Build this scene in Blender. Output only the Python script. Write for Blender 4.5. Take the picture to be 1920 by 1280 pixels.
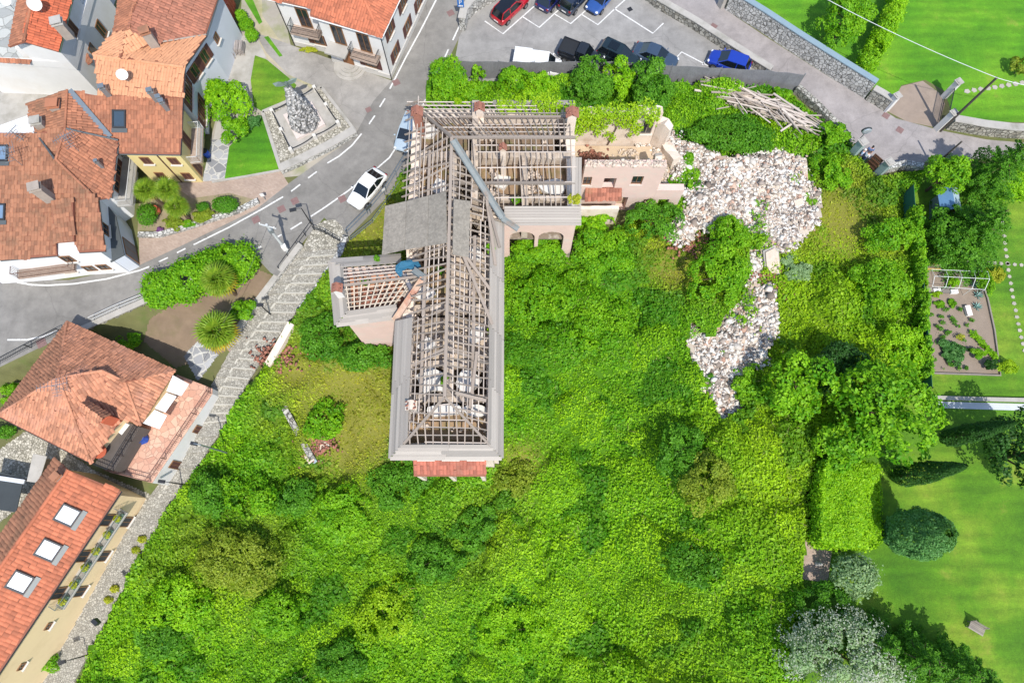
import bpy, math, random
import numpy as np
from mathutils import Vector, Matrix
R = math.radians
random.seed(7); rng = np.random.default_rng(7)
for o in list(bpy.data.objects): bpy.data.objects.remove(o)
sc = bpy.context.scene; C = sc.collection
# ---------------------------------------------------------------- camera, sky, sun, exposure
HC, F, TILT = 55.0, 1280.0, R(15.9)
cam = bpy.data.objects.new('camera', bpy.data.cameras.new('camera')); C.objects.link(cam)
cam.location = (0, 0, HC); cam.rotation_euler = (TILT, 0, 0)
cam.data.sensor_width = 36; cam.data.lens = 24; cam.data.clip_end = 5000; cam.data.clip_start = 0.5
sc.camera = cam
SUN_EL, SUN_AZ = R(56), R(163)            # azimuth clockwise from +Y (picture up); sun stands below right of the picture
wd = bpy.data.worlds.new('World'); sc.world = wd; wd.use_nodes = True
sky = wd.node_tree.nodes.new('ShaderNodeTexSky'); sky.sky_type = 'NISHITA'; sky.sun_disc = False
sky.sun_elevation = SUN_EL; sky.sun_rotation = SUN_AZ
bg = wd.node_tree.nodes['Background']; bg.inputs[1].default_value = 0.15
wd.node_tree.links.new(sky.outputs[0], bg.inputs[0])
sl = bpy.data.lights.new('sun', 'SUN'); sl.energy = 3.3; sl.angle = R(0.5); sl.color = (1, .955, .88)
sun = bpy.data.objects.new('sun', sl); C.objects.link(sun)
sdir = Vector((math.sin(SUN_AZ)*math.cos(SUN_EL), math.cos(SUN_AZ)*math.cos(SUN_EL), math.sin(SUN_EL)))
sun.rotation_euler = sdir.to_track_quat('Z', 'Y').to_euler(); sun.location = (20, -40, 80)
vs = sc.view_settings; vs.view_transform = 'Standard'; vs.look = 'None'; vs.exposure = 0.62; vs.gamma = 1
# ---------------------------------------------------------------- pixel -> place
cA, sA = math.cos(TILT), math.sin(TILT)
def P(px, py, z=0.0):
    x = (px-960)/F; y = (640-py)/F
    t = (HC-z)/(cA - y*sA)
    return Vector((x*t, (y*cA+sA)*t, z))
_a, _b = P(0, 690), P(590, 420)
_lx, _ly = _b.x-_a.x, _b.y-_a.y; _ll = math.hypot(_lx, _ly)
def sst(a, b, x):
    t = np.clip((x-a)/(b-a), 0, 1); return t*t*(3-2*t)
def tz(x, y):
    x = np.asarray(x, float); y = np.asarray(y, float)
    s = -7.0*np.clip((24.9-y)/35.3, 0, 1.6)*(1-sst(5, 17, x))
    d = ((x-_a.x)*_ly-(y-_a.y)*_lx)/_ll            # > 0 south-east of the road's railing
    return s*sst(0.15, 0.6, d)
def TZ(x, y): return float(tz(x, y))
def G(px, py, dz=0.0):
    z = 0.0
    for _ in range(14):
        p = P(px, py, z); z = 0.5*z+0.5*TZ(p.x, p.y)
    p = P(px, py, z); return Vector((p.x, p.y, TZ(p.x, p.y)+dz))
def L3(h):
    h = h.lstrip('#'); r = [int(h[i:i+2], 16)/255 for i in (0, 2, 4)]
    return tuple(c/12.92 if c <= .04045 else ((c+.055)/1.055)**2.4 for c in r)
def pip(poly, X, Y):
    X = np.asarray(X, float); Y = np.asarray(Y, float); ins = np.zeros(X.shape, bool); n = len(poly)
    for i in range(n):
        x1, y1 = poly[i][0], poly[i][1]; x2, y2 = poly[(i+1) % n][0], poly[(i+1) % n][1]
        if y1 == y2: continue
        c = ((y1 > Y) != (y2 > Y)) & (X < (x2-x1)*(Y-y1)/(y2-y1)+x1)
        ins ^= c
    return ins
def vnoise(x, y, seed=0):
    xi = np.floor(x).astype(np.int64); yi = np.floor(y).astype(np.int64); xf = x-xi; yf = y-yi
    def h(a, b):
        n = (a*374761393+b*668265263+seed*1442695041) & 0x7fffffff
        n = ((n ^ (n >> 13))*1274126177) & 0x7fffffff
        return ((n ^ (n >> 16)) & 0xffff)/65535.0
    u = xf*xf*(3-2*xf); v = yf*yf*(3-2*yf)
    return (h(xi, yi)*(1-u)+h(xi+1, yi)*u)*(1-v)+(h(xi, yi+1)*(1-u)+h(xi+1, yi+1)*u)*v
def fbm(x, y, s, seed=0, o=3):
    t = 0; a = .5
    for i in range(o): t = t+a*vnoise(np.asarray(x)/s, np.asarray(y)/s, seed+i*17); s *= .5; a *= .5
    return t/(1-.5**o)
# ---------------------------------------------------------------- materials
MATS = {}
def nt(name):
    m = bpy.data.materials.new(name); m.use_nodes = True; t = m.node_tree
    return m, t.nodes, t.links, t.nodes['Principled BSDF']
def ramp(n, stops):
    r = n.new('ShaderNodeValToRGB'); e = r.color_ramp.elements
    while len(e) < len(stops): e.new(.5)
    for i, (p, c) in enumerate(stops): e[i].position = p; e[i].color = (*c, 1)
    return r
def mul(c, k): return tuple(min(1, x*k) for x in c)
def mixrgb(n, l, fac, a, b, mode='MIX'):
    m = n.new('ShaderNodeMix'); m.data_type = 'RGBA'; m.blend_type = mode
    for s, v in ((m.inputs['Factor'], fac), (m.inputs['A'], a), (m.inputs['B'], b)):
        if hasattr(v, 'is_output'): l.new(v, s)
        elif isinstance(v, (int, float)): s.default_value = v
        else: s.default_value = (*v, 1)
    return m.outputs['Result']
def noise(n, l, scale, detail=4, rough=.6, vec=None, stretch=None):
    x = n.new('ShaderNodeTexNoise'); x.inputs['Scale'].default_value = scale; x.inputs['Detail'].default_value = detail
    x.inputs['Roughness'].default_value = rough
    tc = n.new('ShaderNodeTexCoord'); v = tc.outputs['Object']
    if stretch:
        mp = n.new('ShaderNodeMapping'); mp.inputs['Scale'].default_value = stretch; l.new(v, mp.inputs[0]); v = mp.outputs[0]
    l.new(v, x.inputs['Vector']); return x.outputs['Fac']
def bump(n, l, b, h, st, d=.03):
    x = n.new('ShaderNodeBump'); x.inputs['Strength'].default_value = st; x.inputs['Distance'].default_value = d
    l.new(h, x.inputs['Height']); l.new(x.outputs[0], b.inputs['Normal'])
def mat(name, col, var=.2, scale=1.5, rough=.85, bmp=.3, fine=18, island=0, metal=0, stain=None, stain_s=.35, obj=0):
    """plain surface: two noises of colour, optional per-island / per-object spread and stains"""
    if name in MATS: return MATS[name]
    if isinstance(col, str): col = L3(col)
    m, n, l, b = nt(name)
    a = noise(n, l, scale, 5); f = noise(n, l, fine, 3)
    c = ramp(n, [(.3, mul(col, 1-var)), (.7, mul(col, 1+var))]); l.new(a, c.inputs[0])
    o = mixrgb(n, l, .5, c.outputs[0], mixrgb(n, l, f, mul(col, 1-var), mul(col, 1+var)))
    if island or obj:
        g = n.new('ShaderNodeNewGeometry').outputs['Random Per Island'] if island else n.new('ShaderNodeObjectInfo').outputs['Random']
        k = island or obj
        cr = ramp(n, [(0, (1-k, 1-k, 1-k)), (.55, (1, 1-k*.08, 1-k*.12)), (1, (1+k*.6, 1+k*.55, 1+k*.5))]); l.new(g, cr.inputs[0])
        o = mixrgb(n, l, 1.0, o, cr.outputs[0], 'MULTIPLY')
    if stain:
        s = noise(n, l, stain_s, 6, .65); sr = ramp(n, [(.5, (0, 0, 0)), (.68, (.75, .75, .75))]); l.new(s, sr.inputs[0])
        o = mixrgb(n, l, sr.outputs[0], o, L3(stain) if isinstance(stain, str) else stain)
    l.new(o, b.inputs['Base Color']); b.inputs['Roughness'].default_value = rough; b.inputs['Metallic'].default_value = metal
    if bmp: bump(n, l, b, f, bmp)
    MATS[name] = m; return m
def stone_mat(name, cols, mortar, scale=3.0, w=.06, vert=False):
    if name in MATS: return MATS[name]
    m, n, l, b = nt(name)
    tc = n.new('ShaderNodeTexCoord'); mp = n.new('ShaderNodeMapping'); l.new(tc.outputs['Object'], mp.inputs[0])
    nz = n.new('ShaderNodeTexNoise'); nz.inputs['Scale'].default_value = 2.5; l.new(tc.outputs['Object'], nz.inputs['Vector'])
    ad = n.new('ShaderNodeMix'); ad.data_type = 'VECTOR'; ad.inputs['Factor'].default_value = .12
    l.new(mp.outputs[0], ad.inputs['A']); l.new(nz.outputs['Color'], ad.inputs['B'])
    v1 = n.new('ShaderNodeTexVoronoi'); v2 = n.new('ShaderNodeTexVoronoi'); v2.feature = 'DISTANCE_TO_EDGE'
    for v in (v1, v2): v.inputs['Scale'].default_value = scale; l.new(ad.outputs['Result'], v.inputs['Vector'])
    sp = n.new('ShaderNodeSeparateColor'); l.new(v1.outputs['Color'], sp.inputs[0])
    k = len(cols); cr = ramp(n, [(i/max(1, k-1), L3(c) if isinstance(c, str) else c) for i, c in enumerate(cols)]); l.new(sp.outputs[0], cr.inputs[0])
    er = ramp(n, [(w*.4, (0, 0, 0)), (w*1.6, (1, 1, 1))]); l.new(v2.outputs['Distance'], er.inputs[0])
    f = noise(n, l, 20, 3)
    o = mixrgb(n, l, er.outputs[0], L3(mortar), cr.outputs[0]); o = mixrgb(n, l, .35, o, f, 'OVERLAY')
    l.new(o, b.inputs['Base Color']); b.inputs['Roughness'].default_value = .9
    bump(n, l, b, er.outputs[0], .6, .04); MATS[name] = m; return m
def brick_mat(name, c1, c2, mortar, sx=.22, sy=.11):
    if name in MATS: return MATS[name]
    m, n, l, b = nt(name)
    tc = n.new('ShaderNodeTexCoord'); mp = n.new('ShaderNodeMapping'); mp.inputs['Rotation'].default_value = (0, 0, R(25)); l.new(tc.outputs['Object'], mp.inputs[0])
    t = n.new('ShaderNodeTexBrick'); l.new(mp.outputs[0], t.inputs['Vector']); t.inputs['Scale'].default_value = 1
    t.inputs['Brick Width'].default_value = sx; t.inputs['Row Height'].default_value = sy; t.inputs['Mortar Size'].default_value = .008
    for k, c in (('Color1', c1), ('Color2', c2), ('Mortar', mortar)): t.inputs[k].default_value = (*L3(c), 1)
    a = noise(n, l, .8, 5); o = mixrgb(n, l, .3, t.outputs['Color'], a, 'OVERLAY')
    l.new(o, b.inputs['Base Color']); b.inputs['Roughness'].default_value = .9; bump(n, l, b, t.outputs['Fac'], -.3, .01)
    MATS[name] = m; return m
def leaf_mat(name='leaf', gloss=.5, trans=.35):
    if name in MATS: return MATS[name]
    m, n, l, b = nt(name)
    at = n.new('ShaderNodeAttribute'); at.attribute_name = 'tint'
    b.inputs['Roughness'].default_value = gloss; b.inputs['Specular IOR Level'].default_value = .25
    l.new(at.outputs['Color'], b.inputs['Base Color'])
    tr = n.new('ShaderNodeBsdfTranslucent'); tm = mixrgb(n, l, 1.0, at.outputs['Color'], (1.5, 1.35, .55), 'MULTIPLY'); l.new(tm, tr.inputs[0])
    mx = n.new('ShaderNodeMixShader'); mx.inputs[0].default_value = trans
    l.new(b.outputs[0], mx.inputs[1]); l.new(tr.outputs[0], mx.inputs[2]); l.new(mx.outputs[0], n['Material Output'].inputs[0])
    MATS[name] = m; return m
def glossy(name, col, rough=.25, metal=0, coat=0, spec=.5):
    if name in MATS: return MATS[name]
    m, n, l, b = nt(name)
    if isinstance(col, str): col = L3(col)
    f = noise(n, l, 3, 3); o = mixrgb(n, l, f, mul(col, .9), mul(col, 1.1)); l.new(o, b.inputs['Base Color'])
    b.inputs['Roughness'].default_value = rough; b.inputs['Metallic'].default_value = metal
    b.inputs['Coat Weight'].default_value = coat; b.inputs['Specular IOR Level'].default_value = spec
    MATS[name] = m; return m
def worn_paint(name, col, under):
    m, n, l, b = nt(name); f = noise(n, l, 9, 6, .75); r = ramp(n, [(.36, (0, 0, 0)), (.5, (1, 1, 1))]); l.new(f, r.inputs[0]); s = noise(n, l, 1.3, 4); q = mixrgb(n, l, s, mul(L3(col), .8), L3(col)); l.new(mixrgb(n, l, r.outputs[0], L3(under), q), b.inputs['Base Color']); b.inputs['Roughness'].default_value = .8; MATS[name] = m; return m
def asphalt(name, col, patch=.2, crack=True):
    if name in MATS: return MATS[name]
    m, n, l, b = nt(name); col = L3(col)
    g = noise(n, l, 60, 2); a = noise(n, l, .25, 6, .6); s = noise(n, l, 1.1, 5, .7)
    o = ramp(n, [(.3, mul(col, 1-patch)), (.7, mul(col, 1+patch))]); l.new(a, o.inputs[0]); o = o.outputs[0]
    o = mixrgb(n, l, .4, o, g, 'OVERLAY'); o = mixrgb(n, l, .45, o, s, 'OVERLAY')
    sp = noise(n, l, .55, 6, .75); sr = ramp(n, [(.58, (0, 0, 0)), (.74, (.55, .55, .55))]); l.new(sp, sr.inputs[0]); o = mixrgb(n, l, sr.outputs[0], o, mul(col, .55))
    if crack:
        tc = n.new('ShaderNodeTexCoord'); v = n.new('ShaderNodeTexVoronoi'); v.feature = 'DISTANCE_TO_EDGE'; v.inputs['Scale'].default_value = .22
        nz = n.new('ShaderNodeTexNoise'); nz.inputs['Scale'].default_value = .9; l.new(tc.outputs['Object'], nz.inputs['Vector'])
        ad = n.new('ShaderNodeMix'); ad.data_type = 'VECTOR'; ad.inputs['Factor'].default_value = .4
        l.new(tc.outputs['Object'], ad.inputs['A']); l.new(nz.outputs['Color'], ad.inputs['B']); l.new(ad.outputs['Result'], v.inputs['Vector'])
        cr = ramp(n, [(.0, (.62, .62, .62)), (.006, (1, 1, 1))]); l.new(v.outputs['Distance'], cr.inputs[0])
        o = mixrgb(n, l, .5, o, mixrgb(n, l, 1.0, o, cr.outputs[0], 'MULTIPLY'))
    l.new(o, b.inputs['Base Color']); b.inputs['Roughness'].default_value = .9; bump(n, l, b, g, .25, .01)
    MATS[name] = m; return m
def lawn_mat(name, c1, c2, c3):
    if name in MATS: return MATS[name]
    m, n, l, b = nt(name)
    a = noise(n, l, .16, 5, .55); s = noise(n, l, 1.0, 5, .7, stretch=(.3, 1.5, 1)); g = noise(n, l, 9, 5, .8)
    o = ramp(n, [(.32, L3(c1)), (.5, L3(c2)), (.7, L3(c3))]); l.new(a, o.inputs[0])
    o = mixrgb(n, l, .4, o.outputs[0], s, 'OVERLAY'); o = mixrgb(n, l, .55, o, g, 'OVERLAY'); g2 = noise(n, l, 2.6, 8, .85); o = mixrgb(n, l, .6, o, g2, 'OVERLAY')
    tc = n.new('ShaderNodeTexCoord'); wv = n.new('ShaderNodeTexWave'); wv.wave_type = 'RINGS'; wv.inputs['Scale'].default_value = .28; wv.inputs['Distortion'].default_value = 5; wv.inputs['Detail'].default_value = 3; wv.inputs['Detail Scale'].default_value = .4; l.new(tc.outputs['Object'], wv.inputs['Vector']); o = mixrgb(n, l, .08, o, wv.outputs['Fac'], 'OVERLAY')
    d = noise(n, l, .32, 6, .7); dr = ramp(n, [(.6, (0, 0, 0)), (.74, (.6, .6, .6))]); l.new(d, dr.inputs[0]); o = mixrgb(n, l, dr.outputs[0], o, L3('#8c8a3c'))
    l.new(o, b.inputs['Base Color']); b.inputs['Roughness'].default_value = .95; bump(n, l, b, g, .8, .06)
    MATS[name] = m; return m
def slat_screen(name, col):
    if name in MATS: return MATS[name]
    m, n, l, b = nt(name); col = L3(col)
    f = noise(n, l, 30, 3, stretch=(1, 1, .12)); g = noise(n, l, 1.2, 4)
    o = mixrgb(n, l, f, mul(col, .55), mul(col, 1.35)); o = mixrgb(n, l, .3, o, g, 'OVERLAY')
    l.new(o, b.inputs['Base Color']); b.inputs['Roughness'].default_value = .9; bump(n, l, b, f, .5, .02)
    MATS[name] = m; return m
# ---------------------------------------------------------------- mesh helpers
def tag(o, label=None, cat=None, group=None, kind=None):
    if label: o['label'] = label
    if cat: o['category'] = cat
    if group: o['group'] = group
    if kind: o['kind'] = kind
    return o
def attach(o, parent):
    if parent is not None:
        o.parent = parent; o.matrix_parent_inverse = Matrix.Translation(-parent.location) if parent.type == 'EMPTY' else Matrix()
def thing(name, label, cat, loc, group=None):
    o = bpy.data.objects.new(name, None); C.objects.link(o); o.location = loc; o.empty_display_size = .3
    return tag(o, label, cat, group)
class MB:
    def __init__(s): s.v = []; s.f = []
    def add(s, v, f):
        k = len(s.v); s.v += [tuple(x) for x in v]; s.f += [tuple(i+k for i in q) for q in f]; return s
    def box(s, c, d, rz=0, M=None):
        hx, hy, hz = d[0]/2, d[1]/2, d[2]/2; m = M or Matrix.Rotation(rz, 3, 'Z'); c = Vector(c)
        v = [c+m @ Vector((x*hx, y*hy, z*hz)) for z in (-1, 1) for y in (-1, 1) for x in (-1, 1)]
        return s.add(v, [(0, 2, 3, 1), (4, 5, 7, 6), (0, 1, 5, 4), (2, 6, 7, 3), (0, 4, 6, 2), (1, 3, 7, 5)])
    def bar(s, a, b, w, h, up=(0, 0, 1)):
        a, b = Vector(a), Vector(b); d = b-a; L = d.length
        if L < 1e-5: return s
        x = d/L; u = Vector(up); y = u.cross(x)
        if y.length < 1e-4: y = Vector((0, 1, 0)).cross(x)
        y.normalize(); z = x.cross(y)
        return s.box((a+b)/2, (L, w, h), M=Matrix((x, y, z)).transposed())
    def prism(s, poly, z0, z1):
        n = len(poly); z1f = z1 if callable(z1) else (lambda i: z1); z0f = z0 if callable(z0) else (lambda i: z0)
        ar = sum(poly[i][0]*poly[(i+1) % n][1]-poly[(i+1) % n][0]*poly[i][1] for i in range(n))
        if ar < 0: poly = poly[::-1]
        v = [(p[0], p[1], z0f(i)) for i, p in enumerate(poly)]+[(p[0], p[1], z1f(i)) for i, p in enumerate(poly)]
        return s.add(v, [(i, (i+1) % n, n+(i+1) % n, n+i) for i in range(n)]+[tuple(range(n, 2*n)), tuple(range(n-1, -1, -1))])
    def slab(s, pts, t):
        pts = [Vector(p) for p in pts]; nn = newell(pts)
        if nn.z < 0: pts = pts[::-1]; nn = -nn
        n = len(pts); v = pts+[p-nn*t for p in pts]
        return s.add(v, [tuple(range(n)), tuple(range(2*n-1, n-1, -1))]+[(i, n+i, n+(i+1) % n, (i+1) % n) for i in range(n)])
    def tube(s, pts, rad, n=8, cap=True):
        pts = [Vector(p) for p in pts]; v = []; f = []; m = len(pts)
        if not hasattr(rad, '__len__'): rad = [rad]*m
        for i, p in enumerate(pts):
            d = (pts[min(i+1, m-1)]-pts[max(i-1, 0)]).normalized(); a = d.orthogonal().normalized() if abs(d.z) > .95 else d.cross(Vector((0, 0, 1))).normalized(); b = d.cross(a)
            for k in range(n):
                t = 2*math.pi*k/n; v.append(p+(a*math.cos(t)+b*math.sin(t))*rad[i])
        for i in range(m-1):
            for k in range(n): f.append((i*n+k, i*n+(k+1) % n, (i+1)*n+(k+1) % n, (i+1)*n+k))
        if cap: f.append(tuple(range(n-1, -1, -1))); f.append(tuple(range((m-1)*n, m*n)))
        return s.add(v, f)
    def ball(s, c, r, nu=10, nv=7, jit=0):
        c = Vector(c); r = r if hasattr(r, '__len__') else (r, r, r); v = [c+Vector((0, 0, r[2]))]; f = []
        for j in range(1, nv):
            t = math.pi*j/nv
            for i in range(nu):
                q = 2*math.pi*i/nu; k = 1+random.uniform(-jit, jit)
                v.append(c+Vector((r[0]*math.sin(t)*math.cos(q), r[1]*math.sin(t)*math.sin(q), r[2]*math.cos(t)))*1+Vector((0, 0, 0)) if not jit else c+Vector((r[0]*math.sin(t)*math.cos(q), r[1]*math.sin(t)*math.sin(q), r[2]*math.cos(t)))*k)
        v.append(c-Vector((0, 0, r[2]))); e = len(v)-1
        for i in range(nu): f.append((0, 1+i, 1+(i+1) % nu)); f.append((e, e-nu+(i+1) % nu, e-nu+i))
        for j in range(nv-2):
            for i in range(nu): a = 1+j*nu+i; b = 1+j*nu+(i+1) % nu; f.append((a, a+nu, b+nu, b))
        return s.add(v, f)
    def build(s, name, m, parent=None, kind=None, smooth=False):
        me = bpy.data.meshes.new(name); me.from_pydata(s.v, [], s.f); me.update()
        if isinstance(m, bpy.types.Material): me.materials.append(m)
        if smooth: me.polygons.foreach_set('use_smooth', [True]*len(me.polygons))
        o = bpy.data.objects.new(name, me); C.objects.link(o); attach(o, parent)
        if kind: o['kind'] = kind
        return o
def newell(p):
    n = Vector((0, 0, 0)); k = len(p)
    for i in range(k):
        a, b = p[i], p[(i+1) % k]
        n += Vector(((a[1]-b[1])*(a[2]+b[2]), (a[2]-b[2])*(a[0]+b[0]), (a[0]-b[0])*(a[1]+b[1])))
    return n.normalized()
def npmesh(name, V, Fq, m, parent=None, kind=None, tint=None, smooth=False):
    """V (n,3); Fq (k,m) faces of equal size"""
    me = bpy.data.meshes.new(name); k, q = Fq.shape
    me.vertices.add(len(V)); me.vertices.foreach_set('co', np.ascontiguousarray(V, dtype=np.float32).ravel())
    me.loops.add(k*q); me.loops.foreach_set('vertex_index', np.ascontiguousarray(Fq, dtype=np.int32).ravel())
    me.polygons.add(k); me.polygons.foreach_set('loop_start', np.arange(0, k*q, q, dtype=np.int32))
    if tint is not None:
        a = me.color_attributes.new('tint', 'FLOAT_COLOR', 'POINT')
        a.data.foreach_set('color', np.c_[tint, np.ones(len(tint))].astype(np.float32).ravel())
    me.update(calc_edges=True)
    if smooth: me.polygons.foreach_set('use_smooth', np.ones(k, bool))
    me.materials.append(m); o = bpy.data.objects.new(name, me); C.objects.link(o); attach(o, parent)
    if kind: o['kind'] = kind
    return o
def unit(a): return a/np.maximum(np.linalg.norm(a, axis=1, keepdims=True), 1e-9)
def leaves(name, Pn, N, size, cols, m=None, parent=None, kind='stuff', aspect=.6, jit=.5):
    k = len(Pn); N = unit(N+rng.normal(0, jit, (k, 3)))
    T = unit(np.cross(N, rng.normal(0, 1, (k, 3)))); B = np.cross(N, T)
    s = (size*rng.uniform(.65, 1.35, k))[:, None] if np.isscalar(size) else (size*rng.uniform(.7, 1.3, k))[:, None]
    V = np.empty((k, 4, 3)); V[:, 0] = Pn-T*s*.5; V[:, 1] = Pn-B*s*.5*aspect+N*s*.08; V[:, 2] = Pn+T*s*.5; V[:, 3] = Pn+B*s*.5*aspect+N*s*.08
    return npmesh(name, V.reshape(-1, 3), np.arange(k*4).reshape(-1, 4), m or leaf_mat(), parent, kind, np.repeat(np.clip(cols, 0, 1), 4, axis=0))
def inset(poly, d):
    n = len(poly); ar = sum(poly[i][0]*poly[(i+1) % n][1]-poly[(i+1) % n][0]*poly[i][1] for i in range(n)); sg = 1 if ar > 0 else -1
    out = []
    for i in range(n):
        a, b, c = Vector(poly[i-1][:2]), Vector(poly[i][:2]), Vector(poly[(i+1) % n][:2])
        u = (b-a).normalized(); w = (c-b).normalized(); nu = Vector((-u.y, u.x))*sg; nw = Vector((-w.y, w.x))*sg
        k = nu+nw; den = 1+nu.dot(nw)
        out.append(b+k*(d/max(den, .3)))
    return out
def sheet(name, px, dz, m, parent=None, kind='structure', z=0.0):
    mb = MB(); pts = [P(x, y, z) for x, y in px]; pts = [Vector((p.x, p.y, z+dz)) for p in pts]
    if newell(pts).z < 0: pts = pts[::-1]
    mb.add(pts, [tuple(range(len(pts)))]); return mb.build(name, m, parent, kind)
def drape(name, px, dz, m, cell=.12, kind='structure', parent=None):
    pts = [G(x, y) for x, y in px]; xs = [p.x for p in pts]; ys = [p.y for p in pts]
    nx = int((max(xs)-min(xs))/cell)+2; ny = int((max(ys)-min(ys))/cell)+2
    X, Y = np.meshgrid(min(xs)+np.arange(nx)*cell, min(ys)+np.arange(ny)*cell)
    V = np.c_[X.ravel(), Y.ravel(), tz(X, Y).ravel()+dz]
    ins = pip(pts, X[:-1, :-1]+cell/2, Y[:-1, :-1]+cell/2); j, i = np.nonzero(ins); a = j*nx+i
    Fq = np.c_[a, a+1, a+nx+1, a+nx]; u, inv = np.unique(Fq, return_inverse=True)
    return npmesh(name, V[u], inv.reshape(-1, 4), m, parent, kind)
def strip(name, px, w, dz, m, parent=None, kind=None, z=0.0):
    """painted line: a polyline of constant width on the flat ground"""
    pts = [P(x, y, z) for x, y in px]; mb = MB(); n = len(pts); v = []
    for i, p in enumerate(pts):
        d = pts[min(i+1, n-1)]-pts[max(i-1, 0)]; d = Vector((-d.y, d.x, 0)).normalized()*w/2
        v += [(p.x-d.x, p.y-d.y, z+dz), (p.x+d.x, p.y+d.y, z+dz)]
    mb.add(v, [(2*i, 2*i+2, 2*i+3, 2*i+1) for i in range(n-1)]); return mb.build(name, m, parent, kind)
def tiles(name, pts, m, parent=None, w=.27, l=.40, h=.05, lift=.035):
    """rows of curved roof tiles filling a sloping polygon (one joined mesh)"""
    pts = [Vector(p) for p in pts]; n = newell(pts); n = n if n.z > 0 else -n
    dn = (Vector((0, 0, -1))+n*n.z); dn = dn.normalized() if dn.length > 1e-3 else Vector((0, -1, 0)); ac = n.cross(dn)
    o = sum(pts, Vector())/len(pts); uv = [((p-o).dot(ac), (p-o).dot(dn)) for p in pts]
    us = [a for a, b in uv]; vv = [b for a, b in uv]
    U, W = np.meshgrid(np.arange(min(us)+w/2, max(us), w), np.arange(min(vv)+l/2, max(vv)+l/2, l)); U = U.ravel(); W = W.ravel()
    k = pip(uv, U, W+l*.1); U = U[k]; W = W[k]
    if len(U) == 0: return None
    U = U+rng.normal(0, .02, len(U)); W = W+rng.normal(0, .025, len(U))+.06*(rng.random(len(U)) < .02); K = len(U)
    prof = [(-.52, 0), (-.24, h), (.24, h), (.52, 0)]; V = np.empty((K, 8, 3)); O, AC, DN, N = (np.array(x) for x in (o, ac, dn, n))
    for i, (a, hh) in enumerate(prof):
        for j, (vv_, lf) in enumerate(((-.5, .004), (.56, lift))):
            V[:, j*4+i] = O+np.outer(U+a*w, AC)+np.outer(W+vv_*l, DN)+(hh+lf+rng.normal(0, .005, K))[:, None]*N
    b = np.arange(K)[:, None]*8
    Fq = np.concatenate([b+np.array([[i, i+4, i+5, i+1]]) for i in range(3)])
    return npmesh(name, V.reshape(-1, 3), Fq, m, parent, 'stuff')
def fitplane(pts):
    A = np.array([tuple(p) for p in pts]); c = A.mean(0); n = np.linalg.svd(A-c)[2][2]; n = n if n[2] > 0 else -n
    return Vector(c), Vector(n)
def onplane(p, c, n):
    """slide a point along its line of sight onto a plane (keeps the traced outline)"""
    o = Vector((0, 0, HC)); d = p-o; return o+d*((c-o).dot(n)/d.dot(n))
def roof_plane(parent, pp, m, under, t=.14, w=.25, l=.38, name='roof_slope'):
    """pp: (px,py,z) or world vectors"""
    pts = [P(*p) if not isinstance(p, Vector) else p for p in pp]
    if len(pts) > 3: c, n = fitplane(pts); pts = [onplane(p, c, n) for p in pts]
    s = MB().slab(pts, t).build(name, under, parent); tiles('roof_tiles', pts, m, s, w, l); s['pl'] = (*pts[0], *newell(pts)); return s
def cap_row(parent, a, b, m, r=.13, name='ridge_cap'):
    a = P(*a) if not isinstance(a, Vector) else a; b = P(*b) if not isinstance(b, Vector) else b
    mb = MB(); d = b-a; L = d.length; k = max(1, int(L/.4)); x = d/L; y = Vector((0, 0, 1)).cross(x).normalized(); z = x.cross(y)
    for i in range(k):
        p0 = a+d*(i/k)-x*.02; p1 = a+d*((i+1)/k)+x*.03; v = []
        for p, e in ((p0, 0), (p1, .025)):
            for q in range(5):
                t = math.pi*q/4; v.append(p+y*math.cos(t)*r+z*(math.sin(t)*r*.8+e+.02))
        mb.add(v, [(q, q+1, 5+q+1, 5+q) for q in range(4)])
    return mb.build(name, m, parent)
_cube = {}
def bar_obj(name, m, parent, a, b, w, h, up=(0, 0, 1), roll=0):
    """one stick as an object of its own; alike pieces share a unit cube"""
    if m.name not in _cube:
        q = MB().box((0, 0, 0), (1, 1, 1)); me = bpy.data.meshes.new('stick'); me.from_pydata(q.v, [], q.f); me.materials.append(m); _cube[m.name] = me
    a, b = Vector(a), Vector(b); d = b-a; L = d.length; x = d/L; y = Vector(up).cross(x)
    if y.length < 1e-4: y = Vector((0, 1, 0)).cross(x)
    y.normalize(); z = x.cross(y); M = Matrix((x*L, y*w, z*h)).transposed().to_4x4(); M.translation = (a+b)/2
    o = bpy.data.objects.new(name, _cube[m.name]); C.objects.link(o)
    if parent is not None: o.parent = parent; o.matrix_parent_inverse = Matrix.Translation(-parent.location) if parent.type == 'EMPTY' else Matrix()
    o.matrix_basis = M; return o
# ================================================================ THE SETTING
m_soil = mat('soil', '#5f6038', .3, .6, bmp=.5, stain='#49601c')
xs = np.concatenate([[-900, -300, -120], np.arange(-62, 62.1, .5), [120, 300, 900]]); ys = np.concatenate([[-900, -300, -80], np.arange(-24, 64.1, .5), [120, 300, 900]])
X, Y = np.meshgrid(xs, ys); nx = len(xs)
Z = tz(X, Y)
V = np.c_[X.ravel(), Y.ravel(), Z.ravel()]; j, i = np.meshgrid(np.arange(len(ys)-1), np.arange(nx-1), indexing='ij'); a = (j*nx+i).ravel()
npmesh('ground', V, np.c_[a, a+1, a+nx+1, a+nx], m_soil, None, 'structure', smooth=True)
m_road = asphalt('road_asphalt', '#7c7974', .2); m_lot = asphalt('lot_asphalt', '#8b8986', .18); m_lane = asphalt('lane_asphalt', '#908a88', .18); m_piazza = asphalt('piazza_asphalt', '#928e88', .18)
m_paint = worn_paint('road_paint', '#dededb', '#9a9894'); m_white = mat('white_render', '#d6d4d0', .07, .8, .9, .08, stain='#cfcac2')
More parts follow.
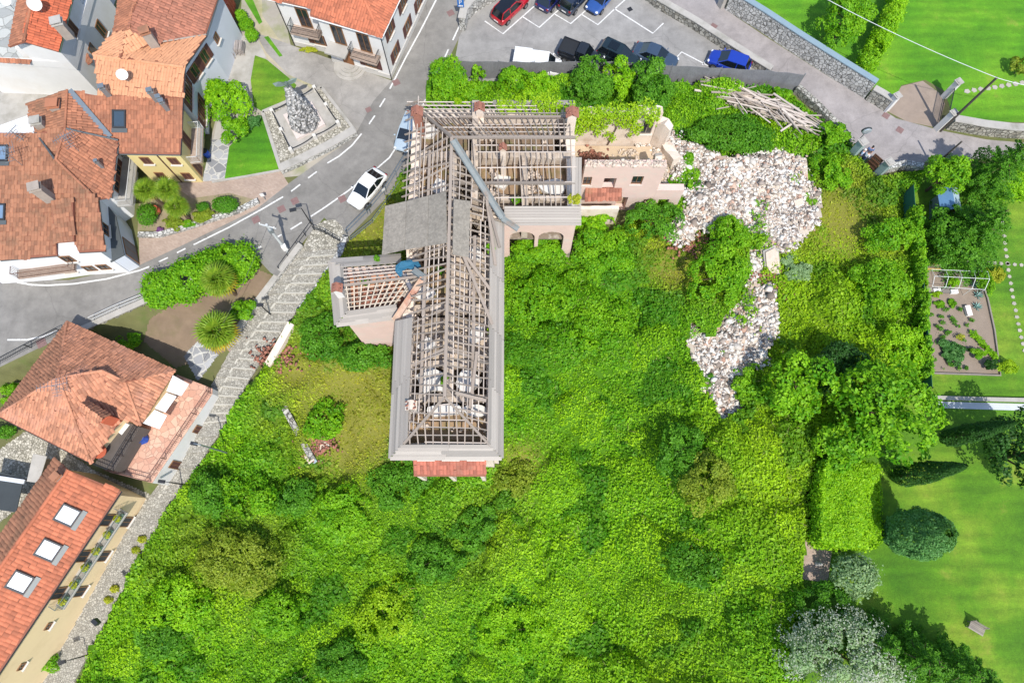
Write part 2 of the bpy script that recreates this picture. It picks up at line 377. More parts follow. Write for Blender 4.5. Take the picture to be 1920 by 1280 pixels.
m_conc = mat('concrete', '#a5a19a', .18, 1.2, .9, .3, stain='#7f7c70'); m_grav = mat('gravel', '#aaa08a', .25, 1.5, .95, .6, 30, stain='#8a8a55')
m_brickpave = brick_mat('brick_paving', '#a99586', '#9b8677', '#948a80'); m_iron = mat('dark_iron', '#26272a', .1, 3, .5, 0); m_steel = mat('galvanised_steel', '#8f989c', .12, 3, .4, 0, metal=.6)
m_stone_w = stone_mat('pale_rubble_stone', ['#8f8f8c', '#b4b3ae', '#c6c5c0', '#a09f99'], '#5f5d58', 3.4); m_stone_g = stone_mat('grey_rubble_stone', ['#6d6c66', '#98968d', '#b0ada3', '#807b6f'], '#4b4840', 3.2)
m_crazy = stone_mat('crazy_paving', ['#77787a', '#8f9092', '#a3a4a5'], '#b9b7b0', 1.5, .05); m_cobble = stone_mat('cobble_stone', ['#7b776c', '#a5a092', '#bdb8ab', '#8e897c'], '#6a6658', 5.0)
m_wood = mat('weathered_wood', '#8d867d', .2, 2.0, .9, .3, 25, obj=.3); m_wood_d = mat('brown_wood', '#5a3a28', .2, 2, .8, .3, obj=.2); m_rust = mat('rust_cover', '#7c625f', .25, 4, .8, .2)
m_tc = mat('terracotta', '#b0583c', .2, 2, .85, .2); m_copper = mat('coping_slate_blue', '#7d919b', .1, 2, .6, .1)
m_lawnA = lawn_mat('lawn_bright', '#3a7208', '#4e850b', '#679518'); m_lawnB = lawn_mat('lawn_garden', '#3d6a0a', '#517c10', '#7a9226'); m_earth = mat('garden_soil', '#87796b', .18, 1.2, .95, .5, 25)
m_dry = mat('dry_earth', '#a58f6c', .25, .9, .95, .4, 22, stain='#6f7d2c')
road = sheet('road', [(775, -40), (905, -40), (866, 60), (806, 185), (772, 275), (764, 330), (650, 448), (608, 408), (570, 452), (520, 518), (508, 512), (482, 484), (465, 487), (275, 562), (135, 622), (0, 688), (-80, 725), (-80, 488), (0, 510), (60, 525), (130, 525), (262, 497), (340, 461), (480, 393), (540, 345), (665, 255), (700, 190), (735, 150), (770, 70), (800, 0)], .012, m_road)
sheet('yard', [(400, 345), (395, 262), (425, 140), (450, 60), (455, -40), (520, -40), (545, 85), (736, 152), (672, 256), (560, 330)], .002, mat('yard_dirt', '#9d968a', .2, .8, .95, .4, 22, stain='#7d8450'))
piazza = sheet('piazza', [(478, 62), (520, 75), (560, 90), (640, 118), (736, 152), (702, 190), (668, 254), (600, 166), (540, 140), (500, 100)], .008, m_piazza)
lot = sheet('parking_lot', [(846, 152), (862, 62), (870, 40), (900, 5), (960, -40), (1180, -40), (1255, 28), (1330, 75), (1450, 148), (1490, 172), (1340, 162), (1250, 157), (1160, 151), (1000, 153)], .009, m_lot)
lane = sheet('lane', [(1235, -40), (1335, -40), (1362, 20), (1440, 72), (1560, 148), (1655, 206), (1680, 222), (1760, 244), (1850, 262), (2000, 275), (2000, 302), (1880, 296), (1760, 300), (1660, 318), (1625, 295), (1590, 262), (1540, 210), (1488, 160), (1450, 138), (1310, 50), (1190, -30)], .010, m_lane)
drive = sheet('gate_forecourt', [(1662, 208), (1690, 162), (1730, 152), (1762, 175), (1772, 195), (1758, 240), (1700, 228)], .006, mat('forecourt_earth', '#8f8073', .25, 1, .95, .4, 25, stain='#8a7a66'))
track = sheet('gravel_track', [(455, -40), (490, -40), (492, 30), (520, 70), (560, 100), (620, 165), (600, 175), (540, 140), (500, 110), (478, 60)], .005, m_grav)
lawn1 = sheet('lawn', [(420, 337), (430, 275), (462, 240), (496, 214), (528, 290), (525, 320)], .006, m_lawnA)
lawn2 = sheet('lawn', [(470, 150), (478, 104), (500, 112), (540, 145), (556, 160), (545, 182), (496, 212), (476, 200)], .0065, m_lawnB)
sheet('grass_verge', [(495, 70), (503, 68), (530, 105), (524, 107)], .0105, m_lawnA); sheet('grass_verge', [(452, -10), (470, -10), (492, 42), (486, 46)], .010, m_lawnA)
sheet('patio', [(378, 342), (392, 285), (398, 262), (430, 262), (428, 290), (421, 337)], .009, m_crazy)
sheet('brick_pavement', [(262, 497), (260, 440), (300, 350), (335, 343), (420, 338), (526, 321), (541, 345), (480, 393), (340, 461)], .016, m_brickpave)
sheet('concrete_yard', [(425, 140), (450, 70), (478, 62), (500, 110), (478, 105), (470, 150), (462, 235), (430, 260), (400, 262)], .004, m_conc)
lawnTR = sheet('lawn', [(1375, -40), (2010, -40), (2010, 232), (1790, 226), (1770, 170), (1735, 150), (1690, 160), (1676, 190), (1600, 138), (1440, 44)], .006, m_lawnA)
lawnR = sheet('lawn', [(1712, 500), (1700, 330), (2000, 300), (2000, 1430), (1470, 1430), (1495, 1120), (1505, 1000), (1530, 860), (1640, 800), (1722, 730)], .005, m_lawnB)
MK = []
def mark(px, w=.14): MK.append(strip('road_marking', px, w, .018, m_paint, road))
mark([(818, 0), (790, 55), (760, 110), (731, 167)]); mark([(722, 185), (712, 201)]); mark([(703, 217), (692, 233)])
mark([(678, 251), (660, 273), (636, 293), (614, 306)]); mark([(594, 322), (578, 334)]); mark([(563, 346), (546, 359)])
mark([(531, 369), (490, 393), (430, 426), (363, 459)]); mark([(348, 466), (332, 474)]); mark([(315, 483), (298, 491)])
mark([(280, 500), (262, 507), (200, 523), (140, 532), (90, 535), (60, 534), (32, 529)]); mark([(24, 527), (12, 523)]); mark([(-2, 520), (-40, 505)])
mark([(14, 637), (50, 637), (80, 631), (108, 620)]); mark([(862, 48), (849, 76)]); mark([(841, 93), (833, 110)]); mark([(815, 150), (792, 200)])
mark([(747, 270), (730, 296), (716, 308), (690, 330), (650, 360), (612, 387), (583, 406)]); mark([(566, 417), (545, 430)]); mark([(528, 440), (517, 446)]); mark([(490, 462), (468, 472)])
mark([(272, 566), (235, 578), (190, 597)], .2)
def lmark(px): strip('bay_marking', px, .13, .017, m_paint, lot)
lmark([(909, 40), (943, 64), (1010, 5), (1040, -25)]); lmark([(980, 32), (1011, 52), (1060, 8), (1090, -22)]); lmark([(1040, 27), (1070, 45), (1110, 10), (1140, -20)])
lmark([(1091, 28), (1121, 47), (1152, 18), (1200, -25)]); lmark([(1152, 17), (1224, 63), (1244, 44)]); lmark([(1252, 126), (1278, 98), (1328, 124)]); lmark([(1044, 116), (1058, 100)]); lmark([(1317, 122), (1330, 106)]); lmark([(1182, 120), (1192, 108)])
def cover(px, py, s=.32, rz=.5, parent=road, m=m_rust, dz=.021):
    p = P(px, py); q = MB().box((p.x, p.y, dz), (s*2, s*2, .012), rz); o = q.build('manhole_cover', m, parent)
    r = MB()
    for k in range(3): r.box((p.x+math.cos(rz)*(k-1)*s*.5, p.y+math.sin(rz)*(k-1)*s*.5, dz+.009), (s*.12, s*1.6, .006), rz)
    r.build('cover_rib', m, o)
for c in ((642, 373), (553, 377), (845, 25), (743, 155), (528, 392), (480, 412)): cover(*c)
cover(78, 643, .38); cover(691, 206, .25, .5, piazza)
for c in ((1338, 50), (1661, 217), (1687, 244)): cover(*c, .3, .9, lane)
cover(1181, 18, .22, .5, lot, m_iron)
# ------------------------------------------------ walls
def run_wall(name, label, px, th, h, m, coping=None, cat='wall', dz=-.4, z0=None, hs=None):
    pts = [G(x, y) for x, y in px]; n = len(pts); o = thing(name, label, cat, pts[0]); mb = MB(); cp = MB(); off = []
    for i, p in enumerate(pts):
        d = pts[min(i+1, n-1)]-pts[max(i-1, 0)]; off.append(Vector((-d.y, d.x, 0)).normalized()*th/2)
    def ring(e, zf):
        return [Vector((p.x+s*d.x*e, p.y+s*d.y*e, zf(i))) for i, (p, d) in enumerate(zip(pts, off)) for s in (-1, 1)]
    def hh(i): return pts[i].z+(hs[i] if hs else h)
    def solid(mb, e, zb, zt):
        a = ring(e, zb); b = ring(e, zt); k = len(a); f = []
        for i in range(n-1):
            q = 2*i; f += [(q, q+2, k+q+2, k+q), (q+1, k+q+1, k+q+3, q+3), (k+q, k+q+2, k+q+3, k+q+1)]
        f += [(0, k, k+1, 1), (k-2, k-1, 2*k-1, 2*k-2)]; mb.add(a+b, f)
    solid(mb, 1, lambda i: pts[i].z+dz, hh); mb.build('masonry', m, o)
    if coping: solid(cp, 1.25, hh, lambda i: hh(i)+.09); cp.build('coping', coping, o)
    return o
run_wall('stone_wall', 'long pale stone retaining wall with slate blue coping beside the lane', [(1362, 16), (1420, 52), (1480, 92), (1560, 143), (1622, 182)], .45, 2.2, m_stone_w, m_copper)
run_wall('stone_wall', 'weathered dark end of the lane wall next to the gate forecourt', [(1624, 184), (1640, 193), (1660, 206)], .5, 1.5, m_stone_g, m_conc)
run_wall('stone_wall', 'low mossy stone wall separating the car park from the lane', [(1188, -20), (1230, 12), (1300, 52), (1370, 98), (1440, 142)], .5, 1.0, m_stone_g, m_conc)
run_wall('stone_wall', 'curved whitish stone wall at the car park entrance', [(868, 58), (872, 40), (884, 24), (905, 10), (940, -8), (990, -30)], .6, 1.6, m_stone_w, m_conc)
run_wall('stone_wall', 'low grey stone wall below the lawn with the stepping path', [(1774, 238), (1830, 248), (1880, 254), (2000, 258)], .6, 1.3, m_stone_g, m_conc)
run_wall('stone_wall', 'crumbling rubble wall between lane and overgrown timber heap', [(1490, 172), (1530, 208), (1572, 252), (1590, 272)], .5, .9, m_stone_g)
run_wall('stone_wall', 'short white rubble wall next to the wooden gate', [(1655, 322), (1690, 314), (1722, 320)], .5, .9, m_stone_w)
run_wall('garden_kerb', 'curved stone kerb around the palm flower bed', [(262, 442), (300, 442), (345, 430), (400, 412), (445, 398), (486, 378)], .45, .35, m_stone_w, cat='kerb')
run_wall('garden_wall', 'low pale wall along the front of the monument plot', [(528, 322), (560, 308), (620, 278), (668, 250)], .6, .6, m_stone_w, m_conc)
run_wall('lawn_kerb', 'thin concrete edging between lawn and brick pavement', [(398, 342), (460, 332), (526, 320)], .2, .12, m_conc, cat='kerb')
# grey reed screen fence behind the ruin
def screen_fence():
    px = [(858, 147), (935, 148), (1000, 149), (1075, 148), (1160, 149), (1250, 155), (1340, 160), (1420, 164), (1490, 172)]
    pts = [P(x, y) for x, y in px]; o = thing('screen_fence', 'grey woven screen fence between car park and overgrown ruin', 'fence', pts[0]); m = slat_screen('screen_cloth', '#77777b')
    for i in range(len(pts)-1):
        a, b = pts[i], pts[i+1]; k = 8; v = []
        for q in range(k+1):
            p = a.lerp(b, q/k); w = .05*math.sin(q*1.9+i); nrm = Vector((-(b-a).y, (b-a).x, 0)).normalized()
            for e in (.0, .02):
                v += [p+nrm*(w+e)+Vector((0, 0, .05)), p+nrm*(w*.4+e)+Vector((0, 0, 2.4+.05*math.sin(q*1.3+i*2)))]
        f = []
        for q in range(k): c = q*4; f += [(c, c+4, c+5, c+1), (c+2, c+3, c+7, c+6), (c+1, c+5, c+7, c+3)]
        MB().add(v, f).build('screen_panel', m, o)
    for p in pts: MB().tube([p+Vector((0, .07, -.3)), p+Vector((0, .07, 2.5))], .04, 6).build('post', m_steel, o)
screen_fence()
# railings
def railing(name, label, px, h=1.0, step=1.5, m=m_iron, balu=0, rails=(1.0, .5), zoff=0, r=.025, pts=None, cat='railing', parent=None):
    pts = pts or [G(x, y, zoff) for x, y in px]; o = parent or thing(name, label, cat, pts[0])
    tot = []
    for i in range(len(pts)-1):
        a, b = pts[i], pts[i+1]; k = max(1, round((b-a).length/step))
        for q in range(k+(i == len(pts)-2)): tot.append(a.lerp(b, q/k))
        for f in rails:
            u = Vector((0, 0, h*f)); MB().bar(a+u, b+u, r*1.6, r*1.6).build('rail', m, o)
        if balu:
            mb = MB(); kk = max(2, int((b-a).length/balu))
            for q in range(kk): p = a.lerp(b, (q+.5)/kk); mb.bar(p+Vector((0, 0, .08)), p+Vector((0, 0, h)), .018, .018)
            mb.build('baluster', m, o, 'stuff')
    for p in tot: MB().bar(p-Vector((0, 0, .15)), p+Vector((0, 0, h)), r*2, r*2).build('post', m, o)
    return o
railing('road_railing', 'dark lattice railing along the road edge above the stair house', [(-40, 702), (0, 684), (60, 652), (118, 622)], 1.0, 2, balu=.14)
railing('road_railing', 'white capped railing above the overgrown terrace by the laurel hedge', [(178, 602), (225, 580), (274, 560)], 1.0, 2, balu=.14, m=mat('rail_white', '#c9c9c6', .05, 3, .6, 0))
railing('guard_rail', 'double tube guard rail between the white car and the dry grass', [(652, 440), (690, 402), (725, 360), (762, 300), (768, 280)], 1.0, 2.2, m=m_steel, r=.035)
railing('guard_rail', 'lower tube rail on the dry grass bank outside the road', [(660, 452), (700, 420), (735, 372), (764, 330)], .8, 2.2, m=m_steel, r=.025)
# ------------------------------------------------ stepped path
m_step = stone_mat('step_cobble', ['#8b877d', '#a09c91', '#aeaa9f'], '#77736a', 6.0); m_edge = mat('step_edge', '#b2aea3', .12, 2, .9, .3, 20)
def stair_path():
    L = [(566, 470), (520, 530), (470, 598), (430, 662), (395, 728), (352, 800), (300, 905), (248, 985), (200, 1058), (150, 1132), (90, 1225), (40, 1300)]
    Rr = [(645, 462), (600, 530), (545, 600), (497, 668), (456, 735), (428, 790), (352, 905), (316, 962), (270, 1040), (230, 1110), (175, 1210), (130, 1300)]
    Lw = [G(*p) for p in L]; Rw = [G(*p) for p in Rr]; o = thing('stair_path', 'long cobbled stair path descending beside the ruin', 'stairs', Lw[0]); o['kind'] = 'structure'
    del o['category']
    def at(W, t): t *= len(W)-1; i = min(int(t), len(W)-2); return W[i].lerp(W[i+1], t-i)
    N = 42
    for k in range(N):
        a, b, c, d = at(Lw, k/N), at(Rw, k/N), at(Rw, (k+1)/N), at(Lw, (k+1)/N)
        z = max(p.z for p in (a, b, c, d))+.07; zl = min(p.z for p in (a, b, c, d))-.25
        MB().prism([a, b, c, d], zl, z).build('step', m_step, o)
        f = (c-b).normalized()*.11; g = (d-a).normalized()*.11
        e_ = d.lerp(c, .36); MB().prism([e_-g, c-f, c+f*.1, e_+g*.1], zl+.1, z+.012).build('step_nosing', m_edge, o) if k < 19 else None
        if k < 40: u0, u1 = a.lerp(b, .33), d.lerp(c, .33); MB().bar(u0+Vector((0, 0, .1)), u1+Vector((0, 0, .1)), .16, .14).build('gutter_kerb', m_edge, o)
    return Lw, Rw
SL, SR = stair_path()
def landing():
    px = [(565, 470), (577, 446), (590, 425), (608, 414), (628, 412), (642, 425), (648, 445), (645, 463)]
    sheet('landing', px, .05, m_cobble)
landing()
run_wall('stair_wall', 'rough whitish stone kerb wall on the ruin side of the stair path', [(650, 448), (640, 478), (600, 540), (560, 590)], .5, .6, m_stone_w)
run_wall('stair_wall', 'pale stone kerb wall on the village side of the stair path', [(567, 462), (520, 524), (468, 592), (428, 655)], .4, .5, m_stone_w, m_conc)
railing('stair_railing', 'dark handrail at the top of the stair path beside the road', [(588, 424), (560, 462), (527, 508)], 1.0, 1.2)
railing('stair_railing', 'short dark barrier across the round landing', [(590, 432), (612, 440), (640, 456)], .9, .8, balu=.15)
# terraces left of the stairs
drape('terrace_soil', [(280, 600), (330, 560), (470, 500), (520, 520), (470, 590), (420, 660), (330, 690), (270, 640)], .03, mat('terrace_earth', '#7d6b58', .25, 1, .95, .5, stain='#66613f'))
drape('terrace_paving', [(345, 668), (370, 640), (410, 665), (372, 715)], .05, m_crazy)
run_wall('retaining_wall', 'grey retaining wall holding the road above the sunken terrace', [(118, 634), (180, 606), (276, 563), (400, 506), (470, 476)], .4, .08, m_stone_g, m_conc, dz=-2.5)
drape('side_path', [(425, 655), (445, 612), (500, 548), (520, 528), (470, 598), (432, 660)], .04, mat('pink_path', '#a2857e', .2, 1.5, .9, .4))
drape('alley', [(-40, 870), (60, 800), (175, 880), (290, 930), (300, 905), (270, 980), (100, 900), (-40, 1010)], .03, m_cobble)
# ================================================================ HOUSES
def tile_mat(name, col, k=.35, moss=None): return mat(name, col, .16, .9, .85, .15, 14, island=k, stain=moss, stain_s=.5)
t_red = tile_mat('tile_old_red', '#a06a4f', .28, '#7f5642'); t_orange = tile_mat('tile_new_orange', '#c48e6a', .1); t_bright = tile_mat('tile_bright_red', '#b55f40', .25); t_pink = tile_mat('tile_pinkish', '#a06a55', .26, '#7f5746')
t_brown = tile_mat('tile_brown_old', '#996a50', .3, '#6d5440'); t_white = tile_mat('tile_red_orange', '#af684b', .25); t_mott = tile_mat('tile_mottled', '#b07a5e', .38, '#b4826c'); t_under = mat('roof_underlay', '#84523f', .2, 2)
m_yel = mat('yellow_render', '#d8c68a', .06, .8, .9, .1, stain='#cdbb80', stain_s=.4); m_cream = mat('cream_render', '#dcc39a', .06, .8, .9, .1, stain='#cdb48c', stain_s=.4); m_bluew = mat('bluish_white_render', '#c6cbd2', .06, .8, .9, .1)
m_glass = glossy('window_glass', '#20262c', .08, 0, 0, .8); m_frame = mat('window_frame_wood', '#7d5a3c', .15, 3, .6, 0); m_shut = mat('brown_shutter', '#53302a', .12, 4, .7, .2); m_shutd = mat('dark_shutter', '#2a2c30', .1, 4, .6, .2); m_sill = mat('sill_stone', '#c9c5bd', .1, 3, .9, .1)
m_gut = mat('gutter_grey', '#5a5f60', .1, 3, .5, 0, metal=.3); m_greygut = mat('gutter_green', '#4a5a4c', .1, 3, .5, 0); m_dkbrick = mat('chimney_render', '#9a8f84', .2, 3, .9, .3)
def wallbox(parent, fp, z0, z1, m, name='wall'): return MB().prism([(p[0], p[1]) for p in fp], z0, z1).build(name, m, parent)
def win(parent, a, b, t, z, w, h, m=None, shut=None, sill=True, cen=None, frame=None, name='window', closed=False):
    """a window on the wall a-b (world), outward side away from cen; z = sill height"""
    a, b = Vector((a[0], a[1], 0)), Vector((b[0], b[1], 0)); d = (b-a).normalized(); n = Vector((d.y, -d.x, 0)); c = a.lerp(b, t)
    if cen is not None and (c-Vector((cen[0], cen[1], 0))).dot(n) < 0: n = -n
    rz = math.atan2(d.y, d.x); f = MB(); fw = .08
    def bx(mb, du, dz_, wu, wz, dep, out): mb.box(c+d*du+n*out+Vector((0, 0, z+dz_)), (wu, dep, wz), rz)
    bx(f, 0, h-fw/2, w, fw, .08, .035); bx(f, 0, fw/2, w, fw, .08, .035)
    for s in (-1, 1): bx(f, s*(w/2-fw/2), h/2, fw, h-2*fw-.004, .08, .035)
    bx(f, 0, h/2, .05, h-2*fw-.004, .07, .03); o = f.build(name, frame or m_frame, parent)
    if closed: q = MB(); bx(q, 0, h/2, w-2*fw, h-2*fw, .05, .03); q.build('shutter', shut or m_shut, o)
    else:
        q = MB(); bx(q, 0, h/2, w-2*fw, h-2*fw, .03, .012); q.build('pane', m_glass, o)
        if shut:
            for s in (-1, 1): q = MB(); bx(q, s*(w/2+w*.26), h/2, w*.48, h, .05, .04); q.build('shutter', shut, o)
    if sill: q = MB(); bx(q, 0, -.04, w+.2, .07, .22, .1); q.build('sill', m_sill, o)
    return o
def chimney(parent, px, py, z0, z1, s=.7, m=m_dkbrick, cap=m_tc, rz=.3, name='chimney', capz=.12):
    p = P(px, py, z1); o = MB().box((p.x, p.y, (z0+z1)/2), (s, s*.8, z1-z0), rz).build(name, m, parent)
    k = MB(); k.box((p.x, p.y, z1+.03), (s*1.25, s*1.05, .06), rz)
    for q in ((-1, -1), (1, -1), (1, 1), (-1, 1)):
        v = Matrix.Rotation(rz, 3, 'Z') @ Vector((q[0]*s*.4, q[1]*s*.3, 0)); k.box((p.x+v.x, p.y+v.y, z1+.16), (.1, .1, .2), rz)
    k.box((p.x, p.y, z1+.29), (s*1.2, s, .06), rz); k.build('chimney_cap', cap, o); return o
def skylight(parent, slope, px, py, sx, sy, glass, x=None):
    q = slope['pl']; c = Vector(q[:3]); zz = Vector(q[3:6]); zz = zz if zz.z > 0 else -zz; p = onplane(P(px, py, 5), c, zz)
    dn = (Vector((0, 0, -1))+zz*zz.z).normalized(); y = -dn; x = y.cross(zz); M = Matrix((x, y, zz)).transposed(); f = MB()
    for s in (-1, 1): f.box(p+y*s*(sy/2)+zz*.1, (sx+.12, .12, .24), M=M); f.box(p+x*s*(sx/2)+zz*.1, (.12, sy-.13, .24), M=M)
    o = f.build('skylight', m_shutd, parent); MB().box(p+zz*.14, (sx-.12, sy-.12, .03), M=M).build('pane', glass, o)
    MB().box(p+dn*(sy/2+.25)+zz*.1, (sx+.3, .36, .03), M=M).build('flashing', m_gut, o)
def dish(parent, px, py, z, r=.45, aim=(.5, -.8, .5)):
    p = P(px, py, z); o = MB().tube([p-Vector((0, 0, 1.0)), p], .03, 6).build('dish_mast', m_steel, parent); a = Vector(aim).normalized(); q = a.to_track_quat('Z', 'Y').to_matrix(); v = []; f = []
    for j in range(5):
        for i in range(16): t = 2*math.pi*i/16; rr = r*j/4; v.append(p+q @ Vector((rr*math.cos(t), rr*math.sin(t), .35*rr*rr/r+.08)))
    for j in range(4):
        for i in range(16): f.append((j*16+i, j*16+(i+1) % 16, (j+1)*16+(i+1) % 16, (j+1)*16+i))
    MB().add(v, f).bar(p, p+a*.5, .03, .03).build('satellite_dish', m_white, o); return o
def antenna(parent, px, py, z, h=2.2, L=1.6, rz=.6):
    p = P(px, py, z); o = MB().tube([p, p+Vector((0, 0, h))], .025, 6).build('antenna_mast', m_steel, parent); mb = MB(); t = p+Vector((0, 0, h)); d = Vector((math.cos(rz), math.sin(rz), 0)); n = Vector((-d.y, d.x, 0))
    mb.bar(t-d*L/2, t+d*L/2, .035, .035)
    for k in range(9): c = t+d*(k/8-.5)*L; mb.bar(c-n*(.25+.04*k), c+n*(.25+.04*k), .022, .022)
    c = t-Vector((0, 0, .6)); mb.bar(c-n*.7, c+n*.7, .03, .03)
    for k in range(6): e = c+n*(k/5-.5)*1.3; mb.bar(e-d*.35, e+d*.35, .022, .022)
    mb.build('antenna', m_steel, o)
def cen(fp): return sum((Vector((p[0], p[1], 0)) for p in fp), Vector())/len(fp)
def gutter(parent, pts, m=m_gut, r=.07):
    pts = [P(*p) if not isinstance(p, Vector) else p for p in pts]; return MB().tube([p-Vector((0, 0, .1)) for p in pts], r, 6).build('gutter', m, parent)
def downpipe(parent, a, z0, z1, m=m_gut): MB().tube([Vector((a[0], a[1], z0)), Vector((a[0], a[1], z1))], .05, 6).build('downpipe', m, parent)
def balcony(parent, a, b, t, z, w, dep, cenp, rail=True, floor=None, m_r=m_iron, h=.95, name='balcony', balu=.12):
    a, b = Vector((a[0], a[1], 0)), Vector((b[0], b[1], 0)); d = (b-a).normalized(); n = Vector((d.y, -d.x, 0)); c = a.lerp(b, t)
    if (c-Vector((cenp[0], cenp[1], 0))).dot(n) < 0: n = -n
    o = MB().box(c+n*(dep/2+.005)+Vector((0, 0, z-.09)), (w, dep, .18), math.atan2(d.y, d.x)).build(name, floor or m_brickpave, parent)
    if rail:
        q = [c-d*w/2+n*.08, c-d*w/2+n*(dep-.05), c+d*w/2+n*(dep-.05), c+d*w/2+n*.08]; mb = MB()
        for i in range(3):
            p0, p1 = q[i]+Vector((0, 0, z)), q[i+1]+Vector((0, 0, z)); mb.bar(p0+Vector((0, 0, h)), p1+Vector((0, 0, h)), .04, .04); mb.bar(p0+Vector((0, 0, .1)), p1+Vector((0, 0, .1)), .03, .03); k = int((p1-p0).length/balu)
            for e in range(k+1): u = p0.lerp(p1, e/max(1, k)); mb.bar(u, u+Vector((0, 0, h)), .018, .018)
        mb.build('railing', m_r, o)
    return o, c, d, n
# ---------------- white house at the piazza
def white_house():
    ze, zr = 6.2, 8.5; SE, S2, S1, SW, NE = P(716, 71, ze), P(580, 31, ze), P(583, 16, ze), P(500, -2, ze), P(752, -6, ze)
    u = (SE-S2).normalized(); e = (NE-SE).normalized(); dep = 10.5; NEc = SE+e*dep; NWc = SW+e*(dep-1)
    o = thing('piazza_house', 'white two storey house with red roof and balconies facing the piazza', 'house', Vector((SE.x-6, SE.y+4, 0)))
    hip = SE+e*(dep/2)-u*(dep*.5); hip.z = zr; rw = SW+e*(dep/2); rw.z = zr
    roof_plane(o, [SW, S1, S2, SE, hip, rw], t_white, t_under); roof_plane(o, [SE, NEc, hip], t_white, t_under); roof_plane(o, [NEc, NWc, rw, hip], t_white, t_under)
    cap_row(o, SE, hip, t_white); cap_row(o, hip, rw, t_white); gutter(o, [SW, S1, S2, SE, NEc], m_white, .06)
    fp = inset([SW, S1, S2, SE, NEc, NWc], .45); wallbox(o, fp, -.4, ze-.05, m_white)
    c = cen(fp); a, b = fp[2], fp[3]; b2 = fp[4]
    # south front
    pl = inset([SW, S1, S2, SE, NEc, NWc], .40); MB().prism([(p.x, p.y) for p in pl], -.3, .55).build('plinth', mat('plinth_grey', '#bdb9b2', .1, 2, .9, .2), o)
    for t, bal in ((.28, 0), (.70, 1)):
        win(o, a, b, t, 3.05, 1.15, 2.3, cen=c, sill=False, name='balcony_door')
    balcony(o, a, b, .70, 3.0, 2.6, 1.0, c); balcony(o, a, b, .25, 3.0, 2.0, 1.3, c, floor=m_conc, rail=False, name='porch_roof')
    win(o, a, b, .70, .95, 1.1, 1.3, shut=m_shut, cen=c); win(o, a, b, .30, .35, 1.1, 2.2, cen=c, sill=False, closed=True, shut=mat('door_wood', '#8a5a35', .15, 3, .6, .1), name='front_door')
    a2, b3 = fp[0], fp[1]
    win(o, a2, b3, .55, 3.05, 1.15, 2.3, cen=c, sill=False, name='balcony_door'); balcony(o, a2, b3, .55, 3.0, 2.7, 1.0, c); win(o, a2, b3, .72, .95, 1.1, 1.3, shut=m_shut, cen=c)
    for t in (.18, .5, .8): win(o, b, b2, t, .95, .95, 1.35, shut=m_shut, cen=c); win(o, b, b2, t, 3.9, .95, 1.4, shut=m_shut, cen=c)
    d = (Vector(b)-Vector(a)).normalized(); n = Vector((d.y, -d.x)); p = Vector(a).lerp(Vector(b), .30)
    if (Vector((p.x, p.y, 0))-c).dot(Vector((n.x, n.y, 0))) < 0: n = -n
    for k in range(4):
        r = 1.55-.32*k; ang0 = math.atan2(n.y, n.x); poly = [(p.x+n.x*.06+math.cos(ang0+t)*r, p.y+n.y*.06+math.sin(ang0+t)*r) for t in np.linspace(-math.pi/2, math.pi/2, 13)]
        MB().prism(poly, -.1+.0*k, .12*(k+1)).build('door_step', m_conc, o)
    downpipe(o, Vector(b)+(n+d)*.08, 0, ze-.2, m_iron); downpipe(o, Vector(fp[0])+n*.1, 0, ze-.2, m_iron)
    return fp
white_house()
MBx = MB()
# ---------------- upper left: white house with bright red roof
def corner_house():
    o = thing('corner_house', 'white house with small bright red gable roof and satellite dish', 'house', G(90, 150)); zr, ze = 8.2, 7.0
    roof_plane(o, [(64, -20, zr), (58, 12, zr), (45, 78, zr-.1), (110, 97, ze), (140, -20, ze)], t_bright, t_under); roof_plane(o, [(64, -20, zr), (45, 78, zr-.1), (16, 88, 7.5), (38, -20, 7.5)], t_red, t_under)
    cap_row(o, (64, -20, zr), (45, 78, zr-.1), t_red); gutter(o, [(140, -20, ze), (111, 97, ze)], m_greygut)
    f = inset([P(16, 88, ze), P(111, 97, ze), P(143, -30, ze), P(36, -30, ze)], .45); wallbox(o, f, 4.0, 6.9, m_white); c = cen(f)
    # lower block with terrace roof
    g = [P(-60, 118, 4.2), P(140, 126, 4.2), P(183, -30, 4.2), P(-60, -30, 4.2)]; wallbox(o, g, -.4, 4.2, m_white, 'lower_wall'); c2 = cen(g)
    for i in (0, 1, 2): MB().bar(g[i]+Vector((0, 0, .4)), g[(i+1) % 4]+Vector((0, 0, .4)), .2, .8).build('parapet', m_white, o)
    MB().prism([(p.x, p.y) for p in inset(g, .15)], 4.2, 4.26).build('terrace_floor', stone_mat('terrace_slabs', ['#8e908e', '#a8aaa6', '#bcbdb8'], '#8a8a84', 1.3, .03), o)
    win(o, f[1], f[2], .5, 5.0, .9, 1.5, cen=c, closed=True, shut=m_wood_d); win(o, g[1], g[2], .33, 1.6, .8, 1.7, cen=c2, closed=True, shut=mat('louvre', '#6b6660', .2, 9, .8, .4)); win(o, g[1], g[2], .62, 1.5, .9, 1.7, cen=c2, shut=None)
    roof_plane(o, [(125, 62, 3.6), (138, 58, 3.6), (173, 116, 3.2), (165, 122, 3.0)], t_brown, t_under, .1, name='canopy_roof')
    MB().box(P(50, 97, 5.0), (.9, .5, 1.6), .2).build('terrace_chimney', m_white, o); chimney(o, 107, 42, 7.0, 8.7, .75, m_dkbrick, m_conc)
    dish(o, 64, 6, 8.9, .55); dish(o, 10, 0, 8.2, .4); roof_plane(o, [(-8, 108, 5.1), (60, 112, 5.1), (56, 119, 4.9), (-8, 116, 4.9)], t_red, t_under, .08, name='parapet_roof')
corner_house()
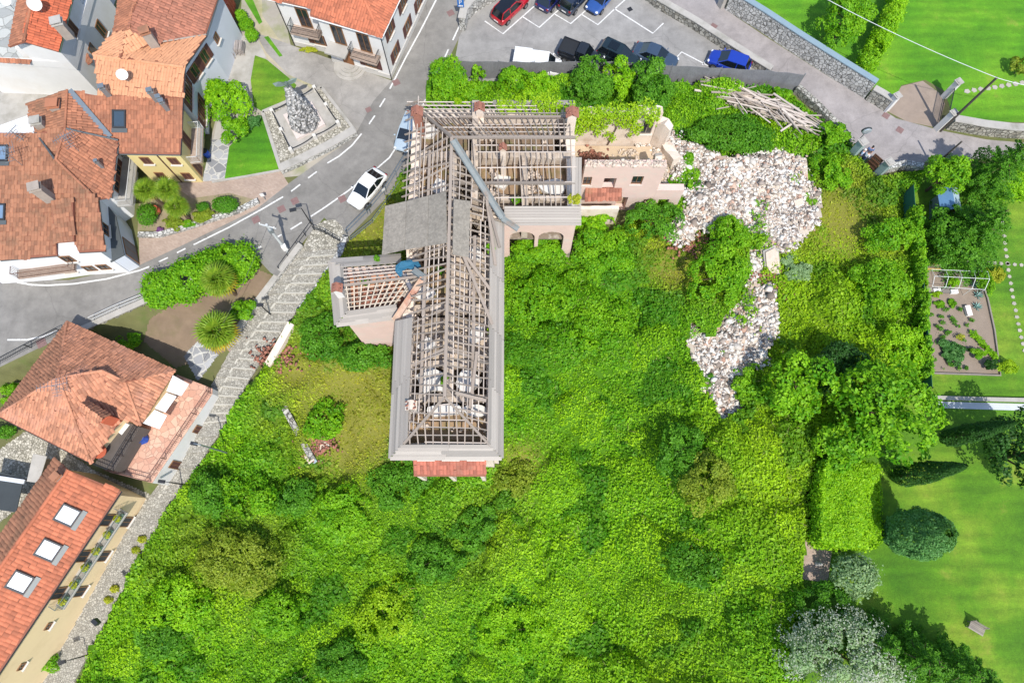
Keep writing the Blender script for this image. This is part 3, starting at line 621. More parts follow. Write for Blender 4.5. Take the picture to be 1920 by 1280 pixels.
yd = sheet('courtyard', [(-60, 120), (-60, 262), (80, 262), (70, 192), (180, 192), (180, 100), (232, -40), (140, -40)], .007, m_conc)
# ---------------- pink and orange roofs
def terrace_white():
    o = thing('row_house', 'white row house with pinkish and new orange tile roofs', 'house', G(330, 100))
    roof_plane(o, [(262, -30, 8.4), (418, -30, 6.0), (386, 66, 6.0), (285, 82, 7.3), (243, 56, 8.2)], t_pink, t_under); roof_plane(o, [(262, -30, 8.4), (243, 56, 8.2), (213, 60, 7.2), (226, -30, 7.2)], t_red, t_under)
    roof_plane(o, [(243, 56, 8.2), (225, 108, 7.5), (175, 103, 6.6), (213, 60, 7.2)], t_orange, t_under); roof_plane(o, [(243, 56, 8.2), (285, 82, 7.3), (225, 108, 7.45)], t_orange, t_under)
    roof_plane(o, [(225, 108, 7.45), (285, 82, 7.28), (386, 66, 6.0), (345, 125, 7.2)], t_orange, t_under); roof_plane(o, [(176, 104, 7.3), (345, 126, 7.4), (343, 184, 6.6), (185, 180, 6.6)], t_orange, t_under)
    cap_row(o, (262, -30, 8.45), (225, 108, 7.5), t_red); cap_row(o, (176, 104, 7.35), (345, 126, 7.42), t_orange); cap_row(o, (285, 82, 7.3), (386, 66, 6.02), m_dkbrick, .08); gutter(o, [(418, -30, 5.95), (387, 67, 5.95), (346, 126, 6.9), (344, 184, 6.4)])
    f = inset([P(178, 180, 6), P(344, 183, 6), P(344, 126, 6), P(384, 66, 6), P(417, -30, 6), P(226, -30, 6), P(214, 58, 6), P(178, 100, 6)], .4); c = cen(f); wallbox(o, f, -.4, 5.85, m_bluew)
    # east gable infill under the orange ridge
    MB().prism([(f[1].x, f[1].y), (f[2].x, f[2].y), (f[2].x-6, f[2].y), (f[1].x-6, f[1].y)], 5.8, 6.45).build('gable', m_bluew, o)
    for t, z in ((.25, 3.6), (.7, 3.6), (.3, .9), (.72, .9)): win(o, f[1], f[2], t, z, .9, 1.5, shut=m_shut, cen=c)
    for t, z in ((.3, 3.4), (.75, 3.4)): win(o, f[2], f[3], t, z, .9, 1.5, shut=m_shut, cen=c)
    win(o, f[3], f[4], .3, 3.3, .7, .9, cen=c)
    q = chimney(o, 272, 60, 7.0, 8.7, .7, m_dkbrick, t_brown, .4); dish(o, 228, 138, 8.1, .45)
    for px, py, h in ((192, 165, 7.6), (282, 172, 7.7)): chimney(o, px, py, 6.5, h, .4, m_steel, m_steel, .3)
    # outside stair with railing
    st = MB()
    a, b = G(425, 75), G(432, 5)
    for k in range(9): p = a.lerp(b, k/9); st.box((p.x, p.y, .1+.12*k), (1.1, .55, .25+.24*k), .1)
    st.build('outside_stair', m_tc, o)
terrace_white()
def yellow_house():
    o = thing('yellow_house', 'yellow house with red tiled roof, roof window and side balcony', 'house', G(300, 330)); A = (185, 180, 6.58); B = (343, 184, 6.58); Cc = (338, 290, 5.2); D = (221, 288, 5.2)
    s = roof_plane(o, [(131, 170, 6.75), A, B, Cc, D, (220, 262, 5.55), (206, 258, 5.6)], t_red, t_under); gutter(o, [D, Cc]); gutter(o, [B, Cc], m_iron)
    f = inset([P(134, 186, 5.2), P(343, 184, 5.2), P(338, 291, 5.2), P(222, 289, 5.2)], .4); c = cen(f); MB().prism([(p.x, p.y) for p in f], -.4, lambda i: 5.0).build('wall', m_yel, o)
    fw = [Vector((p.x, p.y, 0)) for p in f]; ax = (fw[1]-fw[2]); ax = ax/ax.length
    MB().add([Vector((f[2].x, f[2].y, 4.95)), Vector((f[1].x, f[1].y, 4.95)), Vector((f[1].x, f[1].y, 6.35)), Vector((f[2].x-.25, f[2].y, 4.95)), Vector((f[1].x-.25, f[1].y, 4.95)), Vector((f[1].x-.25, f[1].y, 6.35))], [(0, 1, 2), (3, 5, 4), (0, 3, 4, 1), (1, 4, 5, 2), (2, 5, 3, 0)]).build('gable', m_yel, o)
    skylight(o, s, 225, 224, 1.0, 1.35, glossy('sky_glass_dark', '#3a4854', .1, 0, 0, .8))
    for px, py, h in ((298, 184, 7.4), (304, 192, 7.3)): chimney(o, px, py, 6.3, h, .35, m_steel, m_steel, .3)
    S = (f[2], f[3]); E = (f[1], f[2])
    for t, z in ((.2, 3.1), (.72, 3.1), (.2, .6), (.72, .6)): win(o, *S, t, z, 1.0, 1.35 if z > 2 else 1.1, shut=None, cen=c, closed=True, shut_m=None) if 0 else win(o, *S, t, z, .8, 1.05, cen=c, closed=True, shut=m_shut)
    for t, z in ((.55, 2.7), (.82, .3)): win(o, *E, t, z, 1.0, 2.0, cen=c, closed=True, shut=m_shut, sill=False)
    balcony(o, *E, .55, 2.6, 3.4, 1.0, c, m_r=mat('rail_white', '#c9c9c6', .05, 3, .6, 0)); downpipe(o, Vector(S[0]).lerp(Vector(S[1]), .42)+Vector((0, -.06)), 0, 5, m_shut)
yellow_house()
def street_house():
    o = thing('street_house', 'white street corner house with wide weathered red tile roof', 'house', G(120, 500)); W = mat('street_render', '#dadada', .04, .8, .9, .06)
    roof_plane(o, [(125, 168, 6.9), (122, 240, 6.9), (66, 250, 6.1), (50, 194, 5.8)], t_brown, t_under); roof_plane(o, [(126, 169, 6.9), (205, 257, 5.75), (122, 240, 6.9)], t_red, t_under)
    roof_plane(o, [(122, 241, 6.9), (221, 263, 5.7), (209, 370, 4.9), (183, 375, 5.1), (105, 299, 6.6)], t_red, t_under)
    big = roof_plane(o, [(-80, 248, 6.6), (66, 250, 6.6), (122, 241, 6.9), (105, 299, 6.6), (183, 375, 5.3), (197, 471, 4.6), (148, 473, 4.6), (138, 452, 4.8), (104, 455, 4.8), (107, 479, 4.55), (0, 488, 4.5), (-80, 495, 4.5)], t_brown, t_under)
    roof_plane(o, [(97, 376, 5.95), (136, 372, 5.9), (139, 452, 5.15), (101, 455, 5.15)], t_brown, t_under, .3, name='dormer_roof')
    cap_row(o, (105, 299, 6.65), (183, 375, 5.3), t_red, .1); cap_row(o, (122, 241, 6.95), (105, 299, 6.65), t_red, .1); cap_row(o, (126, 169, 6.95), (122, 241, 6.95), t_red, .1); cap_row(o, (122, 241, 6.93), (221, 263, 5.75), m_gut, .08); cap_row(o, (68, 250, 6.62), (103, 299, 6.62), m_gut, .08)
    MB().bar(P(130, 169, 6.92), P(206, 257, 5.8), .45, .06).build('valley_flashing', m_steel, o); gutter(o, [(0, 488, 4.5), (107, 479, 4.5)]); gutter(o, [(148, 473, 4.5), (197, 471, 4.5), (184, 376, 5.0)]); gutter(o, [(222, 263, 5.6), (209, 371, 4.8)])
    f = [P(-80, 502, 4.5), P(30, 494, 4.5), P(104, 484, 4.5), P(195, 478, 4.5), P(188, 372, 4.5), P(204, 362, 4.5), P(215, 268, 4.5), P(60, 205, 4.5), P(-80, 255, 4.5)]
    f = inset(f, .35); c = cen(f); wallbox(o, f, -.4, 4.4, W)
    # cut-back corner block with garage by the brick pavement
    g = [Vector((f[3].x-.02, f[3].y+.02)), P(262, 500, 0), P(247, 432, 0), Vector((f[4].x, f[4].y))]; g = [Vector((p[0], p[1])) for p in g]; g[0] = Vector((f[3].x-1.2, f[3].y+.4))
    MB().prism([(f[3].x+.0, f[3].y+.05), (g[1].x, g[1].y), (g[2].x, g[2].y), (f[4].x, f[4].y)], -.4, 2.6).build('corner_wall', m_bluew, o); cc = cen([f[3], g[1], g[2], f[4]])
    MB().prism([(p.x, p.y) for p in inset([f[3], g[1], g[2], f[4]], -.12)], 2.6, 2.72).build('corner_coping', m_gut, o)
    win(o, g[1], g[2], .30, .05, 1.7, 2.1, cen=cc, sill=False, closed=True, shut=mat('garage_grey', '#63666a', .1, 3, .6, .1), name='garage_door'); win(o, f[3], f[4], .5, 3.0, 1.0, 1.2, cen=c, shut=None)
    for t, z in ((.25, .4), (.6, .5)): win(o, f[2], f[3], t, z+.5, .9, 1.0, cen=c)
    win(o, f[2], f[3], .1, 3.0, .9, 1.1, cen=c); win(o, f[1], f[2], .7, 1.0, 1.0, 1.2, cen=c)
    balcony(o, f[1], f[2], .4, 2.7, 4.6, .8, c, floor=m_brickpave, m_r=m_wood_d, name='balcony')
    p = balcony(o, f[5], f[6], .45, 2.6, 4.6, 1.25, c, floor=m_conc, m_r=mat('rail_white', '#c9c9c6', .05, 3, .6, 0), name='balcony')
    win(o, f[5], f[6], .3, 2.7, 1.0, 2.0, cen=c, sill=False); win(o, f[5], f[6], .65, 2.7, 1.0, 2.0, cen=c, sill=False, shut=m_shut)
    chimney(o, 66, 352, 5.6, 7.5, .75, m_dkbrick, m_dkbrick, .3); chimney(o, 100, 196, 6.0, 7.1, .8, m_dkbrick, t_red, .1); chimney(o, 68, 228, 5.6, 7.0, .7, m_dkbrick, m_conc, .2); chimney(o, 182, 304, 5.6, 6.4, .25, m_steel, m_steel)
    antenna(o, 150, 285, 6.2); antenna(o, 42, 310, 6.3, 2.2, 1.6, .4); antenna(o, 45, 205+60, 6.6, 1.5, 1.2, 1.0)
    for px, py in ((5, 288), (0, 398)): skylight(o, big, px, py, .9, 1.2, glossy('sky_glass_blue', '#6c8299', .1, 0, 0, .8))
street_house()
def terrace_house():
    o = thing('terrace_house', 'hipped mottled terracotta roof house with a tiled roof terrace beside the stair path', 'house', G(150, 760)); ze = 1.6
    A, B, W, S = (126, 603, ze), (328, 696, ze), (-6, 779, ze), (171, 869, ze); AP = (109, 707, 4.2); R1 = (192, 695, 3.7); R2 = (234, 715, 3.0); E1 = (264, 797, ze); E2 = (227, 785, 2.3)
    roof_plane(o, [A, B, R2, R1, AP], t_mott, t_under); roof_plane(o, [A, AP, W], t_brown, t_under); roof_plane(o, [AP, W, S], t_mott, t_under)
    roof_plane(o, [AP, R1, E2, S], t_mott, t_under); roof_plane(o, [R1, R2, E1, E2], t_mott, t_under); roof_plane(o, [R2, B, E1], t_mott, t_under)
    for a, b in ((A, AP), (AP, W), (AP, S), (AP, R1), (R1, R2), (R2, B), (R2, E1)): cap_row(o, (a[0], a[1], a[2]+.04), (b[0], b[1], b[2]+.04), t_mott, .11)
    g = [P(*A), P(*B), P(*E1), P(*E2), P(*S), P(*W)]; f = inset(g, .4); c = cen(f); wallbox(o, f, -4.5, ze-.05, m_cream); gutter(o, [A, B], m_iron); gutter(o, [W, S], m_iron)
    # roof dormer-chimney
    q = [P(146, 765, 4.1), P(158, 755, 4.1), P(200, 778, 4.1), P(186, 792, 4.1)]; MB().prism([(p.x, p.y) for p in q], 1.8, 3.75).build('roof_hatch', m_tc, o)
    m1 = P(152, 758, 4.35); m2 = P(193, 783, 4.35); roof_plane(o, [P(143, 766, 3.75), m1, m2, P(182, 798, 3.75)], t_mott, t_under, .06, name='hatch_roof'); roof_plane(o, [m1, P(162, 750, 3.75), P(206, 778, 3.75), m2], t_mott, t_under, .06, name='hatch_roof')
    zt = -1.2; T = [P(332, 702, zt), P(398, 728, zt), P(398, 738, zt), P(285, 905, zt), P(205, 885, zt), P(240, 800, zt)]
    m_tt = stone_mat('terracotta_floor', ['#b98a76', '#c79c86', '#cfae97'], '#b08a78', 2.2, .03); base = MB().prism([(p.x, p.y) for p in T], -5.5, zt-.06).build('terrace_wall', m_white, o); MB().prism([(p.x, p.y) for p in T], zt-.06, zt).build('terrace_floor', m_tt, o)
    railing('', '', None, 1.0, 2.0, m=mat('rail_rust', '#7b5a50', .15, 3, .6, 0), balu=.16, pts=[T[1]+Vector((-.1, 0, 0)), T[2]+Vector((-.1, .05, 0)), T[3]+Vector((-.1, .1, 0)), T[4]+Vector((.1, .1, 0))], parent=o)
    for q in ([(324, 703), (354, 720), (340, 742), (312, 733)], [(312, 736), (331, 743), (310, 773), (290, 765)], [(290, 768), (313, 779), (299, 804), (268, 793)]):
        z = zt+2.3; MB().slab([P(x, y, z+.35-.3*(i in (1, 2))) for i, (x, y) in enumerate(q)], .05).build('awning', mat('awning_white', '#dcdcda', .06, 1, .8, .05, stain='#c4c4c2'), o)
    # small dark balcony in the roof corner
    z = .6; bb = [P(228, 787, z), P(263, 800, z), P(213, 882, z), P(178, 868, z)]; MB().prism([(p.x, p.y) for p in bb], -1.0, z).build('roof_terrace', mat('roof_terrace_grey', '#57504b', .2, 2), o)
    railing('', '', None, 1.0, 1.5, m=m_iron, balu=.2, pts=[bb[1], bb[2], bb[3]], parent=o); MB().slab([P(229, 790, z+.05), P(243, 796, z+.05), P(228, 815, z+.05), P(215, 805, z+.05)], .03).build('skylight_sheet', m_white, o)
    wa, wb = T[2], T[3]
    for t in (.38, .78): win(o, wa, wb, t, -3.9, .7, 1.9, cen=c, closed=True, shut=m_shut)
    antenna(o, 135, 735, 3.6, 2.4, 2.2, .2)
    return zt
zt = terrace_house()
p = P(196, 848, .6); t_ = thing('round_table', 'round terracotta garden table on the small roof terrace', 'table', p); MB().tube([p+Vector((0, 0, .68)), p+Vector((0, 0, .74))], .55, 20).build('table_top', m_tc, t_); MB().tube([p, p+Vector((0, 0, .68))], [.2, .06], 8).build('leg', m_iron, t_)
q = P(262, 822, -1.2); v = []; nn = 12
t_ = thing('blue_tarp', 'crumpled blue tarpaulin heaped on the terracotta terrace', 'tarpaulin', q)
mb = MB(); mb.ball(q+Vector((0, 0, .3)), (.8, .6, .5), 12, 7, .22); mb.build('cover', mat('blue_plastic', '#1f3f8a', .2, 3, .5, .2), t_)
def low_house():
    o = thing('skylight_house', 'cream house with long red roof and three skylights', 'house', G(200, 1100)); ze, zr = .9, 2.6
    A, B = (129, 881, zr), (227, 921, ze); Z = (-40, 1125, zr+0); Y_ = (-60, 1365, ze); n0 = P(129, 881, zr); d = (P(0, 1066, zr)-n0).normalized(); rl = 24
    e0 = P(227, 921, ze); w0 = n0+(n0-Vector((e0.x, e0.y, zr)))*.62; w0.z = ze+.5; a2, b2, c2 = n0+d*rl, e0+d*rl, w0+d*rl
    s = roof_plane(o, [n0, e0, b2, a2], t_white, t_under, w=.3); roof_plane(o, [n0, w0, c2, a2], t_brown, t_under, w=.3); cap_row(o, n0+Vector((0, 0, .04)), a2+Vector((0, 0, .04)), t_white, .14)
    f = inset([w0, e0, b2, c2], .5); c = cen(f); MB().prism([(p.x, p.y) for p in f], -8.5, lambda i: ze-.06).build('wall', m_cream, o); g = f
    fe = (f[1], f[2]) if (f[1]-f[2]).length > (f[0]-f[1]).length else (f[0], f[1]); gab = [f[0], f[1]]
    i0, i1 = Vector((f[0].x, f[0].y, ze-.1)), Vector((f[1].x, f[1].y, ze-.1)); tp = Vector((n0.x, n0.y, zr-.15))+d*.5; MB().add([i0, i1, tp, i0+d*.3, i1+d*.3, tp+d*.3], [(0, 1, 2), (3, 5, 4), (0, 3, 4, 1), (1, 4, 5, 2), (2, 5, 3, 0)]).build('gable', m_cream, o)
    sg = glossy('sky_glass_reflecting', '#dfe6ec', .12, 0, 0, .8)  # near-white pane colour stands in for the sky's reflection in the glass
    for px, py in ((127, 965), (91, 1030), (38, 1090)): skylight(o, s, px, py, 1.25, 1.3, sg)
    gutter(o, [e0, b2], m_iron)
    a, b = Vector((e0.x, e0.y)), Vector((b2.x, b2.y)); L = (b-a).length; a = fe[0]; b = fe[1]
    if (Vector((a.x, a.y, 0))-e0).length > (Vector((b.x, b.y, 0))-e0).length: a, b = b, a
    for k in (2.2, 5.4, 8.6): win(o, a, b, k/L, -1.35, 1.0, 1.7, cen=c, closed=True, shut=m_shutd, sill=False); win(o, a, b, (k+.1)/L, -4.2, .9, 1.6, cen=c, closed=True, shut=m_shutd)
    for k in (11.6, 15): win(o, a, b, k/L, -2.6, .6, .6, cen=c)
    bo, bc, bd, bn = balcony(o, a, b, 5.4/L, -1.4, 8.2, .75, c, floor=m_conc, m_r=m_steel)
    pl = mat('planter_green', '#7d9a86', .15, 3)
    for k in range(6): u = bc+bd*(-3.5+1.4*k)+bn*.55+Vector((0, 0, -1.25)); MB().box(u, (.8, .22, .22), math.atan2(bd.y, bd.x)).build('planter', pl, bo)
    chimney(o, 106, 893, 1.6, 3.0, .55, m_dkbrick, t_brown, .9); MB().box(P(180, 1165, -.4), (.3, .5, .5), .9).build('wall_lantern', m_iron, o)
    return a, b, bc, bd, bn, c
LH = low_house()
def side_shed():
    o = thing('grey_lean_to', 'light grey sheet lean-to roof next to the skylight house', 'shed', G(60, 880)); z = -1.5
    MB().slab([P(62, 850, z+.4), P(88, 855, z+.4), P(72, 905, z), P(50, 902, z)], .06).build('sheet_roof', m_conc, o)
    q = inset([P(62, 850, z), P(88, 855, z), P(72, 905, z), P(50, 902, z)], .2); wallbox(o, q, -5, z-.08, m_dkbrick)
    o = thing('carport', 'small dark carport frame with pale gutter behind the skylight house', 'carport', G(20, 900)); z = -1.8
    MB().slab([P(-20, 880, z), P(45, 895, z), P(30, 960, z), P(-40, 950, z)], .08).build('carport_roof', mat('carport_dark', '#3a4043', .2, 1), o); MB().bar(P(-20, 893, z+.1), P(46, 903, z+.1), .35, .12).build('gutter', m_bluew, o)
    for x, y in ((-15, 885), (42, 898), (28, 955), (-30, 945)): q = P(x, y, z); MB().bar((q.x, q.y, -6), (q.x, q.y, z-.08), .12, .12).build('post', m_iron, o)
side_shed()
# ================================================================ THE RUINED PALAZZO
m_bat = mat('batten_wood', '#b9afa5', .2, 3, .9, .2, 25, obj=.4); m_raf = mat('rafter_wood', '#958a7f', .2, 2, .9, .3, 25, obj=.3); m_board = mat('eave_board', '#9c968e', .15, 1.5, .9, .3, 25, obj=.28)
m_plast = mat('old_plaster', '#d6c7b8', .1, 1.2, .95, .3, 12, stain='#b39d88', stain_s=.8); m_pink = mat('pink_plaster', '#cfb4a9', .1, .9, .95, .3, 14, stain='#c4b8ac', stain_s=.7)
m_rub = mat('rubble_mix', '#c3b4a5', .25, 2.5, .95, .5, 15, island=.35); m_osb = mat('chip_board', '#8c857a', .45, 5, .95, .4, 11, stain='#736d64', stain_s=1.2); m_brickr = mat('old_brick', '#966554', .22, 4, .9, .4, 14, island=.3)
m_attic = mat('attic_vault', '#7f6a57', .3, 1.2, .95, .5, 12, stain='#5d6a2c', stain_s=.9); m_white_r = mat('fallen_plaster', '#cfccc6', .08, 1, .9, .2)
ZE, ZR = 8.0, 10.6; XW, XE, YS, YN = -8.4, -.6, 5.0, 33.2; XR = -4.45; YH = 8.85; YT = 28.3; TS = 22.4; TE = 5.2
pal = thing('ruined_palazzo', 'roofless stripped palazzo with bare roof battens and grey board eaves', 'ruin', Vector((-4.4, 18, 0)))
def wall_seg(a, b, z0, z1, th, m, name='wall', jag=0, parent=pal):
    """masonry wall with an uneven broken top"""
    a, b = Vector((a[0], a[1], 0)), Vector((b[0], b[1], 0)); L = (b-a).length; d = (b-a)/L; n = Vector((-d.y, d.x, 0))*th/2; k = max(2, int(L/.5)); v = []; f = []; zz = z0
    for i in range(k+1):
        p = a+d*(L*i/k); zt = z1+(random.uniform(-jag, jag*.4) if jag else 0); w = 1+(random.uniform(-.12, .12) if jag else 0)
        v += [p-n+Vector((0, 0, zz)), p+n+Vector((0, 0, zz)), p+n*w+Vector((0, 0, zt)), p-n*w+Vector((0, 0, zt+(random.uniform(-jag, jag)*.5 if jag else 0)))]
    for i in range(k): q = 4*i; f += [(q, q+4, q+7, q+3), (q+1, q+2, q+6, q+5), (q+3, q+7, q+6, q+2)]
    f += [(0, 3, 2, 1), (4*k, 4*k+1, 4*k+2, 4*k+3)]; return MB().add(v, f).build(name, m, parent)
i_ = .85
W0, W1, S0, N0, T0, T1 = XW+i_, XE-i_, YS+i_, YN-i_, TS+1.1, TE-.6
for a, b in (((W0, N0), (W0, S0)), ((W0, S0), (W1, S0)), ((W1, S0), (W1, T0)), ((T1, T0+.02), (T1, N0)), ((T1, N0), (W0, N0))): wall_seg(a, b, -6, 7.75, .7, m_plast, jag=.22)
# attic vault backs: brown planked vaults between partition walls
def attic(x0, x1, y0, y1, z, along, m=m_attic, step=1.15):
    """rows of vault backs; each vault a curved strip"""
    n = int(((y1-y0) if along == 'x' else (x1-x0))/step)
    for i in range(n):
        v = []; f = []
        for q in range(7):
            t = q/6; h = z+.28*math.sin(math.pi*t)+random.uniform(-.03, .03)
            if along == 'x': y = y0+(i+t)*step; v += [(x0, y, h), (x1, y, h)]
            else: x = x0+(i+t)*step; v += [(x, y0, h), (x, y1, h)]
        for q in range(6): f.append((2*q, 2*q+1, 2*q+3, 2*q+2))
        MB().add(v, f).build('attic_vault', m, pal, smooth=True)
m_v1 = m_attic; m_v2 = mat('attic_vault_ochre', '#937a60', .3, 1.3, .95, .5, 12, stain='#6a6a34', stain_s=1.0); m_v3 = mat('attic_vault_pale', '#ac9c8a', .25, 1.3, .95, .5, 12, stain='#8a7a60', stain_s=1.0)
attic(W0, W1, S0+.3, 9.2, 6.7, 'x', m_v2); attic(W0, W1, 12.2, 16, 6.6, 'x', m_v3); attic(W0, XR, 16.4, 20, 6.6, 'x', m_v2); attic(XR, W1, 16.4, 21.5, 6.5, 'x', m_v3); attic(W0, XR, 24.4, 28.5, 6.6, 'y', m_v2, 1.0); attic(-7.4, -3.0, 28.6, N0, 6.6, 'y', m_v1, 1.0)
attic(-2.6, T1-.3, 28.7, N0-.2, 6.6, 'y', m_v1, 1.0); attic(-2.6, T1, 25.4, 28.4, 6.5, 'y', m_v2, 1.0); attic(-4.2, 0, T0, 25.0, 6.4, 'y', m_v3, 1.0)
m_part = mat('partition_rubble', '#b3a596', .3, 2.5, .95, .6, 8, stain='#8d7763', stain_s=1.5)
# floors far below and interior walls
MB().box(((W0+W1)/2, (S0+N0)/2, 3.2), (W1-W0, N0-S0, .25)).build('floor_slab', mat('floor_debris', '#7f7163', .35, 1.6, .95, .6, 12, stain='#cfc7bc', stain_s=1.2), pal)
MB().box(((W1+T1)/2+.36, (T0+N0)/2, 3.3), (T1-W1-.75, N0-T0, .25)).build('floor_slab', MATS['floor_debris'], pal)
for a, b, z, th in (((W0, 9.4), (W1, 9.4), 7.4, .5), ((W0, 12.0), (W1, 12.0), 7.2, .5), ((W0, 16.2), (W1, 16.2), 7.3, .5), ((W0, 21.6), (W1, 21.6), 7.4, .6), ((XR, 9.5), (XR, 21.4), 7.6, .45), ((XR, 21.9), (XR, 28.4), 8.6, .5), ((W0, 24.3), (XR-.3, 24.3), 7.5, .5), ((W0, 28.5), (T1, 28.55), 8.0, .55), ((-2.8, 24), (-2.8, N0), 9.4, .5), ((1.0, T0), (1.0, 28.2), 8.2, .5), ((-1.6, 25.2), (T1, 25.2), 7.2, .5)):
    wall_seg(a, b, 3.3, z, th, m_part, 'partition_wall', .25)
# fallen plaster sheets and rubble in the attic
random.seed(11)
for x, y, z, sx, sy in [(-5.9, 10.7, 7.2, 2.0, 1.9), (-3.2, 10.8, 7.2, 1.9, 1.8), (-4.8, 8.6, 7.35, 2.2, 1.0), (-2.6, 8.5, 7.3, 1.8, 1.1), (3.3, 26.3, 6.9, 2.4, 1.5), (-.8, 26.8, 6.9, 1.6, 1.2), (-6.8, 31.2, 7.0, 1.6, 1.2), (-5.6, 26.1, 7.1, 1.1, 1.7), (-1.5, 18.6, 6.95, .9, 2.0), (-2.9, 20.6, 7.0, 1.6, 1.0), (-6.5, 17.4, 7.0, 1.6, 1.0), (3.4, 24.2, 6.0, 2.0, 1.2), (-2.6, 14.2, 7.0, 1.2, 1.4), (-6.2, 13.4, 7.0, 1.4, 1.0)]:
    k = 9; poly = [(x+math.cos(2*math.pi*q/k)*sx/2*random.uniform(.7, 1.25), y+math.sin(2*math.pi*q/k)*sy/2*random.uniform(.7, 1.25)) for q in range(k)]; MB().prism(poly, z-.6, z+.06).build('plaster_sheet', m_white_r, pal)
def stones(name, X, Y, Z, S, m, parent=None, tint=None, flat=.7):
    """broken stones: distorted octahedral lumps, one joined mesh"""
    K = len(X); base = np.array([[1, 0, 0], [.5, .87, .1], [-.5, .87, -.1], [-1, 0, .1], [-.5, -.87, 0], [.5, -.87, .1], [.25, .1, .8], [-.3, -.15, .75], [0, 0, -.6]]); V = base[None]*(1+rng.uniform(-.3, .3, (K, 9, 1)))+rng.normal(0, .1, (K, 9, 3))
    V[:, :, 1] *= rng.uniform(.55, 1, (K, 1)); V[:, :, 2] *= flat*rng.uniform(.6, 1.2, (K, 1)); a = rng.uniform(0, 2*math.pi, K); ca, sa = np.cos(a)[:, None], np.sin(a)[:, None]
    x, y = V[:, :, 0].copy(), V[:, :, 1].copy(); V[:, :, 0] = x*ca-y*sa; V[:, :, 1] = x*sa+y*ca; tl = rng.uniform(-.4, .4, (K, 2)); V[:, :, 2] += V[:, :, 0]*tl[:, :1]+V[:, :, 1]*tl[:, 1:]
    V = V*np.asarray(S)[:, None, None]+np.stack([X, Y, Z], 1)[:, None]
    T = np.array([[0, 1, 6], [1, 2, 6], [2, 7, 6], [2, 3, 7], [3, 4, 7], [4, 5, 7], [5, 6, 7], [5, 0, 6], [1, 0, 8], [2, 1, 8], [3, 2, 8], [4, 3, 8], [5, 4, 8], [0, 5, 8]])
    return npmesh(name, V.reshape(-1, 3), (np.arange(K)[:, None, None]*9+T[None]).reshape(-1, 3), m, parent, 'stuff')
X = rng.uniform(W0, W1, 1500); Y = rng.uniform(S0, N0, 1500); k = fbm(X, Y, 1.6, 5) > .55; X, Y = X[k], Y[k]; stones('attic_rubble', X, Y, 6.85+.25*fbm(X, Y, 2, 9), rng.uniform(.08, .22, len(X)), m_rub, pal)
X = rng.uniform(-2, T1, 1500); Y = rng.uniform(T0, N0, 1500); k = fbm(X, Y, 1.6, 8) > .58; X, Y = X[k], Y[k]; stones('attic_rubble', X, Y, 6.7+.25*fbm(X, Y, 2, 9), rng.uniform(.08, .2, len(X)), m_rub, pal)
t_ = rng.uniform(0, 1, 500); stones('wall_top_stones', np.where(t_ < .5, W0, W1)+rng.normal(0, .2, 500), rng.uniform(S0, N0-5, 500), np.full(500, 7.75), rng.uniform(.1, .24, 500), m_rub, pal)
# roof timbers. every plane is a bilinear patch (eave a-b, ridge d-c)
def zr_at(x): return ZE+(ZR-ZE)*(1-abs(x-XR)/(XE-XR))
def lerp4(a, b, c, d, u, v): return a.lerp(b, u).lerp(d.lerp(c, u), v)
random.seed(5)
def timbers(a, b, c, d, vs, us, miss=.12, sag=.18, bw=.065, rw=.075, ulim=None, vlim=None, mr=m_raf, mb_=m_bat, cut=.3):
    a, b, c, d = (Vector(p) for p in (a, b, c, d))
    for u in us:
        v0, v1 = (vlim(u) if vlim else (0, 1))
        if v1-v0 < .03 or random.random() < miss*.6: continue
        j = random.uniform(-.009, .009); p, q = lerp4(a, b, c, d, u+j, v0), lerp4(a, b, c, d, u-j, v1); s = Vector((0, 0, -.06)); bar_obj('rafter', mr, pal, p+s, q+s, rw, .14)
    for v in vs:
        u0, u1 = (ulim(v) if ulim else (0, 1))
        if u1-u0 < .02: continue
        n = max(1, int((u1-u0)*(b-a).length/7)); e = [u0+(u1-u0)*k/n for k in range(n+1)]
        for k in range(n):
            if random.random() < miss: continue
            f0 = e[k]+(random.uniform(0, cut)*(u1-u0)/n if random.random() < .25 else 0); f1 = e[k+1]-(random.uniform(0, cut)*(u1-u0)/n if random.random() < .25 else 0)
            j = random.uniform(-.018, .018); p, q = lerp4(a, b, c, d, f0, v+j), lerp4(a, b, c, d, f1, v-j*.6); s = Vector((0, 0, .06-random.random()*sag)); bar_obj('batten', mb_, pal, p+s, q+s, bw, .06)
def fr(n, a=0, b=1): return [a+(b-a)*(i+.5)/n for i in range(n)]
r0, r1 = (XR, YH, ZR), (XR, YT, ZR)
# west slope: eave a (south) -> b (north), ridge d (south) -> c (north)
Ltot = YN-YS
timbers((XW, YS, ZE), (XW, YN, ZE), (XR, YN, ZR), (XR, YS, ZR), [.36, .45, .54, .63, .72, .81, .90], fr(44, .03, .99), ulim=lambda v: (v*(YH-YS)/Ltot, 1-v*(YN-YT)/Ltot), vlim=lambda u: (.30, min(1, u*Ltot/(YH-YS), (1-u)*Ltot/(YN-YT))))
# west slope outermost battens where the eave boards are gone (north part)
timbers((XW, 20.5, ZE), (XW, YN, ZE), (XR, YN, ZR), (XR, 20.5, ZR), [.02, .1, .19, .27], fr(19), vlim=lambda u: (0, .34))
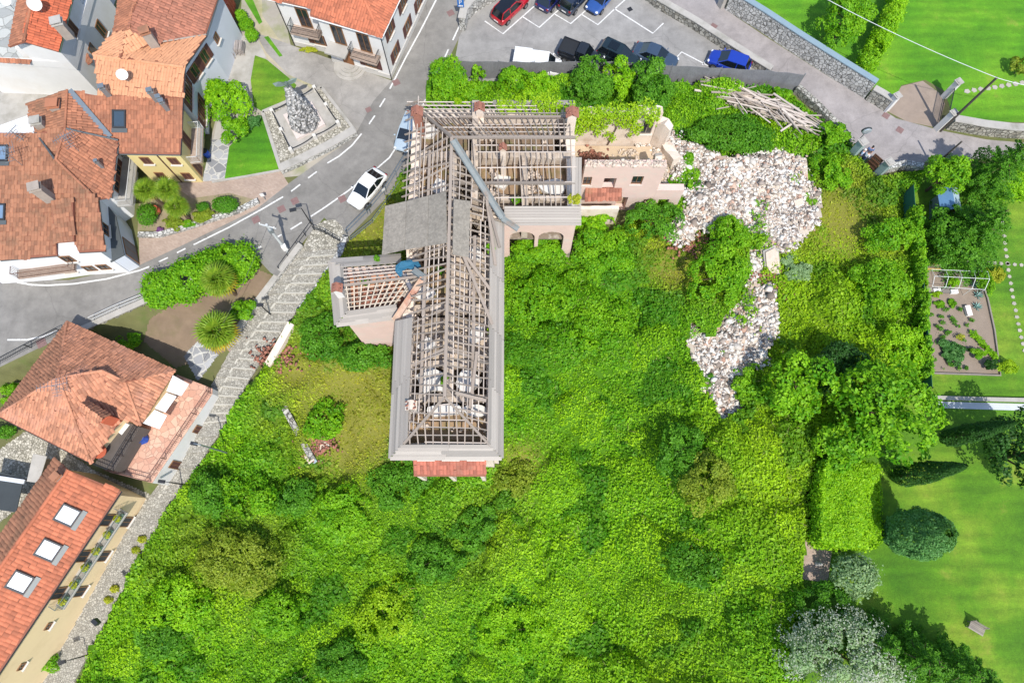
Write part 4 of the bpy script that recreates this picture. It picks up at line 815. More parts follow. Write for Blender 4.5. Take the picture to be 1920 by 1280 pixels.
# east slope south of the top wing
yE = TS
timbers((XE, YS, ZE), (XE, yE, ZE), (XR, yE, ZR), (XR, YS, ZR), [.26, .35, .44, .53, .62, .71, .80, .89], fr(29, .03, .99), ulim=lambda v: (v*(YH-YS)/(yE-YS), 1), vlim=lambda u: (.24, min(1, u*(yE-YS)/(YH-YS))))
timbers((XE, yE, ZE), (XE, YT, ZE), (XR, YT, ZR), (XR, yE, ZR), fr(9), fr(10), ulim=lambda v: (0, v), vlim=lambda u: (u, 1), miss=.12)
# south hip
timbers((XW, YS, ZE), (XE, YS, ZE), (XE, YH, ZR), (XW, YH, ZR), [.28, .4, .52, .64, .76, .88], fr(14, .02, .98), miss=.02, ulim=lambda v: (v*.5, 1-v*.5), vlim=lambda u: (.2, min(1, 2*u, 2-2*u)))
# top wing: south slope, north slope
timbers((XR, TS, ZE), (TE, TS, ZE), (TE-.4, YT, ZR), (XR, YT, ZR), [.24+.085*i for i in range(9)], fr(21, .02, .97), ulim=lambda v: ((1-v)*(XE-XR)/(TE-XR), .985), vlim=lambda u: (max(.2, 1-u*(TE-XR)/(XE-XR)), 1))
timbers((XW, YN, ZE), (TE, YN, ZE), (TE-.4, YT, ZR), (XR, YT, ZR), [.03, .13, .23, .33, .43, .53, .63, .73, .83, .93], fr(24, .0, .97), ulim=lambda v: (0, .97-.2*(v < .3)), miss=.1)
# ridge beams, hips, purlins
for a, b, w in ((r0, r1, .22), ((XR, YT, ZR), (TE-.5, YT, ZR), .18), (r0, (XW+1.1, YS+1.0, ZE+.72), .16), (r0, (XE-.9, YS+.9, ZE+.6), .16), (r1, (XW+.5, YN-.4, ZE+.3), .2), ((-6.2, 9, 9.3), (-6.2, 28, 9.3), .2), ((-2.7, 9, 9.3), (-2.7, 21, 9.3), .2), ((XR, 25.3, 9.25), (TE-.5, 25.3, 9.25), .2), ((-4, 31, 9.2), (TE-.6, 31, 9.2), .18)): bar_obj('roof_beam', m_raf, pal, a, b, w, .2)
for a, b in (((-4.1, 20.6, 10.5), (-1.4, 14.4, 8.9)), ((-4.3, 20.4, 10.5), (-1.6, 17.0, 9.0)), ((-1.9, 24.2, 9.2), (-1.2, 19.0, 8.6)), ((-1.7, 23.4, 9.2), (-.9, 20.4, 8.6)), ((-7.6, 11.2, 8.3), (-4.5, 12.2, 10.4)), ((-4.4, 12.2, 10.4), (-1.4, 11.6, 8.3)), ((-3.8, 9.2, 10.2), (-1.8, 8.9, 9)), ((-2.4, 12.2, 9.6), (-2.9, 8.0, 9.2))): bar_obj('fallen_beam', m_raf, pal, a, b, .2, .18)
# eave boards: planks running along the eaves
def boards(a, b, c, d, n, seg=4.0):
    """n planks between outer edge a-b and inner edge d-c"""
    a, b, c, d = (Vector(p) for p in (a, b, c, d))
    for i in range(n):
        v = (i+.5)/n; p, q = a.lerp(d, v), b.lerp(c, v); L = (q-p).length; w = (a-d).length/n; k = max(1, round(L/seg)); off = random.uniform(-.1, .1) if k > 1 else 0; e = [0]+[min(1, (j+off)/k) for j in range(1, k)]+[1]; up = (b-a).cross(d-a); up = up if up.z > 0 else -up
        for j in range(k): bar_obj('eave_board', m_board, pal, p.lerp(q, e[j]+.001)+Vector((0, 0, random.uniform(-.012, .012))), p.lerp(q, e[j+1]-.001), w-.015, .045, up)
def pw(x, v=None): return (x, zr_at(x)+.0)
dz = .09
def ez(v): return ZE+(ZR-ZE)*v+dz
xa, va = XW+.34*(XR-XW), .34
boards((XW, YS, ZE+dz), (XW, 14.9, ZE+dz), (xa, 14.9, ez(.34)), (xa, YS+.34*(YH-YS), ez(.34)), 8); xb = XE-.26*(XE-XR)
boards((XE, YS, ZE+dz), (XE, 22.6, ZE+dz), (xb, 22.6, ez(.26)), (xb, YS+.26*(YH-YS), ez(.26)), 6); boards((XW, YS-.01, ZE+dz), (XE, YS-.01, ZE+dz), (XE-.24*(XE-XR), YS+.24*(YH-YS), ez(.24)), (XW+.24*(XR-XW), YS+.24*(YH-YS), ez(.24)), 5)
boards((XE+.02, TS, ZE+dz), (TE, TS, ZE+dz), (TE, TS+1.3, ez(.23)), (XE+.02, TS+1.3, ez(.23)), 7); boards((TE-.02, TS+1.32, ez(.23)), (TE-.02, TS+4.6, ez(.75)), (TE-.75, TS+4.6, ez(.75)), (TE-.75, TS+1.32, ez(.23)), 3)
boards((-1.5, YN+.05, ZE+.1), (TE-.2, YN+.05, ZE+.1), (TE-.2, YN-.4, ZE+.2), (-1.5, YN-.4, ZE+.2), 2)
# steel valley gutter
def gut(a, b, w=.5, name='valley_gutter', m=m_steel, d=.18):
    a, b = Vector(a), Vector(b); x = (b-a).normalized(); y = Vector((0, 0, 1)).cross(x).normalized(); z = x.cross(y); v = []
    for p in (a, b):
        for s, h in ((-1, d), (-.55, 0), (.55, 0), (1, d)): v.append(p+y*s*w/2+z*(h+.12))
        for s, h in ((1, d-.02), (.55, -.02), (-.55, -.02), (-1, d-.02)): v.append(p+y*s*w/2+z*(h+.1))
    return MB().add(v, [(i, (i+1) % 8, 8+(i+1) % 8, 8+i) for i in range(8)]).build(name, m, pal)
m_zinc = mat('old_zinc', '#7b8282', .25, 2, .7, .1, metal=0, stain='#7d6a5c', stain_s=1.0); gut((XR+.05, YT-.3, ZR+.05), (XE-.15, TS+.4, ZE+.45), .55, m=m_zinc); gut((XE-.2, TS+.35, ZE+.4), (XE+1.0, TS-.3, ZE-.1), .45, m=m_zinc)
# chip board sheets on both slopes
def sheet_on(px, zs, t=.05):
    pts = [P(x, y, z) for (x, y), z in zip(px, zs)]; return MB().slab(pts, t).build('cover_sheet', m_osb, pal)
sheet_on([(722, 386), (762, 377), (758, 468), (716, 478)], (8.0, 8.65, 8.65, 8.0)); sheet_on([(762.5, 377), (803, 367), (802, 461), (758.5, 468)], (8.67, 9.55, 9.55, 8.67)); sheet_on([(803.5, 367), (836, 359), (838, 455), (802.5, 461)], (9.6, 10.55, 10.55, 9.6))
sheet_on([(851, 373), (882, 377), (879, 482), (849, 477)], (10.75, 10.0, 10.0, 10.75))
# chimneys
def rchim(px, py, zt, s, m, tiled=True, zb=7.0, h=None):
    p = P(px, py, zt); o = MB().box((p.x, p.y, (zb+zt)/2), (s, s*.85, zt-zb)).build('chimney', m, pal); mb = MB()
    for k in (-1, 1): mb.slab([p+Vector((k*s*.75, -s*.6, .02)), p+Vector((k*s*.75, s*.6, .02)), p+Vector((0, s*.6, .4)), p+Vector((0, -s*.6, .4))], .09)
    mb.build('chimney_cap', m_brickr if tiled else m_plast, o)
    X = p.x+rng.uniform(-s*.6, s*.6, 14); Y = p.y+rng.uniform(-s*.5, s*.5, 14); stones('chimney_bricks', X, Y, np.full(14, zt+.25), np.full(14, .09), m_brickr, o)
for a in ((782, 210, 9.9, .62, m_brickr), (899, 202, 10.2, .55, m_plast), (1073, 212, 10.6, .66, m_plast), (943, 277, 10.8, .4, m_plast), (771, 760, 9.0, .55, m_white_r, False)): rchim(*a)
MB().box(P(900, 222, 9.2)-Vector((0, 0, 1.2)), (.6, .9, 2.4)).build('chimney_breast', m_plast, pal)
# arcade on the south front of the top wing
def arcade():
    y = T0-.02; xs = [W1+.36, T1]; zb, zt = -.6, 7.7; mb = MB(); th = .55; cx = [.55, 2.6, 4.35]; r = 1.02; zs = 4.25; prof = []
    xL, xR_ = W1+.36, T1+.35; edges = [xL]
    def quad(x0, x1, z0, z1): mb.box(((x0+x1)/2, y, (z0+z1)/2), (x1-x0, th, z1-z0))
    cur = xL
    for c in (.82, 3.16):
        quad(cur, c-r, zb, zs); cur = c+r
        n = 10
        for q in range(n):
            t0, t1 = math.pi-math.pi*q/n, math.pi-math.pi*(q+1)/n; x0, x1 = c+r*math.cos(t0), c+r*math.cos(t1); z0, z1 = zs+r*math.sin(t0), zs+r*math.sin(t1)
            v = [(x0, y-th/2, z0), (x1, y-th/2, z1), (x1, y-th/2, zs+r+.02), (x0, y-th/2, zs+r+.02)]; v += [(a, y+th/2, b) for a, _, b in v]; mb.add(v, [(0, 1, 2, 3), (5, 4, 7, 6), (0, 4, 5, 1), (3, 2, 6, 7)])
    quad(cur, xR_, zb, zs)
    for c0, c1 in ((xL, .82-r), (.82+r, 3.16-r), (3.16+r, xR_)): quad(c0, c1, zs+.001, zs+r+.02)
    quad(xL, xR_, zs+r+.021, zt); mb.build('arcade_wall', m_pink, pal)
    MB().box(((xL+xR_)/2, y+2.2, 1.5), (xR_-xL, .3, 5)).build('arcade_back_wall', m_plast, pal)
arcade()
# porch roof on the south end
def porch():
    z = 2.3; a = [P(776, 893, z), P(911, 893, z)]; b0 = Vector((a[0].x, S0-.36, z+.75)); b1 = Vector((a[1].x, S0-.36, z+.75)); roof_plane(pal, [a[0], a[1], b1, b0], tile_mat('tile_porch', '#a0604f', .3, '#94705f'), t_under, name='porch_roof')
    for x in (a[0].x+.3, (a[0].x+a[1].x)/2, a[1].x-.3): MB().box((x, a[0].y+.2, z/2-3.1), (.3, .3, z+6)).build('porch_post', m_plast, pal)
porch()
for t in (.12, .3, .48, .66, .84):
    for z in (-.2, 3.6): win(pal, (W1+.35, S0), (W1+.35, T0), t, z, 1.1, 1.7, cen=(-4.4, 15), closed=True, shut=m_wood)
for t in (.1, .28, .42):
    for z in (-.2, 3.6): win(pal, (W0-.35, S0), (W0-.35, N0), t, z, 1.1, 1.7, cen=(-4.4, 15), closed=True, shut=m_wood)
for t in (.2, .5, .8): win(pal, (W0, S0-.35), (W1, S0-.35), t, 4.4, 1.1, 1.7, cen=(-4.4, 15), closed=True, shut=m_wood)
# ---------------- west wing
def west_wing():
    z, zr = 7.0, 8.7; A, B, Cc, D = P(616, 488, z), P(752, 478, z), P(748, 598, z), P(628, 613, z); u = (B-A).normalized(); v = (A-D).normalized(); rl = P(645, 535, zr); rr = P(790, 518, zr)
    f = inset([A, B+Vector((1.5, 0, 0)), Cc+Vector((1.5, 0, 0)), D], .85); f = [Vector((p.x, p.y)) for p in f]
    for i in (0, 2, 3): wall_seg(f[i], f[(i+1) % 4], -5, 6.8, .55, m_pink, jag=.12)
    MB().prism([(p.x, p.y) for p in inset(f, .2)], 6.0, 6.15).build('attic_floor', mat('terracotta_vaults', '#b28468', .3, 1.6, .95, .5, 10, stain='#a8634a', stain_s=.9), pal)
    nn = 7
    for i in range(nn):                                             # beams with infill vaults
        t = (i+.5)/nn; p, q = Vector((*f[0].lerp(f[1], t), 6.2)), Vector((*f[3].lerp(f[2], t), 6.2)); bar_obj('floor_beam', m_raf, pal, p, q, .16, .2)
    def band(a, b, ai, bi, n=4, m=None): boards(a, b, bi, ai, n, 3.0)
    e = Vector((0, 0, .1)); uI, vI = u*1.15, v*1.0
    Ai, Bi, Ci, Di = A+uI-v*.75+Vector((0, 0, .35)), B-v*.75+Vector((0, 0, .35)), Cc+v*.95+Vector((0, 0, .4)), D+uI+v*.95+Vector((0, 0, .4))
    band(A+e, B+e, Ai+e, Bi+e, 3); band(D+e, Cc+e, Di+e, Ci+e, 4); band(A+e, D+e, Ai+e, Di+e, 4)
    for k in range(9):                                              # north slope battens and rafters
        pass
    for k in range(5): t = k/5; p, q = Ai.lerp(rl, t), Bi.lerp(rr, t); bar_obj('batten', m_bat, pal, p+e*.6, q+e*.6, .08, .06)
    for k in range(9): t = (k+.3)/9; p, q = Ai.lerp(Bi, t), rl.lerp(rr, t); bar_obj('rafter', m_raf, pal, p-e*.3, q-e*.3, .1, .13)
    m_new = mat('new_pale_wood', '#bfb3a2', .1, 2, .85, .1, obj=.15)
    for k in range(6): t = k/6; p, q = Di.lerp(rl, t), Ci.lerp(rr, t); bar_obj('batten', m_new, pal, p+e*.6, q+e*.6, .06, .05)
    for k in range(10): t = (k+.3)/10; p, q = Di.lerp(Ci, t), rl.lerp(rr, t); bar_obj('rafter', m_new, pal, p-e*.2, q-e*.2, .07, .1)
    bar_obj('roof_beam', m_raf, pal, rl, rr, .16, .18)
    # bricks heaped on the attic floor, valley gutters, blue tarp
    X = np.clip(rng.normal(P(700, 570, 6).x, 1.1, 260), P(650, 570, 6).x, 99); Y = np.clip(rng.normal(P(700, 570, 6).y, .6, 260), P(700, 592, 6).y, P(700, 545, 6).y); stones('brick_heap', X, Y, 6.15+.3*np.exp(-((X-X.mean())**2+(Y-Y.mean())**2)), rng.uniform(.1, .22, 260), m_brickr, pal)
    gut(P(796, 522, 9.2), P(742, 602, 7.5), .5, m=mat('rusty_valley', '#b59a86', .3, 3, .7, .3, stain='#a0583f', stain_s=1.2)); gut(P(775, 508, 9.0), P(797, 524, 9.25), .5, m=m_zinc); gut(P(758, 515, 8.4), P(776, 556, 8.5), .35, m=mat('lead_sheet', '#6f7078', .15, 2, .6))
    ring = [(742, 498), (752, 490), (768, 487), (784, 490), (790, 500), (776, 506), (764, 503), (754, 508), (757, 522), (750, 520), (741, 508)]
    mb = MB(); v = [P(x, y, 8.55+.12*math.sin(i*2.1)) for i, (x, y) in enumerate(ring)]; mb.slab(v, .05); mb.build('blue_tarp', mat('tarp_blue', '#2c6580', .2, 4, .6, .4), pal)
    rchim(632, 540, 8.8, .55, m_white_r, True, 6.0)
west_wing()
# ---------------- ruined side rooms east of the palazzo
rw = thing('ruined_wing', 'roofless pink walled ruin beside the stripped palazzo', 'ruin', Vector((9, 28, 0)))
def holed_wall(a, b, z0, z1, th, holes, m, parent, name='wall'):
    """wall a-b with rectangular openings (u0,u1,z0,z1) in metres, in columns"""
    a, b = Vector((a[0], a[1], 0)), Vector((b[0], b[1], 0)); L = (b-a).length; d = (b-a)/L; rz = math.atan2(d.y, d.x); mb = MB(); us = sorted({0, L, *[h[0] for h in holes], *[h[1] for h in holes]})
    for u0, u1 in zip(us, us[1:]):
        hs = sorted([h for h in holes if h[0] <= u0+1e-6 and h[1] >= u1-1e-6], key=lambda h: h[2]); zc = z0
        for h in hs+[None]:
            ze = h[2] if h else z1(a+d*(u0+u1)/2) if callable(z1) else (h[2] if h else z1)
            if ze > zc: c = a+d*(u0+u1)/2; mb.box((c.x, c.y, (zc+ze)/2), (u1-u0, th, ze-zc), rz)
            if h: zc = h[3]
    return mb.build(name, m, parent)
yw = 28.06; x0 = 5.72; zt = 7.4
holed_wall((x0, yw), (12.1, yw), -.5, zt, .6, [(.05, .75, 4.4, 5.8), (1.75, 2.75, 3.9, 5.6), (4.0, 4.9, 4.5, 5.9), (3.3, 4.2, .1, 2.4), (5.6, 6.3, .4, 2.0)], m_pink, rw)
holed_wall((12.11, yw), (14.4, yw), -.5, 3.6, .6, [(.5, 1.4, .6, 2.0)], m_pink, rw); wall_seg((12.1, yw+.3), (12.3, 31), -.5, 4.5, .55, m_plast, 'broken_wall', .6, rw)
for u, zz, w in ((4.45, 4.5, .9), (.4, 4.4, .7)): win(rw, (x0, yw-.12), (12.1, yw-.12), u/6.38, zz, w, 1.4, cen=(9, 35))
roof_plane(rw, [P(1098, 352, 4.0), P(1166, 352, 4.0), P(1166, 375, 3.2), P(1098, 375, 3.2)], tile_mat('tile_leanto', '#986250', .4, '#8f7a5a'), t_under, name='lean_to_roof'); wall_seg((x0, yw-1.5), (9.0, yw-1.5), -.5, 2.9, .3, m_plast, 'lean_to_wall', .05, rw)
wall_seg((5.0, 34.0), (12.6, 34.2), -.5, 5.6, .7, m_plast, 'broken_wall', .35, rw); wall_seg((12.6, 34.1), (13.6, 33.4), -.5, 4.6, .7, m_plast, 'broken_wall', .7, rw); wall_seg((13.6, 33.4), (14.4, 31.6), -.5, 2.2, .8, m_plast, 'broken_wall', .8, rw)
win(rw, (5, 33.75), (12.6, 33.85), .87, 2.6, 1.0, 1.8, cen=(9, 40), frame=m_raf)
MB().prism([(5.7, 28.4), (12, 28.4), (14, 31), (13.4, 33.5), (5.3, 33.6)], -.3, 1.0).build('room_floor', mat('room_screed', '#b9a58c', .2, 1, .95, .4, stain='#9a7f62'), rw)
X = rng.normal(7.0, .75, 420); Y = rng.normal(31.2, .8, 420); h = np.exp(-((X-7)**2+(Y-31.2)**2)/1.4); o = stones('tile_heap', X, Y, 1.0+.9*h, rng.uniform(.12, .26, 420), m_brickr, rw, flat=.35)
X = rng.uniform(8.5, 13.8, 900); Y = rng.uniform(28.6, 33.2, 900); k = fbm(X, Y, 1.5, 3) > .45; stones('room_rubble', X[k], Y[k], np.full(k.sum(), 1.02), rng.uniform(.08, .22, k.sum()), m_rub, rw)
X = rng.uniform(x0, 12, 160); stones('wall_top_stones', X, yw+rng.uniform(-.25, .25, 160), np.full(160, zt), rng.uniform(.1, .22, 160), m_rub, rw)
# ---------------- rubble fields
m_rubW, n_, l_, b_ = nt('rubble_white'); MATS['rubble_white'] = m_rubW
cr_ = ramp(n_, [(0, L3('#73675d')), (.2, L3('#978b81')), (.45, L3('#c9c2b8')), (.78, L3('#dcd7cf')), (.9, L3('#c2b09e')), (1, L3('#a98370'))]); l_.new(n_.new('ShaderNodeNewGeometry').outputs['Random Per Island'], cr_.inputs[0])
l_.new(mixrgb(n_, l_, .3, cr_.outputs[0], noise(n_, l_, 6, 4), 'OVERLAY'), b_.inputs['Base Color']); b_.inputs['Roughness'].default_value = .95
def rubble(name, label, px, n, seed, hmax=1.2, smin=.06, smax=.23):
    w = [G(*p) for p in px]; X = rng.uniform(min(p.x for p in w), max(p.x for p in w), n); Y = rng.uniform(min(p.y for p in w), max(p.y for p in w), n); k = pip(w, X+2.6*(fbm(X, Y, 1.7, 2)-.5)+rng.normal(0, .25, n), Y+2.6*(fbm(X, Y, 1.7, 4)-.5)+rng.normal(0, .25, n)); X, Y = X[k], Y[k]
    hh = hmax*fbm(X, Y, 4, seed); S = smin+(smax-smin)*rng.random(len(X))**2.2*np.where(rng.random(len(X)) < .05, 2.3, 1)*(.6+.9*fbm(X, Y, 2.2, 61)); Z = tz(X, Y)+hh*rng.uniform(.85, 1.0, len(X))
    o = stones(name, X, Y, Z, S, m_rubW); tag(o, label, 'rubble')
    # the packed mass under the loose stones
    cell = .25; x0, x1, y0, y1 = X.min(), X.max(), Y.min(), Y.max(); nx, ny = int((x1-x0)/cell)+2, int((y1-y0)/cell)+2; GX, GY = np.meshgrid(x0+np.arange(nx)*cell, y0+np.arange(ny)*cell)
    GZ = tz(GX, GY)+hmax*fbm(GX, GY, 4, seed)-.05; ins = pip(w, GX[:-1, :-1]+.12, GY[:-1, :-1]+.12); j, i = np.nonzero(ins); a = j*nx+i; Fq = np.c_[a, a+1, a+nx+1, a+nx]; u, inv = np.unique(Fq, return_inverse=True)
    V = np.c_[GX.ravel(), GY.ravel(), GZ.ravel()][u]; npmesh('rubble_bed', V, inv.reshape(-1, 4), mat('rubble_dust', '#b8ab9b', .2, 1.5, .95, .5, 14, stain='#a87a68', stain_s=.5), None, 'structure', smooth=True)
RUB1 = [(1252, 300), (1300, 285), (1390, 318), (1450, 290), (1500, 310), (1510, 350), (1534, 385), (1530, 415), (1502, 452), (1465, 474), (1424, 482), (1398, 440), (1345, 418), (1300, 440), (1268, 462), (1236, 442), (1285, 395), (1290, 345), (1255, 340)]
RUB2 = [(1395, 548), (1412, 532), (1432, 548), (1446, 565), (1452, 600), (1445, 640), (1428, 680), (1405, 690), (1375, 745), (1390, 768), (1345, 792), (1330, 740), (1310, 705), (1285, 650), (1288, 610), (1330, 640), (1350, 600)]
RUB4 = [(1402, 462), (1428, 476), (1424, 520), (1402, 552), (1388, 540), (1396, 500)]
RUB3 = [(1225, 250), (1262, 270), (1310, 290), (1300, 345), (1265, 330), (1252, 305), (1190, 300), (1215, 275)]
rubble('rubble_field', 'broad field of white and pink broken masonry east of the pink ruin', RUB1, 14000, 21, 1.9); rubble('rubble_field', 'narrow tongue of pale broken stones running down the overgrown slope', RUB2, 9000, 23, 1.3); rubble('rubble_field', 'thin strip of broken bricks and stones beside the tilted slab', RUB4, 2500, 27, .7); rubble('rubble_field', 'small rubble spill at the broken corner of the ruined wing', RUB3, 3500, 25, 1.6)
def slab_obj(label, px, z, t, m, name='concrete_slab', tilt=.35):
    pts = [G(*p) for p in px]; c = sum(pts, Vector())/len(pts); v = [Vector((p.x, p.y, c.z+z+(p-c).dot(Vector((.4, .9, 0)))*tilt)) for p in pts]; o = thing(name, label, 'slab', Vector((c.x, c.y, c.z)))
    MB().slab(v, t).build('slab', m, o); MB().slab([c.lerp(Vector((p.x, p.y, p.z)), .8)+Vector((0, 0, z*.4)) for p in v], z*.6+.3).build('rubble_foot', m_rub, o)
m_slab = mat('slab_grey', '#a09c96', .12, 1.5, .9, .2, stain='#87827a')
slab_obj('large tilted grey concrete slab between the two rubble fields', [(1424, 478), (1442, 470), (1452, 480), (1458, 505), (1458, 522), (1440, 520), (1430, 505)], .7, .3, m_slab); slab_obj('small pale concrete slab at the top of the stone tongue', [(1414, 542), (1424, 540), (1436, 555), (1430, 562)], .5, .25, m_slab); slab_obj('flat white slab fragment lying at the far rubble edge', [(1478, 385), (1496, 380), (1500, 392), (1484, 398)], .8, .2, m_white_r)
slab_obj('lone broken brown block in the overgrown grass west of the stone tongue', [(1252, 556), (1266, 552), (1272, 570), (1256, 578)], .5, .4, mat('brown_block', '#8a6a62', .2, 3))
# timber heap by the screen fence
th = thing('timber_heap', 'heap of grey discarded roof timbers below the screen fence', 'timber', P(1410, 195)); random.seed(21); c = P(1405, 205)
for k in range(150):
    u = random.random(); base = P(1335+175*u, 178+65*u+random.uniform(-16, 16)); L = random.uniform(1.2, 4.2); a = random.gauss(-.42, .35); d = Vector((math.cos(a), math.sin(a), random.uniform(-.08, .08)))*L/2; z = random.uniform(.6, 1.5); b = base+Vector((0, 0, z)); bar_obj('timber', m_bat if k % 3 else m_raf, th, b-d, b+d, random.choice((.06, .08, .1, .16)), random.uniform(.06, .12))
# ================================================================ VEGETATION
LF = leaf_mat('leaf', .55, .3); m_bark = mat('bark', '#5b4a3a', .25, 4, .95, .5)
def cl(h): return np.array(L3(h))
GREEN = {'lime': ('#74a00e', '#a4c41e'), 'mid': ('#4b8b0c', '#8abb1c'), 'deep': ('#37700f', '#6ca428'), 'dark': ('#234a16', '#41702a'), 'olive': ('#66801a', '#98a834'), 'blue': ('#3a7030', '#6fa058'), 'bright': ('#5c9a0a', '#9ecc1e'), 'yellow': ('#8c9c1c', '#b9bb3a'), 'dry': ('#8a8236', '#b3a860'), 'grey': ('#5f8350', '#a6c08c')}
def pal2(name): a, b = GREEN[name]; return cl(a), cl(b)
# --- ground cover of the abandoned garden
WILD = [(75, 1420), (192, 1190), (285, 1010), (355, 905), (436, 790), (500, 690), (545, 620), (600, 540), (645, 470), (700, 415), (765, 320), (800, 190), (806, 140), (860, 160), (1260, 165), (1480, 178), (1590, 280), (1640, 335), (1735, 322), (1692, 400), (1708, 520), (1720, 720), (1640, 800), (1530, 850), (1506, 900), (1500, 1060), (1485, 1420)]
_gc = .15; _gx0, _gy0 = -44.0, -16.0; _nx, _ny = int(88/_gc), int(64/_gc)
HG = np.zeros((_ny, _nx)); CG = np.zeros((_ny, _nx)); _r = np.random.default_rng(3)
_XX, _YY = np.meshgrid(_gx0+np.arange(_nx)*_gc, _gy0+np.arange(_ny)*_gc)
HG = 1.0*fbm(_XX, _YY, 7, 31)**1.5
_wx = _XX+.9*(fbm(_XX, _YY, 1.3, 91)-.5)*2; _wy = _YY+.9*(fbm(_XX, _YY, 1.3, 93)-.5)*2; _top = HG.copy()
for _k in range(1500):
    cx_, cy_ = _r.uniform(-42, 42), _r.uniform(-14, 46); rr_ = _r.uniform(.6, 1.5)*(1+.8*(_r.random() < .22)); hh_ = rr_*_r.uniform(.22, .66); cc_ = _r.uniform(-1, 1)
    i0, i1 = int((cx_-rr_*1.9-_gx0)/_gc), int((cx_+rr_*1.9-_gx0)/_gc); j0, j1 = int((cy_-rr_*1.9-_gy0)/_gc), int((cy_+rr_*1.9-_gy0)/_gc); i0, j0 = max(0, i0), max(0, j0); sl_ = (slice(j0, j1), slice(i0, i1))
    d2 = ((_wx[sl_]-cx_)**2+(_wy[sl_]-cy_)**2)/rr_**2; h_ = HG[sl_]*0+hh_*np.sqrt(np.clip(1-d2, 0, 1))+1.0*fbm(cx_+0*d2, cy_+0*d2, 7, 31, 1)**1.5*(d2 < 1); up_ = h_ > _top[sl_]; _top[sl_] = np.where(up_, h_, _top[sl_]); CG[sl_] = np.where(up_, cc_, CG[sl_])
HG = _top+.25*fbm(_XX, _YY, .8, 37)
def gsamp(Gr, X, Y):
    x = np.clip((np.asarray(X)-_gx0)/_gc, 0, _nx-2); y = np.clip((np.asarray(Y)-_gy0)/_gc, 0, _ny-2); i = x.astype(int); j = y.astype(int); u = x-i; v = y-j
    return (Gr[j, i]*(1-u)+Gr[j, i+1]*u)*(1-v)+(Gr[j+1, i]*(1-u)+Gr[j+1, i+1]*u)*v
def mound(X, Y): return gsamp(HG, X, Y)
WW = [G(*p) for p in WILD]; RUIN = [(XW+.3, YS+.6), (XE-.4, YS+.6), (XE-.4, TS+.8), (TE, TS+.8), (12.3, 27.9), (14.2, 31), (13.2, 34.2), (XW+.3, 33.0)]; WING = [(p.x, p.y) for p in (P(625, 495, 6.5), P(760, 485, 6.5), P(760, 590, 6.5), P(635, 604, 6.5))]
HOLES = [[(p.x, p.y) for p in (G(*q) for q in poly)] for poly in (RUB1, RUB2, RUB3, RUB4)]; STAIR = [(p.x, p.y) for p in SR[2:]]+[(p.x-2, p.y) for p in reversed(SR[2:])]
# what grows where: (px, py, radius px, kind, weight)
KIND = [(690, 425, 70, 'dryol', 1.6), (760, 420, 50, 'dryol', 1.2), (655, 725, 95, 'dryol', 2.6), (692, 805, 80, 'dryol', 2.2), (640, 840, 60, 'dryol', 1.6), (560, 700, 40, 'dryol', 1.2), (1260, 500, 55, 'dryol', 1.6), (1230, 470, 40, 'lime', 1), (1570, 420, 80, 'dryol', 1.2), (1600, 360, 60, 'olive', 1.4), (1520, 620, 110, 'lime', 2.2), (1560, 520, 80, 'lime', 1.8), (1600, 640, 70, 'lime', 1.8), (1460, 860, 90, 'lime', 2.2), (1440, 930, 80, 'lime', 1.8), (1400, 1000, 70, 'lime', 1.0), (1390, 800, 50, 'lime', 1.2), (1530, 300, 60, 'mid', 1.2), (1450, 1200, 90, 'mid', 1), (1100, 760, 160, 'mid', 2.2), (1100, 620, 120, 'mid', 2), (1050, 900, 120, 'bright', 1.6), (1150, 1050, 130, 'bright', 1.4), (1000, 1200, 130, 'bright', 1.2), (800, 1180, 110, 'bright', 1.2), (700, 1100, 90, 'lime', .9), (560, 1180, 140, 'mid', 1.6), (350, 1200, 120, 'bright', 1.3), (430, 1040, 90, 'olive', 1.8), (480, 1060, 60, 'olive', 1.5), (620, 980, 90, 'mid', 1.4), (560, 880, 70, 'mid', 1.4), (820, 1060, 70, 'deep', 1.0), (950, 960, 60, 'olive', .9), (900, 1000, 70, 'olive', .9), (980, 870, 40, 'dryol', 1.0), (1300, 1100, 140, 'bright', 1.4), (1250, 1230, 110, 'lime', .9), (1330, 720, 60, 'mid', 1.5), (1000, 520, 70, 'mid', 1.5), (1000, 170, 200, 'mid', 2.5), (560, 790, 60, 'mid', 1.0), (640, 640, 60, 'mid', 1.8), (850, 900, 90, 'mid', 1.2), (1650, 560, 70, 'mid', 1.6), (1700, 640, 60, 'bright', 1.4), (420, 900, 80, 'bright', 1.2), (1640, 800, 80, 'deep', 1.2)]
GREEN['dryol'] = ('#7c8a22', '#b0ab42')
def kindmix(X, Y):
    W = np.zeros(len(X))+.25; a0, b0 = pal2('mid'); A = np.outer(W, a0); B = np.outer(W, b0); xx = X+2.5*(fbm(X, Y, 3, 71)-.5)*2; yy = Y+2.5*(fbm(X, Y, 3, 73)-.5)*2
    for px, py, r, kd, wt in KIND:
        p = G(px, py); rm = r/22.5; w = wt*np.exp(-((xx-p.x)**2+(yy-p.y)**2)/(rm*rm)); a, b = pal2(kd); A += np.outer(w, a); B += np.outer(w, b); W += w
    return A/W[:, None], B/W[:, None]
def scatter(n):
    x0, x1, y0, y1 = min(p.x for p in WW), max(p.x for p in WW), min(p.y for p in WW), max(p.y for p in WW); X = rng.uniform(x0, x1, n); Y = rng.uniform(y0, y1, n)
    k = pip(WW, X, Y) & ~pip(RUIN, X, Y) & ~pip(WING, X, Y)
    nz_ = fbm(X, Y, 1.8, 99)
    for h in HOLES: k &= ~(pip(h, X, Y) & ((rng.random(n) > .35) | (nz_ < .6)))
    return X[k], Y[k]
